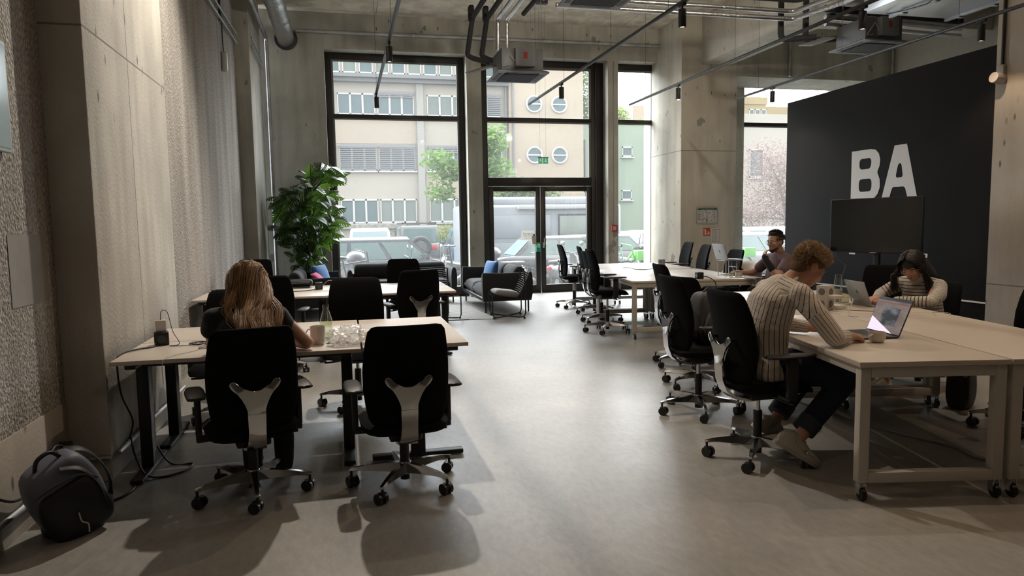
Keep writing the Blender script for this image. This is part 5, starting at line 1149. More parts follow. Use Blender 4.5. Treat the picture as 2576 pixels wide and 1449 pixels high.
t = thing('laptop_stand', 'white folding laptop stand on the far white table', 'laptop stand', (4.98, 8.42, TZ), RD(90))
m = MB()
for x in (-.10, .10):
    for y in (-.10, .06): m.cyl((x, y, 0), (x, y, .21), .006, seg=10)
    m.cyl((x, -.10, .006), (x, .06, .006), .006, seg=10); m.cyl((x, -.18, .209), (x, .08, .209), .006, seg=10)
m.cyl((-.10, .06, .006), (.10, .06, .006), .006, seg=10); m.cyl((-.1, .06, .205), (.1, .06, .205), .006, seg=10); m.cyl((-.1, -.1, .12), (.1, -.1, .12), .005, seg=10); m.build('frame', mat('white stand', (.6, .6, .6), .4), t)
o = MB().sph((0, 0, .035), .035, (1.5, 1.0, 1.0)).build('vertical_mouse', M_blackpl); o.location = (5.03, 8.22, TZ); tag(o, 'black upright computer mouse under the hand of the mauve-shirt person', 'mouse')
o = MB().box(-.10, -.14, 0, .10, .14, .012, .004).build('notebook', M_pap); o.location = (5.06, 7.98, TZ); o.rotation_euler = (0, 0, .2); tag(o, 'small pale notebook at the table corner by the mauve-shirt person', 'notebook')
# power cubes
def cube(name, label, loc, rz, s, h, m_, socks=1, cat='power socket'):
    t = thing(name, label, cat, loc, rz); MB().box(-s/2, -s/2, 0, s/2, s/2, h, .006).build('body', m_, t)
    k = max(1, round(h/s)); dk = mat('grey socket recess', (.16, .15, .15), .5)
    for side in range(4):
        M = Matrix.Rotation(side*pi/2, 4, 'Z')
        for j in range(k):
            q = MB(); q.cyl(tuple(M @ Vector((0, -s/2-.0008, h*(j+.5)/k))), tuple(M @ Vector((0, -s/2+.004, h*(j+.5)/k))), s*.29, seg=20); q.build('socket', dk if m_ is not M_blackpl else mat('glossy socket', (.03, .03, .03), .2), t)
    return t
cube('power_cube', 'black power cube at the left end of the near left desk, carrying a white charger', (-1.165, 4.83, TZ), .25, .085, .085, M_blackpl)
t = thing('charger', 'white charger plugged on top of the black power cube', 'charger', (-1.165, 4.83, TZ+.085), .25); MB().box(-.032, -.015, 0, .032, .015, .075, .006).build('body', mat('white charger', (.62, .58, .54), .4), t)
def cable(label, pts, r=.003, m_=M_cable, sub=6, name='cable'):
    """smooth cable through points"""
    P = [Vector(p) for p in pts]; out = []
    for i in range(len(P)-1):
        p0 = P[max(i-1, 0)]; p1 = P[i]; p2 = P[i+1]; p3 = P[min(i+2, len(P)-1)]
        for k in range(sub):
            s_ = k/sub; out.append(.5*((2*p1)+(-p0+p2)*s_+(2*p0-5*p1+4*p2-p3)*s_*s_+(-p0+3*p1-3*p2+p3)*s_**3))
    out.append(P[-1]); b0 = min(out, key=lambda v: v.z).copy(); mb = MB(); mb.tube([p-b0 for p in out], r, 7); o = mb.build(name, m_, None, ang=60); o.location = b0; return tag(o, label, 'cable')
cable('thin white-charger cable arching up and looping over the near left desk', [(-1.165, 4.83, .895), (-1.16, 4.84, .955), (-1.12, 4.82, .95), (-1.09, 4.80, .83), (-1.05, 4.78, .75), (-1.10, 4.74, .744), (-1.02, 4.72, .744), (-.94, 4.76, .744)], .0022)
cable('thick black cable from the power cube over the desk edge', [(-1.19, 4.79, .77), (-1.19, 4.74, .745), (-1.25, 4.66, .748), (-1.32, 4.55, .742), (-1.335, 4.50, .70), (-1.33, 4.52, .5), (-1.30, 4.60, .32), (-1.33, 4.62, .2)], .0055)
pts = [(-.90+.055*cos(a)*(1+.25*sin(a*.37))-.02, 4.76+.05*sin(a), .745+.004*(i % 3)) for i, a in enumerate([k*.5 for k in range(46)])]
cable('coiled thin dark cable lying on the near left desk', pts, .0024, mat('dark purple cable', (.03, .02, .035), .5), 3)
t = thing('phone', 'silver phone lying at the desk edge left of the long-haired person', 'phone', (-.83, 4.62, TZ), .1); MB().box(-.075, -.037, 0, .075, .037, .009, .004).build('body', mat('silver phone', (.35, .34, .33), .3, metal=.5), t)
cable('white cable from the silver phone over the desk edge', [(-.86, 4.58, .745), (-.92, 4.48, .743), (-1.0, 4.36, .743), (-1.03, 4.26, .73), (-1.03, 4.25, .60)], .0018, M_wcable)
# clear plastic bag, leaf, keys, pen
M_bag = bpy.data.materials.new('crumpled clear plastic'); M_bag.use_nodes = True; n, l = nt(M_bag.node_tree); n.clear(); oo = n.new('ShaderNodeOutputMaterial'); tr = n.new('ShaderNodeBsdfTransparent'); gl = n.new('ShaderNodeBsdfGlossy'); gl.inputs['Roughness'].default_value = .38; df = n.new('ShaderNodeBsdfTranslucent'); df.inputs[0].default_value = (.8, .78, .75, 1)
lw = n.new('ShaderNodeLayerWeight'); lw.inputs[0].default_value = .45; m1 = n.new('ShaderNodeMixShader'); m2 = n.new('ShaderNodeMixShader'); m2.inputs[0].default_value = .38
l.new(lw.outputs['Facing'], m1.inputs[0]); l.new(tr.outputs[0], m1.inputs[1]); l.new(gl.outputs[0], m1.inputs[2]); l.new(m1.outputs[0], m2.inputs[1]); l.new(df.outputs[0], m2.inputs[2]); l.new(m2.outputs[0], oo.inputs[0])
bm = bmesh.new(); bmesh.ops.create_icosphere(bm, subdivisions=5, radius=1)
for v in bm.verts:
    q = v.co.copy(); d = 1+.30*noise.noise(q*2.1)+.22*abs(noise.noise(q*5.3))-.18*abs(noise.noise(q*9.7)); v.co = Vector((q.x*.115*d, q.y*.09*d, max(.0, .055+q.z*.065*d)))
m = MB(); m.bm = bm; o = m.build('plastic_bag', M_bag, None, ang=25); o.location = (.0, 4.46, TZ); tag(o, 'crumpled clear plastic bag on the near desk beside the keys', 'bag')
m = MB(); m.loft([[(-.055, 0, .0), (-.055, .001, .001)], [(-.02, -.016, .006), (-.02, .018, .010)], [(.02, -.016, .004), (.02, .02, .012)], [(.055, 0, .001), (.056, .002, .002)]], closed=False); o = m.build('leaf', mat('wilted green leaf', (.07, .14, .04), .5)); o.location = (-.09, 4.53, TZ+.001); o.rotation_euler = (0, 0, .5); md = o.modifiers.new('s', 'SOLIDIFY'); md.thickness = .002; tag(o, 'small green leaf lying beside the plastic bag', 'leaf')
t = thing('key_bunch', 'bunch of dark keys with a red tag on the near desk', 'keys', (-.04, 4.51, TZ)); m = MB(); m.tube([(.018*cos(a), .0, .022+.018*sin(a)) for a in [2*pi*k/20 for k in range(20)]], .0018, 6, closed=True)
for a in (.3, 1.2, 2.6, 3.6): m.box(0, -.006, .0, .05, .006, .004, M=Matrix.Rotation(a, 4, 'Z'))
m.build('key', mat('dark brass', (.12, .10, .08), .35, metal=.8), t); MB().box(.01, -.03, 0, .05, -.012, .006, .003).build('tag', mat('dull red', (.25, .07, .04), .6), t)
t = thing('pen', 'slim pen lying behind the plastic bag', 'pen', (.02, 4.88, TZ), .1); MB().cyl((-.07, 0, .004), (.06, 0, .004), .004).build('body', mat('grey-blue pen', (.2, .2, .32), .4), t)
# second row desk
o = MB().box(-.17, -.12, 0, .17, .12, .018, .006).build('closed_laptop', mat('graphite laptop', (.05, .05, .055), .25, metal=.4)); o.location = (-.60, 8.92, TZ); tag(o, 'closed dark laptop under the black case on the second desk row', 'laptop')
t = thing('carry_case', 'rounded black case lying on the closed laptop on the second desk row', 'case', (-.55, 8.95, TZ+.018), .05); MB().box(-.15, -.08, 0, .15, .08, .075, .032, seg=4).build('body', M_blackpl, t); MB().tube([(-.15, 0, .04), (-.1, -.083, .042), (.1, -.083, .042), (.15, 0, .04)], .0025).build('zip', M_alu, t)
cube('power_cube', 'black power cube with a cable on the second desk row', (-.315, 8.55, TZ), .1, .085, .085, M_blackpl)
cable('black cable snaking from the power cube over the second desk row', [(-.33, 8.51, .76), (-.40, 8.42, .748), (-.6, 8.36, .745), (-.9, 8.38, .745), (-1.3, 8.5, .745), (-1.52, 8.6, .748), (-1.57, 8.6, .72)], .005)
cable('thin cable curling behind the power cube on the second desk row', [(-.28, 8.6, .77), (-.2, 8.62, .84), (-.12, 8.64, .80), (-.16, 8.7, .744), (-.05, 8.66, .744)], .0025, M_wcable)
# far white tables
cube('power_tower', 'grey double-height power tower on the far white tables', (4.87, 10.15, TZ), .65, .085, .15, mat('grey power tower', (.33, .33, .34), .5))
cable('thin dark cable looping left of the grey power tower', [(4.84, 10.12, .75), (4.7, 10.1, .744), (4.5, 10.05, .744), (4.42, 10.2, .744), (4.48, 10.45, .744), (4.40, 10.6, .744)], .004)
cube('power_cube', 'black power cube at the front edge of the far white tables', (4.42, 8.12, TZ), .0, .085, .085, M_blackpl)
cable('black cable hanging from the power cube at the far tables\' front edge', [(4.44, 8.07, .775), (4.47, 8.0, .77), (4.50, 7.87, .72), (4.52, 7.88, .6), (4.52, 8.0, .3), (4.45, 8.2, .01)], .006)
cable('pale cable falling from the raised laptop over the far table edge', [(5.0, 8.33, .955), (4.92, 8.15, .85), (4.95, 7.98, .748), (4.98, 7.74, .74), (4.98, 7.73, .6), (4.96, 7.8, .4)], .003, M_wcable)
cable('black cable from the raised laptop down to the mouse', [(5.05, 8.34, .95), (5.14, 8.25, .82), (5.1, 8.2, .765)], .003)
# near white tables
WT = mat('off-white power tower', (.50, .47, .44), .45)
cube('power_tower', 'off-white power tower with chargers behind the cup-and-laptop pair', (3.80, 4.90, TZ), .35, .10, .20, WT)
o = MB().box(-.05, -.06, 0, .05, .06, .026, .005).build('charger', mat('white charger', (.62, .58, .54), .4)); o.location = (3.83, 4.835, TZ+.10); tag(o, 'flat white charger plugged into the off-white power tower', 'charger')
o = MB().box(-.06, -.04, 0, .06, .04, .03, .005).build('charger', MATS['white charger']); o.location = (3.95, 4.93, TZ); o.rotation_euler = (0, 0, .3); tag(o, 'white charger block lying at the foot of the off-white power tower', 'charger')
cable('white cable from the flat charger to the table', [(3.88, 4.80, .85), (3.93, 4.74, .84), (3.80, 4.62, .76), (3.70, 4.50, .744), (3.72, 4.42, .744)], .003, M_wcable)
cable('thin dark cable between the power tower and the silver laptop', [(3.86, 4.86, .745), (4.0, 4.72, .743), (4.15, 4.62, .743), (4.28, 4.72, .743), (4.30, 4.86, .745)], .0022)
cable('white cable under the striped sleeve at the right table edge', [(4.30, 4.30, .743), (4.42, 4.45, .743), (4.50, 4.38, .743), (4.40, 4.28, .743)], .002, M_wcable)
cable('long grey cable trailing over the floor under the nearest white table', [(3.5, 5.2, .01), (3.55, 4.6, .006), (3.62, 4.0, .006), (3.75, 3.6, .006), (3.72, 3.35, .006), (3.95, 3.1, .006)], .005, mat('grey floor cable', (.22, .20, .18), .6))
cable('black cables tangled on the floor under the far white tables', [(3.9, 8.9, .01), (4.1, 9.0, .008), (4.3, 8.8, .008), (4.5, 9.0, .008), (4.35, 9.2, .01)], .008)
# bags
M_grey = mat('grey nylon', (.085, .085, .09), .65, bump=.2, bscale=200); M_bblue = mat('slate blue nylon', (.11, .12, .165), .55, bump=.15, bscale=200); M_dk = mat('black nylon', (.008, .008, .009), .6)
def blob(rx, ry, h, seed, power=.6, n=26, v=18, squash=.12):
    """soft bag body standing on z = 0"""
    rings = []
    for i in range(v+1):
        s_ = i/v; z = h*(1-cos(pi*s_))/2; k = sin(pi*s_)**power; r = []
        for j in range(n):
            a = 2*pi*j/n; cx = abs(cos(a))**.5*(1 if cos(a) > 0 else -1); sy = abs(sin(a))**.5*(1 if sin(a) > 0 else -1); w_ = 1+squash*noise.noise(Vector((cos(a)*1.5+seed, sin(a)*1.5, s_*3)))
            r.append((rx*cx*k*w_*(1-.15*s_), ry*sy*k*w_*(1-.12*s_), z))
        rings.append(r)
    return MB().loft(rings[1:-1] if False else rings[1:-1])
def smooth_pts(pts, n_=6):
    P = [Vector(p) for p in pts]; o = []
    for i in range(len(P)-1):
        p0 = P[max(i-1, 0)]; p1 = P[i]; p2 = P[i+1]; p3 = P[min(i+2, len(P)-1)]
        for k in range(n_): s_ = k/n_; o.append(.5*((2*p1)+(-p0+p2)*s_+(2*p0-5*p1+4*p2-p3)*s_*s_+(-p0+3*p1-3*p2+p3)*s_**3))
    return o+[P[-1]]
t = thing('rucksack', 'slate blue rucksack slumped on the floor against the left wall', 'rucksack', (-1.33, 3.80, .015)); t.rotation_euler = (RD(10), RD(-24), RD(38))
blob(.17, .105, .41, 2, .30, squash=.10).build('body', M_bblue, t, ang=70)
o = blob(.155, .05, .30, 5, .30, squash=.08).build('front_pocket', M_dk, t, ang=70); o.location = (-.01, -.095, .01)
o = blob(.175, .07, .12, 6, .3, squash=.1).build('base_panel', M_dk, t, ang=70)
MB().tube(smooth_pts([(.06, .03, .405), (.15, .02, .37), (.195, .01, .27), (.20, 0, .15), (.165, 0, .04)]), .022, 8, flat=(1.4, .25)).build('strap', M_dk, t)
MB().tube(smooth_pts([(.02, -.075, .39), (.09, -.10, .34), (.12, -.115, .22), (.10, -.125, .08)]), .014, 8, flat=(1.4, .3)).build('strap', M_dk, t)
MB().tube(smooth_pts([(-.06, -.01, .40), (-.03, -.02, .455), (.03, -.02, .46), (.06, -.01, .405)]), .010, 8).build('top_handle', M_dk, t)
MB().tube(smooth_pts([(-.13, -.10, .33), (-.05, -.125, .35), (.07, -.125, .33), (.13, -.11, .25)]), .0035, 6).build('zip', M_dk, t)
MB().tube(smooth_pts([(-.02, -.15, .17), (-.03, -.165, .13), (-.015, -.17, .10), (-.03, -.175, .06)]), .0035, 6).build('zip_pull', M_wcable, t)
t = thing('rucksack', 'grey rucksack standing on a chair seat beside the near white tables', 'rucksack', (2.74, 4.90, .53), .2)
blob(.155, .10, .40, 8, .26).build('body', M_grey, t, ang=70); o = blob(.12, .04, .22, 9, .3).build('front_pocket', M_grey, t, ang=70); o.location = (.0, -.105, .03); MB().tube([(-.05, 0, .39), (0, 0, .43), (.05, 0, .39)], .009).build('top_handle', M_dk, t)
t = thing('rucksack', 'black rucksack on the floor in the dark under the near white tables', 'rucksack', (4.62, 4.36, 0), .5)
blob(.145, .09, .42, 11, .26).build('body', M_dk, t, ang=70); MB().tube([(-.12, -.05, .36), (-.2, -.08, .28), (-.2, -.08, .12), (-.13, -.06, .04)], .018, 8, flat=(1.5, .5)).build('strap', M_dk, t)
o = blob(.17, .14, .16, 14, .5, squash=.35).build('jacket', mat('bundled dark cloth', (.02, .02, .024), .9), None, ang=70); o.location = (2.95, 4.72, .53); tag(o, 'bundled dark jacket beside the grey rucksack', 'jacket')
t = thing('fluffy_bag', 'brown fluffy bag on the seat of the empty near chair', 'bag', (.42, 4.02, .425), .1)
r = random.Random(9); bm = bmesh.new(); bmesh.ops.create_icosphere(bm, subdivisions=3, radius=1)
for v in bm.verts: v.co = Vector((v.co.x*.13, v.co.y*.12, .11+v.co.z*.11))
M_fur = mat('brown long-pile fur', (.055, .035, .022), .9); m = MB(); m.bm = bm; m.build('body', M_fur, t)
V = []; F = []
for _ in range(1500):
    d = Vector((r.gauss(0, 1), r.gauss(0, 1), r.gauss(0, 1))).normalized(); p = Vector((d.x*.13, d.y*.12, .11+d.z*.11)); e = p+d*.022+Vector((r.uniform(-1, 1), r.uniform(-1, 1), -.9))*.014; e.z = max(.002, e.z); sd = d.orthogonal()*.0018; i = len(V); V += [p-sd, p+sd, e]; F.append((i, i+1, i+2))
me = bpy.data.meshes.new('fur'); me.from_pydata(V, [], F); me.materials.append(M_fur); o = bpy.data.objects.new('fur', me); COL.objects.link(o); o.parent = t
# wall services on the left
M_sock = mat('black wall socket', (.015, .015, .016), .4)
t = thing('wall_socket', 'black double wall socket low on the pale left pillar', 'socket', (-1.379, 5.18, .19), pi/2); MB().box(-.075, -.045, 0, .075, 0, .115, .006).build('body', M_sock, t)
for x in (-.036, .036): MB().cyl((x, -.047, .058), (x, -.043, .058), .024, seg=20).build('socket', mat('socket recess', (.03, .03, .032), .5), t)
t = thing('wall_socket', 'black socket box low on the dark wall above the slate blue rucksack', 'socket', (-1.599, 4.22, .17), pi/2); MB().box(-.09, -.07, 0, .09, 0, .13, .006).build('body', M_sock, t)
pipe('conduit', 'bright steel conduit low along the pale left pillar', [(-1.36, 4.50, .15), (-1.36, 6.28, .15)], .016, M_galv); pipe('conduit', 'steel conduit low on the dark front face of the pale pillar', [(-1.58, 4.42, .15), (-1.38, 4.42, .15)], .014, M_galv); pipe('conduit', 'steel conduit low along the dark left wall', [(-1.58, 1.5, .13), (-1.58, 4.1, .13)], .018, M_galv)
cable('thick black cable drooping into the low socket box at the left', [(-1.58, 3.1, .50), (-1.575, 3.4, .34), (-1.57, 3.62, .22), (-1.565, 3.76, .19), (-1.56, 3.88, .22), (-1.56, 3.98, .245), (-1.555, 4.06, .30), (-1.55, 4.13, .325), (-1.54, 4.19, .30), (-1.53, 4.22, .24)], .007)
cable('black cable running from the low socket box down to the desk foot', [(-1.52, 4.25, .24), (-1.46, 4.2, .2), (-1.38, 4.1, .08), (-1.30, 4.08, .012), (-1.22, 4.22, .010), (-1.25, 4.45, .010)], .007)
cable('black cable loop on the floor beside the left desk foot', [(-1.32, 4.62, .22), (-1.27, 4.5, .12), (-1.18, 4.42, .015), (-1.02, 4.46, .008), (-.98, 4.62, .008), (-1.12, 4.66, .012), (-1.25, 4.74, .2), (-1.34, 5.05, .2)], .006)

# ---- monstera ------------------------------------------------------
t = thing('monstera', 'tall monstera with large split leaves in the corner left of the wide window', 'plant', (-.66, 13.35, 0))
MB().lathe([(0, 0), (.17, 0), (.22, .36), (.20, .36), (.19, .33), (0, .33)], seg=32).build('pot', mat('dark planter', (.04, .04, .042), .6), t)
r = random.Random(12); M_leaf = bpy.data.materials.new('glossy monstera leaf'); M_leaf.use_nodes = True; n, l = nt(M_leaf.node_tree); b_ = n['Principled BSDF']; b_.inputs['Roughness'].default_value = .32
oi = n.new('ShaderNodeNewGeometry'); cr = n.new('ShaderNodeValToRGB'); cr.color_ramp.elements[0].color = (.008, .024, .007, 1); cr.color_ramp.elements[1].color = (.03, .075, .014, 1); l.new(oi.outputs['Random Per Island'], cr.inputs[0]); l.new(cr.outputs[0], b_.inputs['Base Color'])
tl = n.new('ShaderNodeBsdfTranslucent'); tl.inputs[0].default_value = (.14, .30, .03, 1); mx = n.new('ShaderNodeMixShader'); mx.inputs[0].default_value = .30; l.new(b_.outputs[0], mx.inputs[1]); l.new(tl.outputs[0], mx.inputs[2]); l.new(mx.outputs[0], n['Material Output'].inputs[0])
V = []; F = []
def leaf(P, D, N, L):
    """split leaf: base P, direction D, normal N, length L"""
    D = D.normalized(); S_ = D.cross(N).normalized(); N = S_.cross(D).normalized(); Wd = L*.46
    prof = lambda s_: max(0, sin(pi*min(1, s_*.97+.04)))**.55*(1-.35*s_)
    def pt(s_, k): droop = -.28*L*s_*s_-.10*L*k*k; return P+D*(L*(s_-.12*abs(k)*(1-s_)))+S_*(Wd*k*prof(s_))+N*droop
    n_ = 9
    base = len(V); cen = [pt(i/n_, 0) for i in range(n_+1)]; V.extend(cen)
    for sd in (-1, 1):
        inner = [len(V)+i for i in range(n_+1)]; V.extend([pt(i/n_, sd*.34) for i in range(n_+1)])
        for i in range(n_): F.append((base+i, base+i+1, inner[i+1], inner[i]))
        for i in range(0, n_):
            a = i/n_; b2 = (i+1)/n_; q = len(V); sh = .10
            V.extend([pt(a+.004, sd*.34), pt(b2-.022, sd*.34), pt(min(1, b2-.018+sh*.6), sd*.72), pt(min(1, b2-.022+sh), sd*.98), pt(min(1, a+.02+sh), sd*1.0), pt(min(1, a+.012+sh*.6), sd*.70)])
            F.append((q, q+1, q+2, q+5)); F.append((q+5, q+2, q+3, q+4))
stems = MB(); org = Vector((0, 0, .33))
heads = []
def lp(px, z, dy=0): heads.append((px, z, dy))
for _ in range(150):
    z = r.uniform(.75, 2.60); 
    if z > 2.3: x = r.uniform(-.02, .66)
    elif z > 1.9: x = r.uniform(-.58, .66)
    elif z > 1.45: x = r.uniform(-.60, .68)
    elif z > 1.15: x = r.uniform(-.42, .46)
    else: x = r.uniform(-.30, .28)
    heads.append((x, z, r.uniform(-.5, .28)))
for x, z, dy in heads:
    c = Vector((x, dy, z)); out_ = Vector((x*.9+r.uniform(-.3, .3), dy-.15+r.uniform(-.4, .2), .1+r.uniform(-.5, .25))).normalized()
    L = r.uniform(.24, .38) if z > 1.2 else r.uniform(.18, .26)
    nn_ = Vector((r.uniform(-.4, .4), -.75+r.uniform(-.3, .3), .65)).normalized(); leaf(c-out_*L*.45, out_, nn_, L)
    b0 = Vector((.04*sin(z*5), .04*cos(z*4), max(.5, z-.45))); stems.tube([b0, (b0+c)*.5+Vector((0, 0, .12)), c-out_*L*.45], [.007, .006, .0035], 5)
for k in range(4):
    a = k*1.6; stems.tube([(.04*cos(a), .04*sin(a), .3), (.10*cos(a), .08*sin(a), .9), (.06*cos(a+1), .06*sin(a+1), 1.5), (.14*cos(a+1), .08*sin(a), 2.1+.1*k)], [.016, .014, .012, .008], 7)
stems.build('stems', mat('green stem', (.05, .08, .03), .6), t)
me = bpy.data.meshes.new('leaves'); me.from_pydata(V, [], F); me.materials.append(M_leaf); me.polygons.foreach_set('use_smooth', [True]*len(me.polygons)); o = bpy.data.objects.new('leaves', me); COL.objects.link(o); o.parent = t
# ================================================================== PEOPLE
def skin_mat(name, col): 
    m = mat(name, col, .5, spec=.4, noise_=.08, nscale=14); b = m.node_tree.nodes['Principled BSDF']; b.inputs['Subsurface Weight'].default_value = .08; b.inputs['Subsurface Radius'].default_value = (.02, .008, .004); return m
SK = skin_mat('fair skin', (.50, .27, .19)); SK2 = skin_mat('light skin', (.46, .26, .19))
def Vv(*a): return Vector(a)
class Fig:
    """collects tapered limbs; voxel-fused into one continuous skin"""
    def __init__(s): s.m = MB(); s.bones = []
    def limb(s, pts, rs, flat=None):
        pts = [Vector(p) for p in pts]
        for p, r_ in zip(pts, rs):
            if flat:   # ellipsoid joint: flat = (axis, factor)
                ax, k = flat; ax = Vector(ax).normalized(); q = ax.to_track_quat('Z', 'Y').to_matrix().to_4x4(); s.m.sph(p, r_, (1, 1, k), M=q, u=18, v=12)
            else: s.m.sph(p, r_, u=16, v=10)
        for a, b_, ra, rb in zip(pts, pts[1:], rs, rs[1:]):
            if flat:
                ax, k = flat; ax = Vector(ax).normalized(); n_ = max(2, int((b_-a).length/(min(ra, rb)*.35))); q = ax.to_track_quat('Z', 'Y').to_matrix().to_4x4()
                for i in range(1, n_): f_ = i/n_; s.m.sph(a.lerp(b_, f_), ra+(rb-ra)*f_, (1, 1, k), M=q, u=18, v=12)
            else: s.m.cyl(a, b_, ra, rb, seg=16)
            s.bones.append((a, b_, ra, rb))
        return s
    def ell(s, c, r_, sc, M=None): s.m.sph(Vector(c), r_, sc, M=M, u=20, v=14); return s
    def fuse(s, name, m, parent, vox=.007, smooth=4, stripe=None):
        me = bpy.data.meshes.new('raw'); s.m.bm.to_mesh(me); s.m.bm.free(); o = bpy.data.objects.new('raw', me); COL.objects.link(o)
        md = o.modifiers.new('r', 'REMESH'); md.mode = 'VOXEL'; md.voxel_size = vox; md.use_smooth_shade = True
        dg = bpy.context.evaluated_depsgraph_get(); me2 = bpy.data.meshes.new_from_object(o.evaluated_get(dg)); bpy.data.objects.remove(o)
        bm = bmesh.new(); bm.from_mesh(me2)
        for _ in range(smooth): bmesh.ops.smooth_vert(bm, verts=bm.verts, factor=.5, use_axis_x=True, use_axis_y=True, use_axis_z=True)
        bm.to_mesh(me2); bm.free(); me2.polygons.foreach_set('use_smooth', [True]*len(me2.polygons)); me2.materials.clear(); me2.materials.append(m); me2.name = name
        if stripe:
            at = me2.attributes.new('stripe', 'FLOAT', 'POINT'); vals = []
            for v in me2.vertices: vals.append(stripe(v.co, s.bones))
            at.data.foreach_set('value', vals)
        o = bpy.data.objects.new(name, me2); COL.objects.link(o); o.parent = parent
        return o
def near_bone(co, bones):
    best = None
    for i, (a, b_, ra, rb) in enumerate(bones):
        d = b_-a; L2 = d.length_squared or 1e-9; t_ = max(0, min(1, (co-a).dot(d)/L2)); q = (co-(a+d*t_)).length-(ra+(rb-ra)*t_)
        if best is None or q < best[0]: best = (q, i, t_)
    return best
def stripe_mat(name, base, dark, width, freq, wob=.0, rough=.8):
    m = bpy.data.materials.new(name); m.use_nodes = True; n, l = nt(m.node_tree); b = n['Principled BSDF']; b.inputs['Roughness'].default_value = rough; b.inputs['Sheen Weight'].default_value = .2
    at = n.new('ShaderNodeAttribute'); at.attribute_name = 'stripe'; mu = n.new('ShaderNodeMath'); mu.operation = 'MULTIPLY'; mu.inputs[1].default_value = freq; l.new(at.outputs['Fac'], mu.inputs[0])
    fr = n.new('ShaderNodeMath'); fr.operation = 'FRACT'; l.new(mu.outputs[0], fr.inputs[0]); lt = n.new('ShaderNodeMath'); lt.operation = 'LESS_THAN'; lt.inputs[1].default_value = width; l.new(fr.outputs[0], lt.inputs[0])
    x = n.new('ShaderNodeMix'); x.data_type = 'RGBA'; l.new(lt.outputs[0], x.inputs[0]); x.inputs[6].default_value = (*base, 1); x.inputs[7].default_value = (*dark, 1); l.new(x.outputs[2], b.inputs['Base Color'])
    tc = n.new('ShaderNodeTexCoord'); z = n.new('ShaderNodeTexNoise'); z.inputs['Scale'].default_value = 11; z.inputs['Detail'].default_value = 3; z.inputs['Distortion'].default_value = 1.2; l.new(tc.outputs['Object'], z.inputs['Vector'])
    bu = n.new('ShaderNodeBump'); bu.inputs['Strength'].default_value = .55; bu.inputs['Distance'].default_value = .02; l.new(z.outputs['Fac'], bu.inputs['Height']); l.new(bu.outputs[0], b.inputs['Normal'])
    MATS[name] = m; return m
def frame(f, up):
    f = Vector(f).normalized(); r_ = f.cross(Vector(up)).normalized(); u = r_.cross(f).normalized(); return r_, f, u
def head(F, c, f, up=(0, 0, 1), s_=1.0, neck=None):
    """adds a head to the figure; returns a local-to-world matrix (x right, y forward, z up)"""
    r_, f_, u_ = frame(f, up); M = Matrix(((r_.x, f_.x, u_.x, c[0]), (r_.y, f_.y, u_.y, c[1]), (r_.z, f_.z, u_.z, c[2]), (0, 0, 0, 1))) @ Matrix.Scale(s_, 4)
    R = M.to_3x3().normalized().to_4x4()
    E = lambda p, r1, sc: F.ell(M @ Vector(p), r1*s_, sc, M=R)
    E((0, -.012, .032), 1, (.074, .093, .084)); E((0, .018, -.02), 1, (.064, .070, .082)); E((0, .034, -.078), 1, (.044, .044, .036)); E((0, .058, -.088), 1, (.024, .022, .022))
    for sd in (-1, 1): E((sd*.036, .056, -.022), 1, (.026, .026, .026)); E((sd*.074, -.012, -.012), 1, (.010, .021, .033)); E((sd*.03, .072, .018), 1, (.024, .014, .010)); E((sd*.013, .086, -.037), 1, (.009, .010, .007))
    F.limb([M @ Vector((0, .080, .004)), M @ Vector((0, .099, -.026)), M @ Vector((0, .100, -.036))], [.009*s_, .0115*s_, .010*s_])
    F.limb([M @ Vector((-.018, .076, -.060)), M @ Vector((0, .083, -.060)), M @ Vector((.018, .076, -.060))], [.007*s_, .009*s_, .007*s_]); F.limb([M @ Vector((-.014, .074, -.071)), M @ Vector((.014, .074, -.071))], [.008*s_, .008*s_])
    if neck is not None: F.limb([M @ Vector((0, -.02, -.05)), neck], [.056*s_, .060*s_])
    return M
def face_bits(t, M, brow=(.10, .06, .03), lip=None):
    R = M.to_3x3().normalized().to_4x4()
    for sd in (-1, 1):
        m = MB(); m.sph(M @ Vector((sd*.030, .075, .000)), 1, (.0135, .008, .0075), M=R); o = m.build('eye', mat('eye white', (.5, .48, .46), .3), t); m = MB(); m.sph(M @ Vector((sd*.030, .0815, -.001)), 1, (.006, .0035, .006), M=R); m.build('iris', mat('dark iris', (.03, .02, .015), .2), o)
        MB().tube([M @ Vector((sd*.014, .087, .020)), M @ Vector((sd*.030, .088, .026)), M @ Vector((sd*.048, .076, .021))], .0035, 6).build('eyebrow', mat('eyebrow hair %.2f' % brow[0], brow, .8), t)
    MB().tube([M @ Vector((-.018, .084, -.0645)), M @ Vector((0, .0905, -.0645)), M @ Vector((.018, .084, -.0645))], .0035, 6).build('lips', mat('lips', lip or (.30, .11, .09), .5), t)
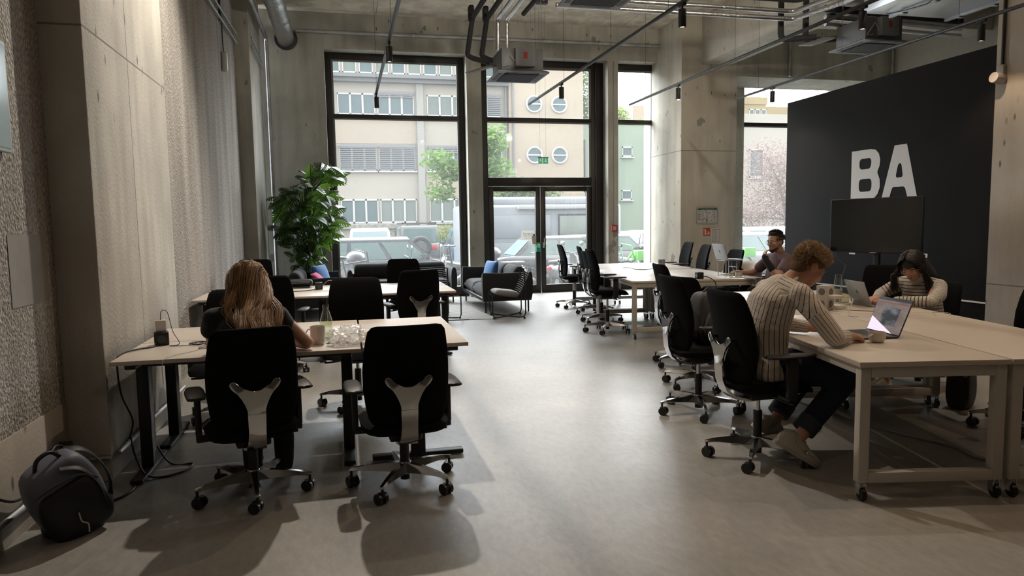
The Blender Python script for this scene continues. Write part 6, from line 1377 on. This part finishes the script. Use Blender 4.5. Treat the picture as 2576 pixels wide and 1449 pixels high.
def hand(F, wrist, d, n, side, L=.18, curl=.5, grip=None):
    """palm + 4 fingers + thumb; d = finger direction, n = back-of-hand normal, side = +1 thumb towards d x n"""
    d = Vector(d).normalized(); n = Vector(n).normalized(); s_ = d.cross(n).normalized()*side; n = (n-d*n.dot(d)).normalized(); w = Vector(wrist); P = L*.50
    for k, off in enumerate((.030, .010, -.010, -.028)):
        F.limb([w+d*.01+s_*off*.5, w+d*P*.55+s_*off*.9, w+d*P+s_*off], [.020, .017, .0115])
        b = w+d*P+s_*off; ln = (.070, .078, .072, .056)[k]; c1, c2 = curl*.55, curl*1.3
        p1 = b+(d*cos(c1)-n*sin(c1)+s_*off*1.5)*ln*.45; p2 = p1+(d*cos(c2)-n*sin(c2))*ln*.32; p3 = p2+(d*cos(c2*1.35)-n*sin(c2*1.35))*ln*.24
        F.limb([b, p1, p2, p3], [.0098, .0088, .0080, .0068])
    F.limb([w+d*.02+s_*.022, w+d*.05+s_*.046-n*.012, w+d*.078+s_*.052-n*.020, w+d*.098+s_*.046-n*.026], [.016, .0125, .0105, .0085])
def strands(name, m, parent, gen, n_, seed=1, seg=4):
    r = random.Random(seed); mb = MB()
    for i in range(n_):
        q = gen(r, i)
        if q: pts, rad = q; k = len(pts); mb.tube(pts, [rad*(1-.75*(j/(k-1))**2) for j in range(k)], seg, caps=False)
    return mb.build(name, m, parent, ang=180)
def hair_mat(name, c0, c1, rough=.45):
    m = bpy.data.materials.new(name); m.use_nodes = True; n, l = nt(m.node_tree); b = n['Principled BSDF']; b.inputs['Roughness'].default_value = rough; b.inputs['Specular IOR Level'].default_value = .5
    gi = n.new('ShaderNodeNewGeometry'); r = n.new('ShaderNodeValToRGB'); r.color_ramp.elements[0].color = (*c0, 1); r.color_ramp.elements[1].color = (*c1, 1); l.new(gi.outputs['Random Per Island'], r.inputs[0]); l.new(r.outputs[0], b.inputs['Base Color']); MATS[name] = m; return m
M_jean = mat('dark denim', (.008, .012, .028), .85, bump=.2, bscale=250); M_shoe = mat('white leather trainer', (.52, .49, .45), .45); M_sole = mat('white rubber sole', (.42, .39, .35), .6); M_sock = MATS.get('sock') or mat('white sock', (.35, .33, .30), .9)
M_blk = mat('black jersey', (.008, .008, .009), .85, sheen=.1)

# --- curly-haired person in the striped shirt (seen from behind right)
t = thing('person', 'person with curly blond hair in a white shirt with dark stripes, typing', 'person', (2.50, 3.78, 0)); O = Vector((2.50, 3.78, 0))
def L_(*p): return Vector(p)-O
F = Fig(); hc = L_(2.785, 3.74, 1.185); hM = head(F, hc, (.80, -.10, -.60), (.6, 0, .8), 1.02, neck=L_(2.63, 3.77, 1.07))
F.limb([L_(2.50, 3.78, .62), L_(2.50, 3.78, .85), L_(2.56, 3.77, 1.0)], [.12, .115, .11]); 
for sd, sh, el, wr in ((-1, (2.63, 3.60, 1.03), (2.71, 3.41, .795), (2.90, 3.50, .782)), (1, (2.63, 3.95, 1.03), (2.76, 4.05, .80), (2.92, 3.80, .785))):
    F.limb([L_(*sh), L_(*el)], [.052, .042]); F.limb([L_(*el), L_(*wr)], [.042, .027])
hand(F, L_(2.90, 3.50, .782), (.72, .55, -.06), (.0, -.1, 1), 1, curl=.75); hand(F, L_(2.92, 3.80, .785), (.85, -.35, -.05), (0, .1, 1), -1, curl=.6)
for sd, hp, kn, an in ((-1, (2.50, 3.68, .56), (2.97, 3.60, .52), (2.60, 3.56, .17)), (1, (2.50, 3.88, .56), (2.98, 3.95, .53), (2.66, 3.88, .19))):
    F.limb([L_(*hp), L_(*kn)], [.085, .058]); F.limb([L_(*kn), L_(*an)], [.055, .038])
F.limb([L_(2.60, 3.56, .17), L_(2.585, 3.555, .12)], [.037, .036]); F.fuse('body', SK, t, .0065, 3); face_bits(t, hM, (.16, .10, .05))
F = Fig()
F.limb([L_(2.48, 3.70, .56), L_(2.48, 3.86, .56), L_(2.50, 3.78, .62)], [.13, .13, .13])
F.limb([L_(2.50, 3.78, .56), L_(2.495, 3.78, .68), L_(2.50, 3.78, .82), L_(2.54, 3.77, .96), L_(2.60, 3.77, 1.06)], [.128, .132, .135, .132, .085], flat=((0, 1, 0), 1.32))
F.limb([L_(2.62, 3.62, 1.035), L_(2.60, 3.77, 1.07), L_(2.62, 3.92, 1.035)], [.068, .074, .068])
F.limb([L_(2.62, 3.60, 1.03), L_(2.665, 3.50, .92), L_(2.715, 3.41, .802)], [.072, .064, .058]); F.limb([L_(2.715, 3.41, .800), L_(2.82, 3.463, .790), L_(2.835, 3.47, .790)], [.056, .042, .040])
F.limb([L_(2.62, 3.94, 1.03), L_(2.70, 4.01, .92), L_(2.76, 4.05, .80)], [.072, .064, .056]); F.limb([L_(2.76, 4.05, .80), L_(2.87, 3.88, .79)], [.056, .042])
F.limb([L_(2.56, 3.68, .52), L_(2.60, 3.62, .47)], [.10, .055])
zt = Vector((0, 0, 1))
def shirt_stripe(co, bones):
    q, i, t_ = near_bone(co, bones); a, b_, ra, rb = bones[i]
    d = (b_-a).normalized()
    if d.z > .55 or i < 9 and i not in (6, 7):
        cx = .10+max(0, co.z-.85)*.9; return atan2(co.y, -(co.x-cx))*(.26+max(0, co.z-.85)*.8)+.004*sin(co.z*14)
    ref = Vector((0, 1, 0)) if abs(d.y) < .5 else Vector((1, 0, 0)); e1 = (ref-d*ref.dot(d)).normalized(); e2 = d.cross(e1); p = co-(a+(b_-a)*t_); 
    vdir = Vector((-.5, -.82, .25)); vd = (vdir-d*vdir.dot(d)).normalized(); e3 = d.cross(vd); return atan2(p.dot(e3), p.dot(vd))*.085+.004*sin(co.x*14)
sh = F.fuse('shirt', stripe_mat('striped cotton shirt', (.56, .50, .44), (.025, .022, .028), .15, 30), t, .008, 5, stripe=shirt_stripe)
m = MB(); q = [L_(2.63+.072*cos(a)*.95, 3.765+.078*sin(a), 1.105+.028*cos(a)) for a in [2*pi*k/28 for k in range(28)]]; m.tube(q, .010, 8, closed=True); m.build('collar', mat('shirt collar', (.50, .45, .40), .8), t)
F = Fig()
for hp, kn, an in (((2.50, 3.68, .575), (2.98, 3.60, .525), (2.68, 3.575, .25)), ((2.50, 3.88, .575), (2.99, 3.95, .535), (2.72, 3.89, .27))):
    F.limb([L_(*hp), L_(*kn)], [.105, .078]); F.limb([L_(*kn), L_(*an)], [.076, .066])
F.fuse('trousers', M_jean, t, .009, 3)
for an, kn in (((2.68, 3.575, .25), (2.98, 3.60, .525)), ((2.72, 3.89, .27), (2.99, 3.95, .535))):
    a = L_(*an); d = (L_(*kn)-a).normalized(); MB().cyl(a-d*.055, a+d*.03, .070, .071, seg=28).build('cuff', mat('turned denim cuff', (.03, .04, .06), .85), t)
def shoe(t, heel, toe, nrm, sole=.022, parts=True):
    """trainer from heel to toe; nrm points from sole to instep"""
    heel = Vector(heel); toe = Vector(toe); d = (toe-heel).normalized(); n_ = (Vector(nrm)-d*Vector(nrm).dot(d)).normalized(); s_ = d.cross(n_); L = .285
    rings = []; so = []
    for x, w_, h_ in ((-.01, .025, .055), (.01, .034, .085), (.06, .036, .105), (.11, .038, .10), (.15, .042, .078), (.20, .046, .055), (.245, .042, .045), (.275, .026, .034), (.285, .008, .02)):
        rings.append([tuple(heel+d*x+s_*(w_*cos(a))+n_*(sole+h_*max(0, sin(a))*1.0 if sin(a) > 0 else sole-.004)) for a in [2*pi*k/20 for k in range(20)]])
    o = MB().loft(rings).build('shoe', M_shoe, t, ang=60)
    rings = [[tuple(heel+d*x+s_*(w_*cos(a))+n_*((sole*.5)+(sole*.5)*(1 if sin(a) > 0 else -1)*min(1, abs(sin(a))*3))) for a in [2*pi*k/20 for k in range(20)]] for x, w_ in ((-.018, .02), (-.01, .034), (.05, .041), (.12, .042), (.2, .05), (.25, .046), (.285, .028), (.293, .01))]
    MB().loft(rings).build('sole', M_sole, o, ang=60)
    if parts:
        m = MB()
        for k in range(4): c = heel+d*(.13+k*.022)+n_*(sole+.092-k*.013); m.tube([c-s_*.026-n_*.012, c+n_*.004, c+s_*.026-n_*.012], .003, 6)
        m.build('laces', M_sock, o); c = heel+d*.155-s_*-.0415+n_*(sole+.03); q = MB(); q.tube([c-d*.008-n_*.012, c+d*.006+n_*.014], .0012, 5); q.tube([c+d*.012-n_*.010, c-d*.002+n_*.002, c+d*.014+n_*.012], .0012, 5); q.build('side_mark', mat('dark ink', (.04, .04, .04), .8), o); q = MB(); q.tube([heel+d*.05+s_*.037+n_*(sole+.085), heel+d*.09+s_*.042+n_*(sole+.045), heel+d*.17+s_*.047+n_*(sole+.022), heel+d*.22+s_*.047+n_*(sole+.03)], .0012, 5); q.build('seam', mat('shoe seam', (.2, .19, .17), .8), o)
    return o
shoe(t, L_(2.455, 3.575, .145), L_(2.68, 3.52, .0), (.3, 0, 1)); shoe(t, L_(2.52, 3.90, .15), L_(2.74, 3.84, .0), (.3, 0, 1))
for a, b_ in (((2.585, 3.56, .155), (2.54, 3.565, .13)), ((2.655, 3.88, .20), (2.60, 3.885, .15))): MB().cyl(L_(*b_), L_(*a), .043, .040, seg=20).build('sock', M_sock, t)
HM1 = hair_mat('curly blond hair', (.20, .11, .045), (.60, .43, .25), .5)
R1 = hM.to_3x3().normalized().to_4x4()
F = Fig(); F.ell(hM @ Vector((0, -.020, .040)), 1, (.084, .102, .090), M=R1); F.ell(hM @ Vector((0, .040, .088)), 1, (.064, .056, .040), M=R1); F.ell(hM @ Vector((0, -.060, -.025)), 1, (.070, .052, .072), M=R1); hr = F.fuse('hair', mat('hair underlayer', (.12, .065, .032), .85, bump=.8, bscale=90), t, .008, 1)
def g1(r, i):
    while True:
        d = Vector((r.gauss(0, 1), r.gauss(0, 1), r.gauss(0, 1))).normalized()
        if d.z > -.85 and not (d.y > .60 and d.z < .45) and not (d.y > -.1 and d.z < -.15) and not (abs(d.x) > .8 and d.z < .1 and d.y > -.45): break
    top = d.z > .05 and d.y > -.75; p = Vector((0, -.020, .032))+Vector((d.x*.082, d.y*.104, d.z*.092)); big = 1.0 if top else .40
    ax = d; e1 = ax.orthogonal().normalized(); e2 = ax.cross(e1); R_ = r.uniform(.0035, .0075)*big; ph = r.random()*6; tw = r.choice((-1, 1)); ln = r.uniform(.016, .036)*big
    if d.y > .3 and d.z > .3: ln *= 1.25
    return [hM @ (p+ax*(ln*k/9)+e1*R_*cos(ph+tw*k*.95)+e2*R_*sin(ph+tw*k*.95)) for k in range(10)], r.uniform(.0011, .0019)
strands('curls', HM1, hr, g1, 3600, 5)

# --- person in the mauve T-shirt, facing left, hand at the chin
t = thing('person', 'bearded person with glasses in a mauve T-shirt, hand with black brace at the chin', 'person', (5.42, 7.88, 0)); O = Vector((5.42, 7.88, 0))
def L_(*p): return Vector(p)-O
F = Fig(); hM = head(F, L_(5.335, 7.85, 1.20), (-.93, -.16, -.06), (0, 0, 1), 1.08, neck=L_(5.42, 7.87, 1.04)); 
F.limb([L_(5.44, 7.88, .6), L_(5.42, 7.87, .86)], [.12, .10]); F.limb([L_(5.41, 7.66, .96), L_(5.20, 7.60, .775)], [.05, .045]); F.limb([L_(5.20, 7.60, .775), L_(5.10, 7.70, .985)], [.045, .030])
F.limb([L_(5.40, 8.08, .96), L_(5.26, 8.22, .79)], [.05, .043]); F.limb([L_(5.26, 8.22, .79), L_(5.07, 8.26, .785)], [.042, .028])
hand(F, L_(5.105, 7.71, .985), (.05, .25, .95), (-1, 0, .1), -1, curl=.95, L=.17); hand(F, L_(5.09, 8.255, .80), (-.95, .0, .1), (0, 0, 1), -1, curl=.8)
F.limb([L_(5.44, 7.80, .56), L_(5.02, 7.84, .56)], [.08, .06]); F.limb([L_(5.02, 7.84, .56), L_(5.06, 7.84, .1)], [.055, .04]); F.limb([L_(5.44, 7.98, .56), L_(5.02, 8.04, .56)], [.08, .06]); F.limb([L_(5.02, 8.04, .56), L_(5.06, 8.04, .1)], [.055, .04])
F.fuse('body', SK2, t, .0075, 3); face_bits(t, hM, (.06, .035, .02))
F = Fig(); F.limb([L_(5.43, 7.88, .60), L_(5.41, 7.88, .74), L_(5.42, 7.87, .88), L_(5.42, 7.87, .99)], [.150, .152, .140, .105], flat=((0, 1, 0), 1.3)); F.limb([L_(5.41, 7.70, .975), L_(5.41, 7.87, 1.0), L_(5.41, 8.05, .975)], [.076, .082, .076])
F.limb([L_(5.41, 7.67, .965), L_(5.30, 7.63, .86)], [.075, .074]); F.limb([L_(5.40, 8.08, .96), L_(5.32, 8.16, .86)], [.072, .070]); F.fuse('t_shirt', mat('mauve jersey', (.14, .085, .095), .85, bump=.3, bscale=14), t, .008, 4)
F = Fig(); 
for y in (7.80, 8.0): F.limb([L_(5.44, y, .56), L_(5.02, y+.04, .57)], [.10, .078]); F.limb([L_(5.02, y+.04, .57), L_(5.06, y+.04, .14)], [.075, .06])
F.fuse('trousers', M_blk, t, .01, 3); shoe(t, L_(5.12, 7.84, .0), L_(4.84, 7.84, .0), (0, 0, 1), parts=False); shoe(t, L_(5.12, 8.04, .0), L_(4.84, 8.04, .0), (0, 0, 1), parts=False)
F = Fig(); F.limb([L_(5.155, 7.645, .87), L_(5.108, 7.70, .975), L_(5.105, 7.72, 1.02)], [.046, .040, .040]); F.fuse('wrist_brace', M_blk, t, .006, 2)
HM2 = hair_mat('short brown hair', (.02, .013, .009), (.07, .045, .03), .6)
R1 = hM.to_3x3().normalized().to_4x4(); F = Fig(); F.ell(hM @ Vector((0, -.020, .048)), 1, (.078, .098, .084), M=R1); F.ell(hM @ Vector((0, .030, .100)), 1, (.060, .055, .026), M=R1); F.ell(hM @ Vector((0, -.055, -.005)), 1, (.066, .048, .060), M=R1); hr = F.fuse('hair', mat('brown hair underlayer', (.03, .02, .014), .8), t, .007, 2)
def g2(r, i):
    while True:
        d = Vector((r.gauss(0, 1), r.gauss(0, 1), r.gauss(0, 1))).normalized()
        if d.z > -.25 and not (d.y > .6 and d.z < .6): break
    p = Vector((0, -.018, .045))+Vector((d.x*.077, d.y*.098, d.z*.084)); e = p+d*.012+Vector((0, .016 if d.z > .4 else -.004, .012 if d.z > .5 else -.010)); return [hM @ p, hM @ ((p+e)/2+d*.003), hM @ e], .0022
strands('hair_tufts', HM2, hr, g2, 900, 6)
F = Fig(); F.ell(hM @ Vector((0, .052, -.098)), 1, (.036, .034, .030), M=R1); F.ell(hM @ Vector((0, .080, -.050)), 1, (.022, .010, .006), M=R1); F.limb([hM @ Vector((-.052, .02, -.068)), hM @ Vector((-.03, .055, -.092)), hM @ Vector((.03, .055, -.092)), hM @ Vector((.052, .02, -.068))], [.012, .018, .018, .012]); F.fuse('beard', mat('brown beard', (.045, .025, .016), .9, bump=.6, bscale=200), t, .006, 1)
def glasses(t, M, m_):
    g = MB()
    for sd in (-1, 1): g.tube([M @ Vector((sd*.032+.023*cos(a), .094, -.002+.019*sin(a))) for a in [2*pi*k/24 for k in range(24)]], .0012, 6, closed=True); g.tube([M @ Vector((sd*.055, .092, .004)), M @ Vector((sd*.076, .05, .004)), M @ Vector((sd*.078, -.005, .002)), M @ Vector((sd*.076, -.02, -.012))], .0018, 6)
    g.tube([M @ Vector((-.009, .095, 0)), M @ Vector((0, .100, .003)), M @ Vector((.009, .095, 0))], .0016, 6); o = g.build('glasses', m_, t)
    for sd in (-1, 1): q = MB(); q.prism([(sd*.032+.0225*cos(a), -.002+.0185*sin(a)) for a in [2*pi*k/24 for k in range(24)]], -.0945, -.0935, M=M @ Matrix(((1, 0, 0, 0), (0, 0, -1, 0), (0, 1, 0, 0), (0, 0, 0, 1)))); q.build('lens', M_glassc, o, smooth=False)
    return o
glasses(t, hM, mat('thin metal glasses', (.25, .2, .18), .3, metal=.8))

# --- dark-haired person in the striped jumper, facing left towards the laptop
t = thing('person', 'person with long dark hair and pink glasses in a striped jumper, typing', 'person', (4.93, 5.08, 0)); O = Vector((4.93, 5.08, 0))
F = Fig(); hM = head(F, L_(4.715, 4.985, 1.060), (-.80, -.40, -.52), (-.4, -.1, .9), .98, neck=L_(4.86, 5.05, .95))
F.limb([L_(4.95, 5.09, .52), L_(4.90, 5.07, .86)], [.11, .105]); F.limb([L_(4.90, 4.90, .88), L_(4.64, 4.70, .785)], [.045, .038]); F.limb([L_(4.64, 4.70, .785), L_(4.47, 4.90, .785)], [.038, .025]); F.limb([L_(4.83, 5.22, .88), L_(4.70, 5.32, .79)], [.045, .038]); F.limb([L_(4.70, 5.32, .79), L_(4.50, 5.14, .785)], [.038, .025])
hand(F, L_(4.47, 4.905, .785), (-.75, .6, -.05), (0, 0, 1), 1, curl=.7, L=.165); hand(F, L_(4.50, 5.135, .785), (-.95, -.25, -.05), (0, 0, 1), -1, curl=.7, L=.165)
for y in (5.0, 5.18): F.limb([L_(4.94, y, .50), L_(4.52, y-.02, .52)], [.085, .058]); F.limb([L_(4.52, y-.02, .52), L_(4.45, y-.05, .08)], [.05, .036])
F.fuse('body', SK, t, .0065, 3); face_bits(t, hM, (.02, .015, .012), (.35, .07, .07))
F = Fig(); F.limb([L_(4.95, 5.09, .50), L_(4.94, 5.09, .62), L_(4.92, 5.08, .76), L_(4.89, 5.07, .88), L_(4.88, 5.065, .925)], [.135, .135, .125, .11, .075], flat=((.40, -.92, 0), 1.3)); F.limb([L_(4.90, 4.92, .90), L_(4.87, 5.06, .925), L_(4.83, 5.20, .90)], [.060, .062, .060])
F.limb([L_(4.905, 4.89, .89), L_(4.80, 4.78, .83), L_(4.64, 4.695, .79)], [.066, .058, .050]); F.limb([L_(4.64, 4.695, .79), L_(4.485, 4.885, .788)], [.050, .036]); F.limb([L_(4.82, 5.23, .89), L_(4.70, 5.32, .795)], [.062, .050]); F.limb([L_(4.70, 5.32, .795), L_(4.515, 5.15, .788)], [.050, .036])
def jumper(co, bones):
    q, i, t_ = near_bone(co, bones); a, b_, ra, rb = bones[i]; d = b_-a
    if i < 6: return co.z+.25*noise.noise(co*3)*.05
    return t_*d.length+.007*i
F.fuse('jumper', stripe_mat('striped wool jumper', (.50, .46, .41), (.02, .02, .024), .24, 36), t, .008, 4, stripe=jumper)
F = Fig(); F.limb([L_(4.86, 5.04, .955), L_(4.80, 5.02, .945)], [.062, .055]); F.fuse('collar', mat('jumper collar', (.45, .42, .37), .9), t, .008, 3)
F = Fig()
for y in (5.0, 5.18): F.limb([L_(4.94, y, .50), L_(4.52, y-.02, .53)], [.10, .075]); F.limb([L_(4.52, y-.02, .53), L_(4.46, y-.04, .16)], [.07, .055])
F.fuse('trousers', M_blk, t, .01, 3); shoe(t, L_(4.50, 4.95, 0), L_(4.22, 4.93, 0), (0, 0, 1), parts=False); shoe(t, L_(4.50, 5.13, 0), L_(4.22, 5.15, 0), (0, 0, 1), parts=False)
HM3 = hair_mat('long black hair', (.004, .003, .003), (.018, .011, .008), .45)
R1 = hM.to_3x3().normalized().to_4x4(); F = Fig(); F.ell(hM @ Vector((0, -.022, .040)), 1, (.086, .104, .092), M=R1); F.ell(hM @ Vector((0, -.05, -.03)), 1, (.084, .070, .085), M=R1)
F.limb([hM @ Vector((0, -.09, -.02)), L_(4.92, 5.06, .97), L_(4.985, 5.07, .84)], [.085, .095, .07]); F.limb([hM @ Vector((-.072, -.015, -.02)), L_(4.80, 4.90, .95), L_(4.82, 4.90, .87)], [.014, .016, .010]); F.limb([hM @ Vector((.074, -.0, -.02)), L_(4.62, 5.10, .98), L_(4.66, 5.13, .86)], [.014, .016, .010])
hr = F.fuse('hair', mat('black hair underlayer', (.006, .0045, .004), .5), t, .008, 4)
def crsp(pts, n_=4):
    o = []
    for j in range(len(pts)-1):
        p0 = pts[max(j-1, 0)]; p1 = pts[j]; p2 = pts[j+1]; p3 = pts[min(j+2, len(pts)-1)]
        for q in range(n_): s_ = q/n_; o.append(.5*((2*p1)+(-p0+p2)*s_+(2*p0-5*p1+4*p2-p3)*s_*s_+(-p0+3*p1-3*p2+p3)*s_**3))
    return o+[pts[-1]]
def cap_arc(M, ph, rr_, th1=95, n_=5, part=.0, y0=0):
    """follow the skull from the parting down at azimuth ph (0 = straight back, + = right)"""
    o = []
    for k in range(n_):
        th = RD(6+(th1-6)*k/(n_-1)); o.append(M @ (Vector((part*(1-k/(n_-1)), -.020+y0*(1-.35*k/(n_-1)), .036-abs(y0)*.22))+Vector((sin(ph)*sin(th)*.092*rr_, -cos(ph)*sin(th)*.108*rr_, cos(th)*.096*rr_))))
    return o
def g3(r, i):
    ph = r.uniform(-1.95, 1.95); rr_ = r.uniform(.98, 1.07); a = cap_arc(hM, ph, rr_, 92, 5, .006, r.uniform(-.03, .088)*min(1, abs(sin(ph))*1.1) if abs(ph) > .5 else 0)
    if abs(ph) > 1.35: en = [L_(4.80, 4.905, .955), L_(4.82, 4.885, .86)] if ph < 0 else [L_(4.64, 5.09, .97), L_(4.66, 5.12, .85)]; j = .020
    else: q = ph/1.35; en = [L_(4.90, 5.04+q*.07*-1, .965), L_(4.96, 5.055-q*.09, .89), L_(5.0, 5.06-q*.08, .80)]; j = .024
    jx = Vector((r.gauss(0, 1), r.gauss(0, 1), r.gauss(0, 1)))*j; P = crsp(a+[e+jx*(.6+.4*k) for k, e in enumerate(en)], 3); return P, r.uniform(.0022, .0034)
strands('hair_strands', HM3, hr, g3, 1100, 7)
glasses(t, hM, mat('pink clear glasses', (.55, .30, .30), .3))

# --- long-haired person seen from behind at the near left desk
t = thing('person', 'person with long wavy reddish-blond hair and black top, seen from behind', 'person', (-.55, 4.08, 0)); O = Vector((-.55, 4.08, 0))
F = Fig(); hM = head(F, L_(-.565, 4.37, 1.135), (.12, .72, -.68), (0, .6, .8), .98, neck=L_(-.56, 4.25, 1.0))
F.limb([L_(-.55, 4.10, .50), L_(-.56, 4.16, .88)], [.11, .11])
for sh_, el, wr in (((-.735, 4.20, .965), (-.775, 4.36, .785), (-.60, 4.58, .780)), ((-.385, 4.20, .965), (-.245, 4.33, .785), (-.44, 4.56, .780))): F.limb([L_(*sh_), L_(*el)], [.047, .040]); F.limb([L_(*el), L_(*wr)], [.041, .025])
hand(F, L_(-.60, 4.58, .78), (.3, .9, -.05), (0, 0, 1), 1, curl=.5, L=.165); hand(F, L_(-.44, 4.56, .78), (-.3, .9, -.05), (0, 0, 1), -1, curl=.5, L=.165)
for x in (-.64, -.47): F.limb([L_(x, 4.12, .47), L_(x, 4.52, .50)], [.08, .058]); F.limb([L_(x, 4.52, .50), L_(x+.05, 4.36, .12)], [.052, .036])
F.fuse('body', SK, t, .007, 3); face_bits(t, hM)
F = Fig(); F.limb([L_(-.55, 4.08, .46), L_(-.55, 4.10, .60), L_(-.555, 4.13, .76), L_(-.56, 4.17, .90), L_(-.56, 4.20, .965)], [.135, .125, .125, .115, .075], flat=((1, 0, 0), 1.32)); F.limb([L_(-.72, 4.20, .975), L_(-.56, 4.21, 1.0), L_(-.40, 4.20, .975)], [.058, .062, .058]); F.limb([L_(-.735, 4.20, .97), L_(-.765, 4.26, .90)], [.062, .058]); F.limb([L_(-.385, 4.20, .97), L_(-.345, 4.25, .90)], [.060, .052]); F.fuse('top', M_blk, t, .008, 4)
F = Fig()
for x in (-.64, -.47): F.limb([L_(x, 4.10, .47), L_(x, 4.52, .51)], [.10, .075]); F.limb([L_(x, 4.52, .51), L_(x+.06, 4.36, .20)], [.07, .055])
F.fuse('trousers', M_blk, t, .01, 3)
for x in (-.58, -.40): F = Fig(); F.limb([L_(x, 4.33, .22), L_(x, 4.31, .08)], [.062, .055]); F.limb([L_(x, 4.31, .055), L_(x, 4.50, .045)], [.050, .040]); F.fuse('boot', M_blk, t, .009, 3)
HM4 = hair_mat('reddish blond hair', (.13, .06, .024), (.50, .30, .145), .42)
R1 = hM.to_3x3().normalized().to_4x4(); F = Fig(); F.ell(hM @ Vector((0, -.022, .036)), 1, (.090, .106, .090), M=R1); F.ell(hM @ Vector((0, -.055, -.02)), 1, (.082, .052, .072), M=R1)
F.limb([L_(-.565, 4.27, 1.10), L_(-.55, 4.16, 1.0), L_(-.49, 4.08, .90), L_(-.45, 4.05, .84)], [.045, .046, .036, .022], flat=((1, 0, 0), 1.7)); F.limb([hM @ Vector((-.08, .0, -.02)), L_(-.655, 4.31, 1.0), L_(-.66, 4.24, .98)], [.035, .035, .02])
hr = F.fuse('hair', mat('reddish hair underlayer', (.09, .045, .02), .7), t, .008, 4)
LK = []
rl_ = random.Random(21)
for q in range(34): LK.append((max(-1.75, min(1.9, rl_.gauss(.1, 1.0))), rl_.uniform(-1, 1), rl_.random()*6.3, rl_.uniform(.62, .95), rl_.uniform(.6, 1.25), rl_.uniform(-.012, .012)))
def g4(r, i):
    p_, w0, p0, f_, am0, dy = LK[i % len(LK)]; ph = max(-1.9, min(1.9, p_+r.gauss(0, .12))); rr_ = r.uniform(.99, 1.07); a = cap_arc(hM, ph, rr_, 88, 5, .02); x = ph/1.9; w_ = max(-1, min(1, w0+r.gauss(0, .10)))
    if x < -.62: en = [L_(-.662, 4.27, 1.06), L_(-.668, 4.27, 1.03)]
    else: en = [L_(-.56+x*.13, 4.195-.02*(1-abs(x))+dy, 1.07), L_(-.54+x*.15+w_*.02, 4.06+.05*abs(x)+dy, .985), L_(-.485+x*.12+w_*.045, 3.972+.04*abs(x)+dy, .905), L_(-.455+x*.08+w_*.07, 3.962+dy, .835-.05*r.random())]
    o = []
    for k, p in enumerate(crsp(a+en, 3)): am = .026*am0*max(0, min(1, (k-6)/9)); o.append(p+Vector((sin(k*f_+p0)*am, cos(k*f_+p0)*am*.8, 0)))
    jx = Vector((r.gauss(0, 1), r.gauss(0, 1), r.gauss(0, 1)))*.0055; return [p+jx*min(1, k/8) for k, p in enumerate(o)], r.uniform(.0011, .0024)
strands('hair_strands', HM4, hr, g4, 3300, 8, 3)
